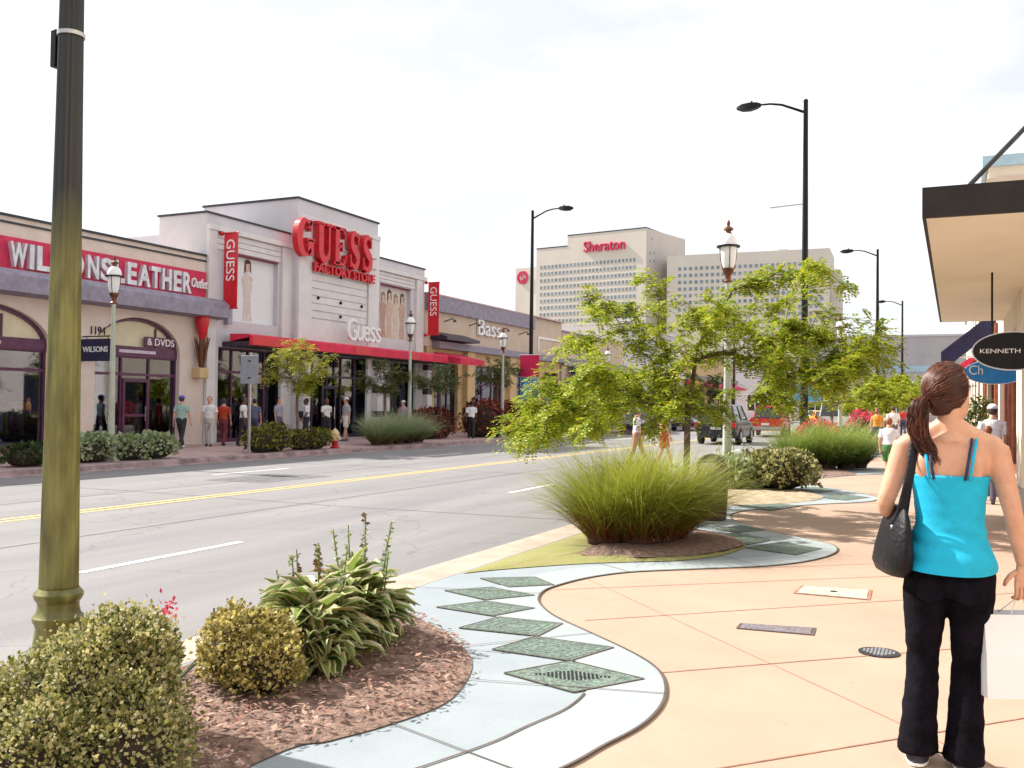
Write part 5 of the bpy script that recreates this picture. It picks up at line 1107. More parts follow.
def acorn_post(label, x, y, shaftm, basem, n=32, detail=True, group='fluted lamp posts with glass lanterns'):
    t = thing('lamp_post', label, 'lamp post', (x,y,0), group)
    mb = MB(); mb.lathe([(.21,0),(.21,.05),(.18,.07),(.165,.14),(.135,.22),(.115,.34),(.103,.42),(.109,.44),(.118,.455),(.118,.475),(.104,.49),(.097,.52),(.097,.545),(.109,.56),(.115,.575),(.115,.59),(.103,.605),(.096,.615)], (x,y,0), 28); mb.build('base', basem, t)
    mb = MB(); mb.lathe([(.093,.60),(.092,.63,1),(.085,1.2,1),(.075,2.0,1),(.064,2.9,1),(.057,3.6,1),(.054,3.95,1),(.054,3.98)], (x,y,0), 96 if detail else 24, flute=16, fd=.10); mb.build('shaft', shaftm, t, smooth=180)
    mb = MB(); mb.lathe([(.075,3.975),(.085,4.0),(.06,4.03),(.055,4.10),(.09,4.16),(.115,4.22),(.12,4.25)], (x,y,0), 20); mb.build('lantern_cup', M['bronze'], t)
    mb = MB(); mb.lathe([(.10,4.25),(.135,4.36),(.155,4.58),(.16,4.66)], (x,y,0), 24); gl = mb.build('lantern_glass', M['lampglass'], t)
    mb = MB()
    for k in range(4):
        a = k*PI/2+.4; mb.tube([(x+.112*math.cos(a),y+.112*math.sin(a),4.25),(x+.145*math.cos(a),y+.145*math.sin(a),4.4),(x+.168*math.cos(a),y+.168*math.sin(a),4.66)], .009, 5)
    mb.build('lantern_rib', M['bronze'], gl)
    mb = MB(); mb.lathe([(.165,4.655),(.225,4.66),(.225,4.69),(.17,4.70)], (x,y,0), 24); mb.build('lantern_rim', M['black'], t)
    mb = MB(); mb.lathe([(.175,4.70),(.172,4.76),(.145,4.84),(.10,4.90),(.07,4.92)], (x,y,0), 24); mb.build('lantern_roof', M['white'], t)
    mb = MB(); mb.lathe([(.07,4.915),(.055,4.95),(.05,4.98),(.095,5.0),(.09,5.03),(.05,5.06),(.02,5.08),(.035,5.11),(.03,5.15),(.01,5.2)], (x,y,0), 14); mb.build('finial', M['bronze'], t); return t
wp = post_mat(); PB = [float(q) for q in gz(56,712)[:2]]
P0 = acorn_post('large olive green fluted lamp post, darkened above as if backlit, rising behind the near left shrub', *PB, wp, wp)
# seat it where the pole stands in view
mb = MB(); rp = P0.location; mb.lathe([(.060,3.37),(.066,3.37),(.066,3.39),(.060,3.39)], (rp.x,rp.y,0), 28); mb.build('clamp_band', M['steel'], P0)
mb = MB(); mb.box((rp.x-.10,rp.y-.04,3.22),(rp.x-.064,rp.y+.0,3.41)); mb.build('clamp_box', M['black'], P0, bevel=.004)
A0 = acorn_post('sage green lamp post with glass lantern in front of the leather shop doorway', -19.3, txy(111,-19.3), M['post'], M['post'], detail=False)
def put(px, X, label): return dup(A0, (X, txy(px,X), 0), 0, label)
put(409, -19.3, 'sage lamp post standing behind the pale grass clump before the grey store corner'); put(502, -19.3, 'lamp post whose lantern stands under the Bass lettering'); put(607, -19.3, 'lamp post half hidden by the locust tree beyond the pole with the banners')
put(727, -4.0, 'lamp post with glass lantern rising just right of the locust tree trunk'); dup(A0, (-4.0, 38.5, 0), 0, 'pale lamp post further along behind the reddish twigged tree'); dup(A0, (-4.0, 52.5, 0), 0, 'lamp post far down the near pavement between green trees'); dup(A0, (-19.3, 76, 0), 0, 'lamp post far down the far pavement')
def tall_pole(label, x, y, side, H=11.3, group='tall black street light poles'):
    t = thing('street_light', label, 'street light', (x,y,0), group)
    mb = MB(); mb.lathe([(.20,0),(.20,.35),(.17,.45),(.13,.6)], (x,y,0), 8); mb.build('base', M['black'], t)
    mb = MB(); mb.lathe([(.125,.6),(.115,2.5),(.10,5.5),(.085,8.5),(.07,H-.05),(.075,H-.04),(.075,H+.02),(.02,H+.06)], (x,y,0), 10); mb.build('pole', M['black'], t)
    mb = MB(); s = side; mb.tube([(x,y,H-.38),(x+s*.35,y,H-.22),(x+s*.75,y,H-.04),(x+s*1.1,y,H+.03),(x+s*1.45,y,H+.04)], [.045,.042,.038,.034,.03], 8); mb.build('arm', M['black'], t)
    mb = MB(); hx = x+s*1.4
    rings = []
    for f, w, h0, h1 in ((0,.05,-.04,.05),(.12,.11,-.09,.09),(.35,.15,-.13,.10),(.6,.14,-.12,.08),(.78,.06,-.06,.02)):
        rings.append([(hx+s*f,y-w,H+h0+.03),(hx+s*f,y+w,H+h0+.03),(hx+s*f,y+w*.8,H+h1+.03),(hx+s*f,y-w*.8,H+h1+.03)][::s])
    mb.loft(rings); mb.build('lamp_head', M['black'], t, bevel=.01)
    mb = MB(); mb.lathe([(.035,0),(.035,.07),(.01,.09)], (hx+s*.3,y,H+.12), 8); mb.build('photocell', M['dark_metal'], t)
    return t
def banner(t, x, y, side, za, zb, w, col, label=None, text=None):
    mb = MB(); mb.box((x+side*.12,y-.012,za),(x+side*(.12+w),y+.012,zb)); b_ = mb.build('banner', col, t, smooth=None)
    for z in (za,zb): mb = MB(); mb.tube([(x,y,z),(x+side*(.16+w),y,z)], .018, 6); mb.build('banner_arm', M['steel'], b_)
    return b_
y1_ = txy(804,-4.3); T1 = tall_pole('tallest looking street light pole, in front of the hotel wing, arm reaching over the road', -4.3, y1_, -1)
mb = MB(); mb.tube([(-4.3,y1_,8.02),(-5.4,y1_,7.97)], .022, 6); mb.build('banner_arm', M['steel'], T1)
banner(T1, -4.95, y1_, 1, 1.75, 2.35, 1.05, cm((.12,.42,.62))); banner(T1, -4.32, y1_-.03, 1, 2.5, 3.1, .5, cm((.22,.34,.48)))
T2 = tall_pole('street light pole, second along the near pavement, against open sky', -4.3, txy(877,-4.3), -1)
tall_pole('street light pole, third along the near pavement, left of the woman head', -4.3, txy(902,-4.3), -1)
ym = txy(530,-19.3); T4 = tall_pole('street light pole across the road carrying a red and a blue banner', -19.3, ym, 1)
banner(T4, -19.95, ym-.14, 1, 2.95, 4.05, 1.05, M['magenta']); banner(T4, -19.9, ym-.14, 1, 1.75, 2.9, .95, M['blue'])
tall_pole('street light pole far down the far pavement near the parked cars', -19.3, 92, 1)
# litter bin
bx, by = -3.02, 13.0; t = thing('litter_bin', 'dark domed litter bin behind the big fountain grass', 'litter bin', (bx,by,0))
mb = MB(); mb.lathe([(.19,0),(.20,.03),(.215,.3),(.22,.62),(.21,.64)], (bx,by,.01), 24, flute=24, fd=0); mb.build('body', pm('plum_metal',(.05,.02,.045),.45,var=.3), t)
mb = MB(); mb.lathe([(.235,.64),(.24,.66),(.225,.72),(.18,.82),(.1,.88),(.02,.90)], (bx,by,.01), 24); ld = mb.build('lid', pm('plum_lid',(.06,.03,.08),.35,var=.2), t)
mb = MB(); mb.box((bx-.1,by-.235,.70),(bx+.1,by-.17,.79)); mb.build('flap', M['steel'], ld, bevel=.008)
# fire hydrant
hx, hy = -18.98, txy(335,-18.98); t = thing('fire_hydrant', 'cream capped fire hydrant with a red base by the short hedge', 'fire hydrant', (hx,hy,0))
mb = MB(); mb.lathe([(.16,0),(.16,.05),(.11,.07),(.105,.26)], (hx,hy,0), 14); mb.build('base', M['red_dk'], t)
mb = MB(); mb.lathe([(.11,.26),(.115,.46),(.15,.47),(.15,.51),(.12,.56),(.07,.63),(.03,.65),(.03,.69)], (hx,hy,0), 14); mb.build('barrel', M['hyd'], t)
for s in (-1,1): mb = MB(); mb.tube([(hx,hy+s*.08,.39),(hx,hy+s*.20,.39)], .055, 8); mb.build('nozzle', M['hyd'], t)
mb = MB(); mb.tube([(hx+.08,hy,.36),(hx+.19,hy,.36)], .07, 8); mb.build('nozzle', M['hyd'], t)
# road sign seen from behind
sx_, sy_ = -18.95, txy(249,-18.95); t = thing('road_sign', 'square grey back of a road sign on a thin post beside the yellow tree', 'sign', (sx_,sy_,0))
mb = MB(); mb.box((sx_-.03,sy_-.03,0),(sx_+.03,sy_+.03,3.0)); mb.build('post', M['steel'], t, smooth=None)
mb = MB(); zc = gx(250,369.5,-18.95)[2]; c = [(sx_-.33,zc-.42),(sx_+.33,zc-.42),(sx_+.33,zc+.42),(sx_-.33,zc+.42)]; mb.prism(c[::-1], 'y', sy_-.045, sy_-.032); mb.build('plate', pm('sign_back',(.33,.35,.40),.5,metal=.3,var=.08,scale=4), t, smooth=None, bevel=.01)
mb = MB()
for z in (zc-.25,zc+.25): mb.box((sx_-.05,sy_-.06,z-.02),(sx_+.05,sy_-.046,z+.02))
each(mb, 'bolt_plate', M['dark_metal'], t)

# ================================================================== VEHICLES
def car(name, label, x, y, rotz, col, kind='sedan', group='vehicles on the road', cat='car', brake=False):
    """local frame: front towards +Y"""
    t = thing(name, label, cat, (0,0,0), group); paint = pm('car_paint', col, .3, var=.03, scale=1, coat=.25)
    if kind == 'sedan': Lh, w, body, cab, gh = 2.3, .90, [(-2.3,.35),(-2.34,.62),(-2.25,.92),(-1.6,.97),(1.0,.93),(1.9,.82),(2.28,.62),(2.3,.35)], [(-1.75,.95),(-1.05,1.40),(.25,1.44),(1.05,.92)], .05
    elif kind == 'suv': Lh, w, body, cab, gh = 2.35, .95, [(-2.35,.42),(-2.38,.8),(-2.3,1.12),(1.0,1.10),(2.1,1.0),(2.33,.8),(2.35,.42)], [(-2.25,1.1),(-2.05,1.74),(.2,1.78),(1.05,1.09)], .1
    elif kind == 'van': Lh, w, body, cab, gh = 2.6, 1.0, [(-2.6,.42),(-2.62,.9),(-2.6,1.2),(1.4,1.2),(2.4,1.05),(2.6,.8),(2.6,.42)], [(-2.58,1.19),(-2.5,2.15),(1.0,2.15),(1.85,1.19)], .1
    else: Lh, w, body, cab, gh = 2.5, .98, [(-2.5,.5),(-2.52,1.08),(-.95,1.10),(1.0,1.12),(2.3,1.06),(2.48,.85),(2.5,.5)], [(-.9,1.1),(-.75,1.75),(.45,1.78),(1.05,1.11)], .1
    # body: cross-sections along the car, narrowing towards the sills and the roof line
    def top(p, yy): 
        ys = [a for a,_ in p[1:-1]]; zs = [b for _,b in p[1:-1]]; return np.interp(yy, ys, zs)
    z0 = body[0][1]-.12; rings = []
    for yy in np.linspace(-Lh, Lh, 25):
        tp = top(body, yy); ww = w*(1-.10*max(0,(abs(yy)/Lh-.72)/.28)**2); ar = any(abs(yy-c) < .40 for c in (-Lh*.60, Lh*.62)); zb = z0+(.28 if ar else 0)
        rings.append([(-ww*.93,yy,zb),(ww*.93,yy,zb),(ww,yy,zb+.15),(ww*1.0,yy,tp-.16),(ww*.93,yy,tp-.03),(ww*.8,yy,tp),(-ww*.8,yy,tp),(-ww*.93,yy,tp-.03),(-ww,yy,tp-.16),(-ww,yy,zb+.15)])
    mb = MB(); mb.loft(rings); bd = mb.build('body', paint, t, smooth=40)
    mb = MB(); zr = cab[1][1]; b0 = [( a, z) for a, z in cab]
    wl, wt = w*.86, w*.70
    q = [(-wl,cab[0][0],cab[0][1]-.03),(wl,cab[0][0],cab[0][1]-.03),(wl,cab[3][0],cab[3][1]-.03),(-wl,cab[3][0],cab[3][1]-.03)]; r_t = [(-wt,cab[1][0],cab[1][1]-.04),(wt,cab[1][0],cab[1][1]-.04),(wt,cab[2][0],cab[2][1]-.04),(-wt,cab[2][0],cab[2][1]-.04)]
    mb.loft([q, r_t]); mb.build('window', M['carglass'], t, smooth=None)
    mb = MB(); r1 = [(p[0]*1.03,p[1]*1.02,p[2]) for p in r_t]; r2 = [(p[0]*.95,p[1]*.96,p[2]+.07) for p in r_t]; mb.loft([r1,r2])
    for a, b in zip(q, r_t): mb.tube([a,b], .035, 5)
    for s in (-1,1): mb.tube([(s*wl,(cab[0][0]+cab[3][0])/2,cab[0][1]),(s*wt,(cab[1][0]+cab[2][0])/2,zr-.03)], .035, 5)
    mb.build('roof', paint, t, smooth=40)
    if kind == 'pickup': mb = MB(); mb.box((-w*.8,-2.42,1.085),(w*.8,-1.05,1.112)); mb.build('load_bed', M['black'], t, smooth=None)
    for s in (-1,1):
        for c in (-Lh*.60, Lh*.62):
            R = .33 if kind in ('sedan',) else .38; mb = MB(); mb.tube([(s*(w-.22),c,R),(s*(w-.20),c,R),(s*(w+.0),c,R),(s*(w+.01),c,R)], [R*.9,R,R,R*.93], 20); wh = mb.build('wheel', M['rubber'], t, smooth=40)
            mb = MB(); mb.tube([(s*(w-.01),c,R),(s*(w+.022),c,R)], [R*.62,R*.5], 12); mb.build('rim', M['steel'], wh)
        mb = MB(); mb.box((s*w*.86-.14,Lh-.14,.66),(s*w*.86+.06,Lh+.012,.80)); mb.build('headlight', M['lampglass'], t, smooth=None, bevel=.02)
        mb = MB(); mb.box((s*w*.88-.12,-Lh-.035,.78),(s*w*.88+.04,-Lh+.1,1.0)); mb.build('tail_light', M['red'], t, smooth=None, bevel=.02)
    mb = MB(); mb.box((-w*.86,-Lh-.08,.42),(w*.86,-Lh+.05,.60)); mb.build('rear_bumper', M['steel'] if kind == 'pickup' else M['dark_metal'], t, smooth=None, bevel=.02)
    mb = MB(); mb.box((-w*.86,Lh-.05,.38),(w*.86,Lh+.07,.56)); mb.build('front_bumper', M['dark_metal'], t, smooth=None, bevel=.02)
    mb = MB(); mb.box((-.22,-Lh-.09,.68),(.22,-Lh-.025,.80)); mb.build('number_plate', M['white'], t, smooth=None)
    t.location = (x,y,-.13); t.rotation_euler = (0,0,rotz); return t
car('pickup_truck', 'bright red pickup truck driving away on the road beyond the lamp post', -9.9, 57.5, .06, (.55,.008,.012), 'pickup', cat='truck')
car('parked_car', 'dark navy people carrier behind the right side of the locust tree', -9.7, 44.5, .03, (.006,.006,.014), 'suv')
car('parked_car', 'yellow taxi with dark windows far up the road', -11.3, 92, .3, (.70,.42,.03), 'sedan')
car('parked_car', 'silver blue saloon far up the road right of the yellow taxi', -8.6, 84, 0, (.22,.3,.42), 'sedan')
car('parked_car', 'white van standing behind the second fountain grass clump', -6.6, 63, 0, (.72,.74,.76), 'van', cat='van')
car('parked_car', 'yellow car parked near the kerb left of the walking couple', -5.95, 72, 0, (.66,.46,.06), 'suv')
car('parked_car', 'red saloon far up the road beyond the red pickup', -10.2, 101, PI, (.5,.02,.03), 'sedan')
car('parked_car', 'white saloon furthest up the road', -13.8, 108, PI, (.7,.7,.7), 'sedan')
car('parked_car', 'blue grey car on the far side of the road seen through the branches', -16.8, 66, PI, (.09,.12,.22), 'suv')
car('parked_car', 'dark purple car parked at the far kerb behind the tree', -17.3, 56, PI, (.07,.02,.10), 'sedan')
# ================================================================== PEOPLE
def V3(*a): return np.array(a, float)
def ering(c, rx, ry, n=20, p=2.0, tilt=0):
    out = []
    for k in range(n):
        t = 2*PI*k/n; ct, st = math.cos(t), math.sin(t); x = rx*math.copysign(abs(ct)**(2/p), ct); y = ry*math.copysign(abs(st)**(2/p), st)
        out.append((c[0]+x, c[1]+y, c[2]+tilt*x))
    return out
def limb(mb, pts, rad, n=12):
    """smoothly interpolated tapering limb"""
    P = crom3(pts, 4); R = np.interp(np.linspace(0, len(rad)-1, len(P)), range(len(rad)), rad); mb.tube(P, list(R), n)
def crom3(P, n=4):
    P = [np.array(p, float) for p in P]; Q = [2*P[0]-P[1]]+P+[2*P[-1]-P[-2]]; out = []
    for i in range(1, len(Q)-2):
        for k in range(n):
            t = k/n; a,b,c,d = Q[i-1:i+3]; out.append(.5*((2*b)+(-a+c)*t+(2*a-5*b+4*c-d)*t*t+(-a+3*b-3*c+d)*t**3))
    out.append(P[-1]); return out
def hand_mb(mb, wrist, fdir, palm_n, side, s=1.0, curl=.5, n=7):
    """palm with four unequal bent fingers and a thumb; fdir points to the fingers, palm_n out of the palm"""
    f = unit(np.array(fdir, float)); pn = np.array(palm_n, float); pn = unit(pn-f*(pn@f)); sd = np.cross(f, pn)*side
    mb.loft([[wrist+f*a*s+sd*(wd*math.cos(t))*s+pn*(th*math.sin(t))*s for t in np.linspace(0,2*PI,10,endpoint=False)] for a, wd, th in ((-.02,.024,.018),(.01,.030,.018),(.045,.040,.015),(.08,.041,.012),(.092,.034,.009))])
    for k, (off, L_, r) in enumerate(((.031,.072,.0088),(.0105,.080,.0092),(-.0105,.074,.0088),(-.031,.058,.0078))):
        b = wrist+f*.082*s+sd*off*s; pts = [b-f*.02*s]; d = f; ang = 0
        for q, fr in enumerate((.45,.32,.23)):
            pts.append(pts[-1]+d*(L_*fr+(.02 if q == 0 else 0))*s); ang += curl*(.75 if q == 0 else 1.0); d = f*math.cos(ang)+pn*math.sin(ang)
        mb.tube(crom3(pts, 2), [r*s]*4+[r*.92*s]*2+[r*.7*s], n)
    b = wrist+f*.02*s+sd*.028*s; td = unit(f*.62+sd*.7+pn*.35); pts = [b, b+td*.034*s, b+td*.034*s+unit(td+f*.5)*.028*s, b+td*.034*s+unit(td+f*.5)*.028*s+unit(f+pn*.6)*.022*s]
    mb.tube(pts, [.0125*s,.0115*s,.0098*s,.007*s], n)
def head_mb(mb, c, s=1.0, face=0.0):
    """head turned by face (radians, clockwise from +Y) with brow, nose, lips, chin and ears"""
    cf, sf = math.cos(face), math.sin(face)
    def T(x, y, z): return (c[0]+s*(x*cf+y*sf), c[1]+s*(-x*sf+y*cf), c[2]+s*z)
    prof = [(-.118,.018,.05,.055),(-.108,.036,.036,.050),(-.09,.052,.050,.040),(-.06,.064,.072,.016),(-.03,.070,.086,.004),(0,.074,.093,0),(.035,.077,.097,-.002),(.065,.073,.092,-.006),(.09,.058,.073,-.008),(.108,.034,.044,-.008),(.115,.012,.015,-.008)]
    rings = []
    for z, rx, ry, yo in prof: rings.append([T(rx*math.cos(t), yo+ry*math.sin(t), z) for t in np.linspace(0,2*PI,20,endpoint=False)])
    mb.loft(rings)
    mb.tube([T(0,.088,.022),T(0,.100,.0),T(0,.112,-.020),T(0,.100,-.030)], [.007*s,.009*s,.013*s,.010*s], 8)
    for q in (-1,1):
        mb.tube([T(q*.073,-.005,.022),T(q*.083,-.014,.012),T(q*.080,-.012,-.012),T(q*.070,-.002,-.025)], [.008*s,.011*s,.009*s,.007*s], 8)
        mb.ball(T(q*.031,.080,.012), .012*s, 8, 6)
    mb.tube([T(-.022,.088,-.052),T(0,.097,-.052),T(.022,.088,-.052)], [.005*s,.009*s,.005*s], 8)
    return T
def figure(name, label, J, top, bottom, hair, skin=None, shoe=(.05,.04,.04), sleeves=.5, shorts=False, hat=None, longhair=0, face=0.0, group='people on the pavements', voxel=.017, build=1.0, skirt=False, cat='person', extra=None):
    """clothed figure about 1.7 m tall in local space facing +Y; J holds the joints"""
    t = thing(name, label, cat, (0,0,0), group); skin = skin or M['skin']; b = MB(); W_ = build
    hc = J['head']; T = head_mb(b, hc, 1.0, face)
    sh = J['sh']; pel = J['pel']; mid = (sh+pel)/2
    # neck + torso
    b.tube([hc+V3(0,-.015,-.10), sh+V3(0,-.01,.10), sh+V3(0,0,.02)], [.052,.055,.075], 12)
    tor = lambda k, g: [ering(pel+V3(0,0,-.10), .140*W_*k+g, .105*W_*k+g), ering(pel+V3(0,0,0), .160*W_*k+g, .118*W_*k+g), ering(pel+V3(0,0,.12), .140*W_*k+g, .10*W_*k+g), ering(mid+V3(0,0,.04), .135*W_*k+g, .10*W_*k+g), ering(sh+V3(0,0,-.14), .160*k+g, .112*W_*k+g), ering(sh+V3(0,0,-.04), .172*k+g, .095*k+g), ering(sh+V3(0,0,.025), .12*k+g, .07*k+g), ering(sh+V3(0,0,.05), .06*k+g, .05*k+g)]
    b.loft(tor(1,0))
    for s in ('L','R'):
        S_, E_, H_ = J['S'+s], J['E'+s], J['W'+s]; limb(b, [S_, (S_+E_)/2, E_, (E_*.6+H_*.4), H_], [.052,.043,.036,.036,.025])
        A, K, B = J['H'+s], J['K'+s], J['A'+s]; limb(b, [A, (A+K)/2, K, K*.65+B*.35, B], [.092*W_,.074*W_,.052,.054,.036])
        fd = unit(J.get('F'+s, V3(0,1,0))); b.tube([B+V3(0,0,-.02), B+fd*.06+V3(0,0,-.05), B+fd*.15+V3(0,0,-.065)], [.036,.036,.026], 10)
    me = remesh(b, 'body', voxel, 3); mb = me_to_mb(me); 
    for s in ('L','R'): 
        q = 1 if s == 'R' else -1; d = unit(J['W'+s]-J['E'+s]); hand_mb(mb, J['W'+s]+d*.01, d, (-q,.2,0), -1 if s == 'R' else 1, 1, .35, 6)
    mb.build('body', skin, t, smooth=180)
    # shirt
    c = MB(); g = .014
    R = tor(1.0, g); R[0] = [(x,y,z-.02) for x,y,z in R[0]]; c.loft(R[:-1])
    for s in ('L','R'):
        if sleeves > 0:
            S_, E_, H_ = J['S'+s], J['E'+s], J['W'+s]
            if sleeves <= .5: e = S_+(E_-S_)*sleeves*1.6; c.tube([S_+(mid-S_)*.12, S_, (S_+e)/2, e], [.06,.068,.066,.068], 12)
            else: c.tube([S_, (S_+E_)/2, E_, (E_+H_)/2, H_], [.066,.058,.05,.045,.038], 12)
    m2 = remesh(c, 'shirt', voxel*.9, 2, disp=lambda p: .006*noise.noise(Vector(p)*14)); link('shirt', m2, cm(top), t)
    # legwear
    c = MB(); c.loft([ering(pel+V3(0,0,-.16), .150*W_+g, .112*W_+g), ering(pel+V3(0,0,-.02), .166*W_+g, .122*W_+g), ering(pel+V3(0,0,.05), .158*W_+g, .114*W_+g)])
    for s in ('L','R'):
        A, K, B = J['H'+s], J['K'+s], J['A'+s]
        if shorts: c.tube([A+V3(0,0,.03), (A+K)/2, A+(K-A)*.86], [.105*W_,.098*W_,.092*W_], 12)
        else: c.tube([A+V3(0,0,.03), (A+K)/2, K, (K+B)/2, B+V3(0,0,.0)], [.104*W_,.086*W_,.070,.066,.066], 12)
    m2 = remesh(c, 'shorts' if shorts else 'trousers', voxel*.9, 2, disp=lambda p: .006*noise.noise(Vector(p)*11)); link('shorts' if shorts else 'trousers', m2, cm(bottom), t)
    for s in ('L','R'):
        B = J['A'+s]; fd = unit(J.get('F'+s, V3(0,1,0))); c = MB(); c.tube([B-fd*.045+V3(0,0,-.045), B+V3(0,0,-.035), B+fd*.08+V3(0,0,-.055), B+fd*.17+V3(0,0,-.07)], [.036,.047,.043,.028], 10); c.build('shoe', cm(shoe), t, smooth=180)
    # hair
    c = MB(); c.ball(T(0,-.022,.022), (.086,.098,.104), 18, 12, fn=lambda d: 1+.05*noise.noise(Vector((d.x*4,d.y*4,d.z*4+hc[0]))))
    if longhair: c.tube([T(0,-.07,.03),T(0,-.10,-.06),T(0,-.10,-.06-longhair)], [.06,.065,.03], 10)
    # cut the cap clear of the face
    c.v = [tuple(np.array(v)*1.0) for v in c.v]; hm = remesh(c, 'hair', .012, 1)
    cf, sf = math.cos(face), math.sin(face)
    V = np.array([v.co[:] for v in hm.vertices]); rel = V-hc; yl = rel[:,0]*sf+rel[:,1]*cf; k = (yl > .03)&(rel[:,2] < .075); push = np.clip((.075-rel[:,2])/.05,0,1)*np.clip((yl-.03)/.03,0,1)*.05
    V[:,0] -= sf*push; V[:,1] -= cf*push; hm.vertices.foreach_set('co', V.ravel()); hm.update(); link('hair', hm, cm(hair, .6), t)
    if hat is not None:
        c = MB(); c.ball(T(0,-.015,.055), (.098,.110,.085), 18, 10); c.v = [(x,y,max(z, hc[2]+.045)) for x,y,z in c.v]
        c.loft([[T(.06*a,.09+.085*bb,.052+dz) for a,bb in ((-1.2,0),(-1,.7),(0,1),(1,.7),(1.2,0))] for dz in (0,.01)]); c.build('cap', cm(hat), t, smooth=50)
    return t
def pose(step=.0, arms=.25, H=1.0, lean=0, wide=.0, bendL=.15, bendR=.15):
    """upright figure; step > 0 puts the left foot forward"""
    s = math.sin(step); J = {}
    J['pel'] = V3(0,0,.95); J['sh'] = V3(0,lean*.4,1.40); J['head'] = V3(0,.02+lean*.5,1.585)
    for k, q in (('L',-1),('R',1)):
        f = step*(1 if k == 'L' else -1); J['H'+k] = V3(q*.085,0,.90)
        J['K'+k] = V3(q*(.095+wide),.43*math.sin(f*.9)+.03,.90-.43*math.cos(f)); back = f < 0
        J['A'+k] = V3(q*(.095+wide*1.3), J['K'+k][1]+.42*math.sin(f-(.35*abs(f) if back else 0)), max(.085, J['K'+k][2]-.42*math.cos(f*1.1)))
        J['S'+k] = V3(q*.175, lean*.4, 1.375); a = -f*arms/.3 if arms else 0; a = max(-.6,min(.6,a)); bend = bendL if k == 'L' else bendR
        J['E'+k] = J['S'+k]+V3(q*.05, .28*math.sin(a), -.28*math.cos(a)); J['W'+k] = J['E'+k]+V3(q*.005, .25*math.sin(a+bend), -.25*math.cos(a+bend))
    return J
def place(t, x, y, rotz, s=1.0, z=0): t.location = (x,y,z); t.rotation_euler = (0,0,rotz); t.scale = (s,)*3; return t
WHT = (.74,.74,.76); R90 = PI/2
def at_far(px, py=443): p = gz(px, py); return p[0], p[1]
def far(label, px, X, rot, J, s, top, bottom, hair, **k):
    y = txy(px, X); return place(figure('person', label, J, top, bottom, hair, voxel=.022, **k), X, y, rot, s)
far('woman in a blue cap and pale teal top walking away past the leather shop', 181, -22.9, 0.25, pose(.28), 1.0, (.32,.48,.42), (.02,.02,.03), (.05,.03,.03), hat=(.10,.10,.45), shoe=(.8,.8,.8), sleeves=.45)
far('man in a white shirt and pale trousers near the torch pier', 209, -23.1, -2.6, pose(.15,bendR=.6), 1.0, WHT, (.5,.47,.45), (.12,.05,.04), sleeves=.5)
far('person in a red top and dark red trousers behind the man in pale trousers', 223, -23.2, .3, pose(.25), .96, (.5,.05,.02), (.2,.03,.04), (.03,.02,.03), sleeves=.5)
far('man in a white T-shirt and black trousers by the road sign', 243, -22.4, -1.2, pose(.2), 1.0, WHT, (.015,.015,.03), (.02,.015,.015), skin=M['dkskin'], sleeves=.4)
far('person in dark blue clothes close behind the man by the road sign', 254, -23.4, .4, pose(.1), .97, (.10,.12,.2), (.04,.04,.1), (.03,.02,.02))
far('person in grey standing in the doorway behind the yellow tree', 278, -23.8, -1.57, pose(.05), 1.0, (.35,.33,.42), (.12,.10,.2), (.05,.03,.03))
far('person in a white T-shirt with a dark bag right of the yellow tree trunk', 306, -22.9, 2.2, pose(.12,bendL=.9), 1.0, WHT, (.02,.02,.04), (.04,.02,.02), skin=M['dkskin'])
far('man in a white shirt and black shorts in front of the store windows', 326, -22.6, -1.9, pose(.2,bendR=1.0), 1.0, WHT, (.015,.015,.03), (.10,.05,.04), shorts=True, skin=M['dkskin'])
far('man in a white cap, grey T-shirt and white shorts by the striped pillar', 346, -22.2, 2.6, pose(.12), 1.03, (.42,.42,.48), WHT, (.1,.05,.04), shorts=True, hat=(.8,.8,.8), shoe=(.1,.08,.2))
far('person in a white cap walking behind the pale grass clump', 403, -22.0, 3.0, pose(.2), .98, (.5,.35,.42), (.05,.04,.1), (.08,.04,.03), hat=(.8,.8,.8))
far('man in a white T-shirt and black trousers walking beside the burgundy bush', 471, -19.7, .5, pose(.3), 1.0, (.8,.8,.82), (.012,.012,.015), (.02,.01,.01), skin=M['dkskin'])
far('person in a white top sitting out by the blue banner across the road', 556, -22.5, -1.6, pose(.1), .98, WHT, (.1,.06,.16), (.05,.03,.03))
def rack(label, px, X, cols):
    y = txy(px, X); t = thing('clothes_rack', label, 'clothes rack', (X,y,.03)); mb = MB(); mb.tube([(X,y-.8,1.45),(X,y+.8,1.45)], .02, 6)
    for q in (-.78,.78): mb.tube([(X,y+q,1.45),(X,y+q,.05)], .02, 6); mb.tube([(X-.25,y+q,.05),(X+.25,y+q,.05)], .02, 6)
    mb.build('rail', M['chrome'], t)
    for k in range(9):
        yy = y-.7+k*.175; c = cols[k%len(cols)]; mb = MB(); h = .75+.2*((k*7)%3)/2; mb.loft([[(X-.22*w,yy-.04*d,z),(X+.22*w,yy-.04*d,z),(X+.22*w,yy+.04*d,z),(X-.22*w,yy+.04*d,z)] for w,d,z in ((1,1.3,1.4-h),(.9,1.2,1.4-h*.5),(1.0,1,1.3),(.3,.5,1.4))]); mb.build('garment', cm(c), t, smooth=None)
    return t
PAL = [(.5,.05,.2),(.1,.2,.5),(.55,.5,.5),(.6,.3,.05),(.05,.3,.3),(.35,.05,.4),(.6,.55,.2)]
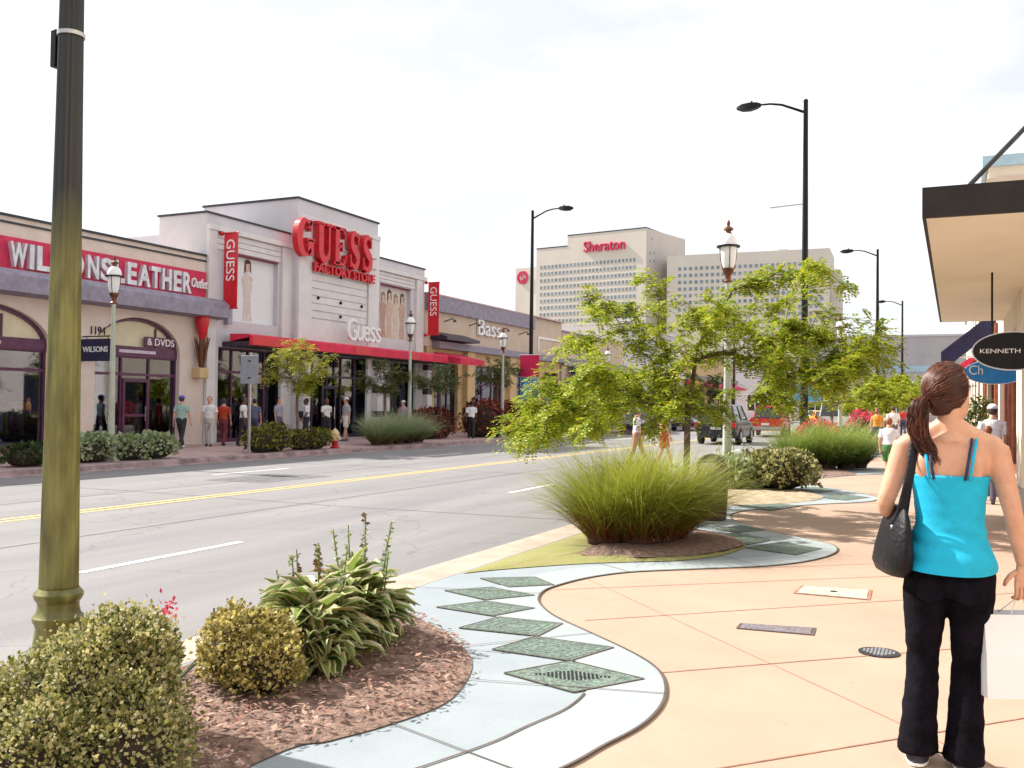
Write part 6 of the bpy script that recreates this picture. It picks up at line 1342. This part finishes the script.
for k, (px, lab) in enumerate(((12,'clothes rack behind the leftmost arched window'),(112,'clothes rack left of the door behind the second arched window'),(160,'clothes rack right of the door behind the second arched window'),(232,'clothes rack behind the plum framed window under the red awning'),(318,'clothes rack behind the middle window of the grey store'),(385,'clothes rack behind the last window of the grey store'),(455,'clothes rack behind the first window of the ochre shop'),(500,'clothes rack behind the shop window under the Bass lettering'))):
    rack(lab, px, -25.9, [PAL[(k+j)%7] for j in (0,2,3,5)])
# walkers on the near pavement
def near(label, px, py, rot, J, s, *a, **k): p = gz(px, py); return place(figure('person', label, J, *a, voxel=.02, **k), p[0], p[1], rot, s)
near('woman in an orange vest and dark blue shorts walking away', 877, 452, .0, pose(.14), .93, (.75,.28,.02), (.02,.025,.10), (.22,.07,.03), shorts=True, sleeves=0, longhair=.05, build=1.12)
near('man in a white shirt walking just ahead of the woman in the orange vest', 893, 449, .1, pose(.2), .98, WHT, (.12,.10,.10), (.06,.03,.02))
near('boy in a baggy white T-shirt and green shorts left of the woman shoulder', 889, 481, -.2, pose(.3,bendL=.4), .80, (.72,.72,.78), (.06,.18,.05), (.28,.08,.03), shorts=True, build=1.15)
near('distant figure in pale clothes just left of the woman hair', 918, 440, .1, pose(.1), .98, (.6,.45,.42), (.5,.42,.38), (.15,.08,.06))
near('person in a red top far down the pavement beyond the couple', 903, 436, .1, pose(.2), .98, (.5,.04,.04), (.05,.05,.12), (.05,.03,.02))
near('person in a pale yellow top far down the pavement beyond the couple', 886, 438, -.2, pose(.25), .95, (.6,.5,.15), (.1,.08,.08), (.12,.06,.03), shorts=True)
p = place(figure('person', 'person in a white cap and white top by the shop windows on the right', pose(.1), WHT, (.1,.08,.1), (.05,.03,.03), hat=(.8,.8,.8), voxel=.02), .62, 19.2, .1, .97)
p = place(figure('person', 'red haired child in front of the person in the white cap', pose(.1), (.4,.06,.05), (.08,.06,.1), (.25,.07,.03), voxel=.02), .50, 17.6, 0, .76)
def on_road(label, px, d, rot, J, s, *a, **k):
    r_ = ray(px, 420); P = C0+r_*d; return place(figure('person', label, J, *a, voxel=.022, **k), P[0], P[1], rot, s, -.126)
on_road('person in a white top and cap crossing the road behind the tree', 637, 27, -1.3, pose(.3), .95, WHT, (.4,.2,.15), (.1,.05,.05), hat=(.8,.8,.8))
on_road('person in an orange and tan top crossing the road behind the big grass', 664, 26, -1.2, pose(.25), 1.0, (.62,.30,.10), (.45,.06,.03), (.4,.3,.12), shorts=True, longhair=.1)

# ------------------------------------------------------------------ the woman in the foreground (built larger and finer)
WX, WY = -.02, 4.62
t = thing('person', 'woman seen from behind in a turquoise camisole and dark jeans with a brown ponytail', 'person', (0,0,0))
b = MB(); face = .62; hc = V3(.0,.0,1.625)
J = dict(SL=V3(-.178,-.005,1.395), EL=V3(-.262,-.03,1.125), WL=V3(-.215,.17,1.015), SR=V3(.182,-.005,1.385), ER=V3(.245,-.035,1.115), WR=V3(.285,.025,.885))
T = head_mb(b, hc, 1.0, face)
b.tube([hc+V3(0,-.02,-.06), V3(0,-.025,1.51), V3(0,-.02,1.46), V3(0,-.015,1.42)], [.052,.051,.056,.085], 16)
tors = [(.86,0,.165,.125,-.005),(.92,0,.160,.118,-.005),(1.00,0,.138,.102,0),(1.07,0,.128,.094,.0),(1.14,0,.133,.098,.0),(1.22,0,.146,.108,.0),(1.29,0,.158,.108,-.005),(1.35,0,.168,.095,-.01),(1.395,0,.165,.075,-.012),(1.425,0,.115,.062,-.015),(1.45,0,.07,.055,-.018)]
b.loft([ering((cx,cy,z), rx, ry, 24, 2.2) for z,cx,rx,ry,cy in tors])
for q in (-1,1): b.tube([(q*.02,-.022,1.475),(q*.075,-.02,1.435),(q*.135,-.012,1.405),(q*.175,-.006,1.388)], [.045,.047,.046,.05], 12)
for q in (-1,1):   # shoulder blades and shoulder caps
    b.ball((q*.085,-.075,1.30), (.055,.035,.075), 12, 8); b.ball((q*.168,-.008,1.385), (.052,.05,.05), 12, 8)
    b.ball((q*.065,.075,1.235), (.062,.05,.055), 12, 8)
for s in ('L','R'):
    limb(b, [J['S'+s], (J['S'+s]*.5+J['E'+s]*.5)+V3(0,.004,0), J['E'+s], J['E'+s]*.6+J['W'+s]*.4, J['W'+s]], [.054,.047,.0385,.039,.0255], 14)
hips = dict(L=(V3(-.082,0,.86), V3(-.105,.02,.47), V3(-.125,-.03,.10)), R=(V3(.082,0,.86), V3(.075,.04,.47), V3(.06,-.02,.10)))
for s in hips: A, K, B = hips[s]; limb(b, [A,(A+K)/2,K,K*.6+B*.4,B], [.10,.08,.055,.055,.036], 14); b.tube([B, B+V3(0,.08,-.04), B+V3(0,.15,-.06)], [.035,.034,.02], 10)
me = remesh(b, 'body', .0085, 5); mb = me_to_mb(me)
hand_mb(mb, J['WL']+unit(J['WL']-J['EL'])*.008, unit(J['WL']-J['EL']), (.8,.1,-.3), 1, 1, .7, 10)
hd = unit(V3(.02,.02,-1)); hand_mb(mb, J['WR']+hd*.008, hd, (-.55,.8,0), -1, 1.0, .78, 10)
for v_ in (0,): pass
mb.build('body', M['skin'], t, smooth=180)
# camisole: close to the torso, straight back edge, soft horizontal folds
c = MB(); zz = np.linspace(.845,1.262,40); tz = [a[0] for a in tors]; rings = []
for z in zz:
    rx = np.interp(z, tz, [a[2] for a in tors])+.011; ry = np.interp(z, tz, [a[3] for a in tors])+.011; cy = np.interp(z, tz, [a[4] for a in tors]); fl_ = max(0,min(1,(.96-z)/.09)); rx += .016*fl_; ry += .022*fl_; R = []
    for k in range(64):
        th = 2*PI*k/64; ct, st = math.cos(th), math.sin(th); p_ = 2.2; x = rx*math.copysign(abs(ct)**(2/p_), ct); y = ry*math.copysign(abs(st)**(2/p_), st)
        fold = .0055*noise.noise(Vector((x*6, y*6+3, z*26+x*5)))*(1.5 if z < 1.05 else .6)+.004*math.sin(z*85+x*14)*(1 if z < 1.02 else .15)
        hem = .006*math.sin(th*2+1) if z < .86 else 0; k2 = 1+fold/max(.08,rx)
        R.append((x*k2, cy+y*k2, z+hem+(.035*max(0,st) if z > 1.24 else 0)))
    rings.append(R)
inn = [[(x*.975,y*.975,z) for x,y,z in rings[-1]], [(x*.97,y*.97,z-.02) for x,y,z in rings[-1]]]
c.loft(rings+inn, cap=False); c.build('camisole', M['cyan'], t, smooth=180)
def strap(nm, pts, w, mat, th=.0025):
    P = crom3(pts, 5); mb = MB(); mb.tube(P, [(w, th)]*len(P), 8); return mb.build(nm, mat, t, smooth=180)
def back_y(x, z): rx = np.interp(z, tz, [a[2] for a in tors]); ry = np.interp(z, tz, [a[3] for a in tors]); cy = np.interp(z, tz, [a[4] for a in tors]); u_ = min(.98, abs(x)/rx); return cy-ry*(1-u_**2.2)**(1/2.2)
for q in (-1,1):
    for nm, off, w, mat in (('shoulder_strap',0,.0065,M['cyan']),('bra_strap',-.017,.006,M['bra'])):
        pts = []
        for x, z in ((.078+off,1.245),(.088+off,1.31),(.096+off,1.365),(.103+off,1.405)): pts.append((q*x, back_y(x,z)-.011-(.018 if z < 1.34 and z > 1.26 else .004), z))
        pts += [(q*(.105+off),-.018,1.447),(q*(.105+off),.03,1.43),(q*(.095+off),.082,1.36),(q*(.085+off),.112,1.28)]
        strap(nm, pts, w, mat)
# jeans: flared below the knee, creases, back pockets
c = MB(); c.loft([ering((0,-.004,z), rx, ry, 24, 2.3) for z, rx, ry in ((.74,.165,.13),(.79,.182,.146),(.84,.180,.142),(.89,.166,.126),(.912,.160,.120))])
for q in (-1,1): c.ball((q*.075,-.062,.815), (.085,.075,.085), 14, 10)
leg = dict(L=[(V3(-.088,0,.84),.098),(V3(-.096,.005,.72),.096),(V3(-.104,.015,.58),.080),(V3(-.108,.02,.46),.068),(V3(-.112,.005,.32),.070),(V3(-.120,-.015,.18),.074),(V3(-.126,-.03,.075),.083),(V3(-.127,-.032,.04),.084)],
           R=[(V3(.088,0,.84),.098),(V3(.086,.01,.72),.096),(V3(.080,.025,.58),.080),(V3(.075,.035,.46),.068),(V3(.070,.02,.32),.070),(V3(.064,-.005,.18),.074),(V3(.060,-.02,.06),.083),(V3(.060,-.022,.022),.084)])
for s in leg: P = crom3([a for a,_ in leg[s]], 4); rr = np.interp(np.linspace(0,7,len(P)), range(8), [b_ for _,b_ in leg[s]]); c.tube(P, [(r_*1.0, r_*1.06) for r_ in rr], 18)
def crease(p):
    x, y, z = p; k = .75 if z < .62 else .3
    return k*(.008*noise.noise(Vector((x*7, y*7, z*17+x*9)))+.004*noise.noise(Vector((x*18, y*18, z*34))))+0
jm = remesh(c, 'jeans', .0095, 3, disp=crease); jn = link('jeans', jm, M['jeans'], t)
mbp = MB()
for q in (-1,1): mbp.loft([[(q*.075+a*.052, -.150-.008*(1-abs(bz))+o*.0, .768+bz*.05) for a, bz in ((-1,1),(1,1),(1,-.6),(0,-1),(-1,-.6))] for o in (0,)]*1+[[(q*.075+a*.052, -.140, .768+bz*.05) for a, bz in ((-1,1),(1,1),(1,-.6),(0,-1),(-1,-.6))]])
each(mbp, 'back_pocket', M['jeans'], jn)
for q, B in ((-1, V3(-.127,-.03,.05)), (1, V3(.060,-.02,.05))):
    c = MB(); c.loft([ering((B[0],B[1]+.045,.0), .046, .125, 18, 2.4), ering((B[0],B[1]+.045,.016), .049, .129, 18, 2.4), ering((B[0],B[1]+.04,.035), .045, .118, 18, 2.3), ering((B[0],B[1]+.01,.075), .038, .075, 18, 2)]); sh = c.build('shoe', cm((.03,.03,.04)), t, smooth=60)
    c = MB(); c.loft([ering((B[0],B[1]+.045,.001), .0495, .130, 18, 2.4), ering((B[0],B[1]+.045,.014), .0505, .132, 18, 2.4)]); c.build('sole', M['white'], sh, smooth=60)
# hair: cap, knot and a wavy ponytail of many locks
def hairmat():
    m, nt, b_ = newmat('brown_hair'); L = nt.links; g = nt.nodes.new('ShaderNodeNewGeometry'); r = nt.nodes.new('ShaderNodeValToRGB'); el = r.color_ramp.elements
    el[0].color = (.016,.004,.003,1); el[1].color = (.17,.055,.024,1); e = el.new(.55); e.color = (.055,.014,.008,1); L.new(g.outputs['Random Per Island'], r.inputs[0]); L.new(r.outputs[0], b_.inputs['Base Color']); b_.inputs['Roughness'].default_value = .48; b_.inputs['Specular IOR Level'].default_value = .35; b_.inputs['Anisotropic'].default_value = .5; return m
HM = hairmat(); r_ = np.random.default_rng(5)
c = MB(); c.ball(T(0,-.022,.018), (.090,.108,.110), 30, 20); c.tube([T(0,-.06,0),T(0,-.062,-.06),T(0,-.05,-.095)], [.07,.062,.045], 14)
knot = np.array(T(-.034,-.118,-.022)); hm = remesh(c, 'hair_cap', .008, 2)
V = np.array([v.co[:] for v in hm.vertices]); rel = V-hc; cf, sf = math.cos(face), math.sin(face); yl = rel[:,0]*sf+rel[:,1]*cf; push = np.clip((.078-rel[:,2])/.05,0,1)*np.clip((yl-.02)/.03,0,1)*.06
V[:,0] -= sf*push; V[:,1] -= cf*push; low = np.clip((-.04-rel[:,2])/.05,0,1); V[:,2] += low*.0; hm.vertices.foreach_set('co', V.ravel()); hm.update(); hc_o = link('hair', hm, HM, t)
mb = MB()
for i in range(1500):   # combed locks from the hairline back to the knot, hugging the skull
    th = r_.uniform(0, 2*PI); az = r_.uniform(-1.9,1.9); elv = r_.uniform(-1.0,1.5)
    d0 = V3(math.sin(az)*math.cos(elv), math.cos(az)*math.cos(elv), math.sin(elv)); 
    if d0[1] > .3 and d0[2] < .62: continue
    if d0[2] < -.25 and d0[1] > .1: continue
    st_ = np.array([.0915*d0[0], -.022+.1095*d0[1], .018+.1115*d0[2]])
    kl = V3(-.034,-.118,-.022); pts = []
    for f in np.linspace(0,1,8):
        p_ = st_*(1-f)+kl*f; q_ = (p_-V3(0,-.022,.018))/V3(.0955,.1135,.1155); nq = np.linalg.norm(q_); q_ = q_/nq*max(nq, 1.0)*(1.0+.02*math.sin(PI*f)+r_.normal(0,.004)); pp = V3(0,-.022,.018)+q_*V3(.0955,.1135,.1155)
        if f == 1: pp = kl+r_.normal(0,.006,3)
        pts.append(T(*pp))
    mb.tube(pts, [.001,.0016,.002,.002,.002,.002,.0018,.0014], 4)
mb.build('combed_locks', HM, hc_o, smooth=180)
mb = MB(); tailc = [knot, knot+V3(-.022,-.022,-.035), knot+V3(-.034,-.024,-.11), knot+V3(-.018,-.018,-.18), knot+V3(.018,-.012,-.25), knot+V3(.062,-.006,-.32), knot+V3(.082,-.004,-.375)]
TC = crom3(tailc, 5); 
for i in range(620):
    a = r_.uniform(0,2*PI); q_ = math.sqrt(r_.random()); ph = r_.uniform(0,6.3); fr = r_.uniform(5,9); L_ = r_.uniform(.62,1); n = len(TC); pts = []; rr = []
    for k in range(n):
        f = k/(n-1)
        if f > L_: break
        w = np.interp(f, [0,.08,.3,.6,.85,1], [.013,.026,.036,.033,.025,.012]); tw_ = a+f*1.6
        pts.append(TC[k]+V3(math.cos(tw_)*w*q_+.012*math.sin(f*fr*2.2+ph*.35+q_*2), math.sin(tw_)*w*q_*.75+.005*math.cos(f*fr*2+ph), .004*math.sin(ph+f*9))); rr.append(.0022*(1-.6*f))
    mb.tube(pts, rr, 4)
mb.build('ponytail', HM, hc_o, smooth=180)
mb = MB(); mb.tube([knot+V3(.004,.004,.008)+V3(.018*math.cos(a),.012*math.sin(a),.016*math.sin(a)) for a in np.linspace(0,2*PI,17)], .005, 6); mb.build('hair_tie', M['black'], hc_o, smooth=180)
# sunglasses arm
mb = MB(); mb.tube([T(.078,.075,.028),T(.084,.03,.026),T(.083,-.01,.024),T(.080,-.03,.012)], .0025, 6); mb.build('glasses', M['black'], t)
t.location = (WX,WY,0.004); t.scale = (1.0,1.02,1.0)
# shoulder bag, held against the left side
hb = thing('shoulder_bag', 'slouchy black leather shoulder bag hanging under the left arm of the woman', 'handbag', (WX-.21,WY+.02,.9))
c = MB(); 
def bagp(a, b_, off): return V3(WX-.235, WY+.02, 0)+V3(off, a, b_)
rings = []
for z, hw, th, sh_ in ((.81,.12,.022,.02),(.815,.17,.042,.015),(.85,.20,.054,.01),(.92,.20,.050,.0),(1.0,.175,.040,-.01),(1.07,.145,.028,-.01),(1.11,.115,.016,-.01),(1.12,.09,.010,-.01)):
    R = []
    for k in range(28):
        th_ = 2*PI*k/28; x = th*math.cos(th_); y = hw*math.copysign(abs(math.sin(th_))**.75, math.sin(th_)); wr = 1+.10*noise.noise(Vector((x*20,y*12,z*14))); R.append(tuple(V3(WX-.212-(1.10-z)*.10, WY+.0+sh_*2-(1.0-z)*.0, 0)+V3(x*wr*1.15+y*-.32, y*.94, z)))
    rings.append(R)
c.loft(rings); c.build('bag_body', M['leather'], hb, smooth=180)
mb = MB(); 
for o in (0, .012):
    pts = [(WX-.195,WY+.10,1.04),(WX-.175,WY+.125,1.20),(WX-.150,WY+.085,1.37),(WX-.135,WY+.005,1.452),(WX-.142-o,WY-.065,1.40),(WX-.160-o,WY-.115,1.25),(WX-.200,WY-.105,1.08),(WX-.225,WY-.08,1.03)]
    if o == 0: P = crom3(pts, 6); mb.tube(P, [(.019,.004)]*len(P), 8)
mb.build('strap', M['leather'], hb, smooth=180)
mb = MB(); mb.ball((WX-.228,WY-.085,1.03), .012, 8, 6); mb.build('buckle', M['chrome'], hb, smooth=180)
# white paper carrier bag held in the right hand
cb_ = thing('carrier_bag', 'white paper carrier bag with string handles held in the right hand of the woman', 'shopping bag', (WX+.37,WY+.05,.6))
g0 = V3(WX,WY,0)+J['WR']*V3(1.0,1.02,1)+V3(-.005,.045,-.125); bw, bd, bh = .17, .085, .35; cx, cy = g0[0]-.01, g0[1]+.0; zt = g0[2]-.085; ang = .42
def bp(u_, v_, z): return (cx+u_*math.cos(ang)-v_*math.sin(ang), cy+u_*math.sin(ang)+v_*math.cos(ang), z)
c = MB(); rr_ = []
for z, k1, k2 in ((zt-bh,1,1),(zt-bh*.5,1.0,.9),(zt-.02,1.0,.62),(zt,1.0,.6)):
    rr_.append([bp(-bw*k1,-bd*k2,z),bp(bw*k1,-bd*k2,z),bp(bw*k1-.012*(1-k2)*3,0,z),bp(bw*k1,bd*k2,z),bp(-bw*k1,bd*k2,z),bp(-bw*k1+.03*(1-k2)*2,0,z)])
c.loft(rr_, cap=False); c.add(rr_[0], [(5,4,3,2,1,0)])
pb = c.build('paper_body', M['paper'], cb_, smooth=None); so_ = pb.modifiers.new('s','SOLIDIFY'); so_.thickness = .0015
mb = MB(); text_mb('C', bp(bw*.45,-bd*.83-.004,zt-bh*.45), .05, .06, .002, ((math.cos(ang),math.sin(ang),0),(0,0,1),(math.sin(ang),-math.cos(ang),0)), mb); mb.build('lettering', cm((.45,.2,.15)), pb, smooth=None)
for s in (-1,1):
    mb = MB(); mb.tube(crom3([bp(-.06,s*bd*.6,zt-.01), tuple(g0*.75+np.array(bp(-.06,0,zt))*.25), tuple(g0+V3(-.004,0,.012*s*.3)), tuple(g0*.75+np.array(bp(.06,0,zt))*.25), bp(.06,s*bd*.6,zt-.01)], 4), .0022, 6); mb.build('handle', M['paper'], cb_, smooth=180)
# ================================================================== LIGHT
SUN_EL = math.radians(41); 
W = bpy.data.worlds.new('World'); S.world = W; W.use_nodes = True; nt = W.node_tree; L = nt.links; bg = nt.nodes['Background']
sky = nt.nodes.new('ShaderNodeTexSky'); sky.sky_type = 'NISHITA'; sky.sun_disc = False; sky.sun_elevation = SUN_EL; sky.sun_rotation = math.radians(-90)
sky.dust_density = 1.6; sky.air_density = 1.0; sky.ozone_density = 1.0
tc = nt.nodes.new('ShaderNodeTexCoord'); mp = nt.nodes.new('ShaderNodeMapping'); mp.inputs['Scale'].default_value = (1,1,2.6); L.new(tc.outputs['Generated'], mp.inputs[0])
n1 = nt.nodes.new('ShaderNodeTexNoise'); n1.inputs['Scale'].default_value = 3.2; n1.inputs['Detail'].default_value = 7; n1.inputs['Roughness'].default_value = .55; L.new(mp.outputs[0], n1.inputs['Vector'])
r = nt.nodes.new('ShaderNodeValToRGB'); r.color_ramp.elements[0].position = .40; r.color_ramp.elements[1].position = .58; r.color_ramp.elements[0].color = (.66,.66,.66,1); r.color_ramp.elements[1].color = (.97,.97,.97,1); L.new(n1.outputs[0], r.inputs[0])
mx = nt.nodes.new('ShaderNodeMixRGB'); L.new(r.outputs[0], mx.inputs[0]); L.new(sky.outputs[0], mx.inputs[1]); mx.inputs[2].default_value = (7.3,7.3,7.4,1)
L.new(mx.outputs[0], bg.inputs['Color']); bg.inputs['Strength'].default_value = .087
sl = bpy.data.lights.new('sun', 'SUN'); so = bpy.data.objects.new('sun', sl); COL.objects.link(so); sl.energy = 4.9; sl.angle = math.radians(.6); sl.color = (1,.95,.86)
dv_ = Vector((math.cos(SUN_EL), -.03, -math.sin(SUN_EL))); so.rotation_euler = dv_.to_track_quat('-Z', 'Y').to_euler(); so.location = (-30,10,40)
v = S.view_settings; v.view_transform = 'Standard'; v.look = 'None'; v.exposure = .92; v.gamma = 1; v.use_curve_mapping = False
S.render.engine = 'CYCLES'; S.cycles.max_bounces = 8; S.cycles.transparent_max_bounces = 16
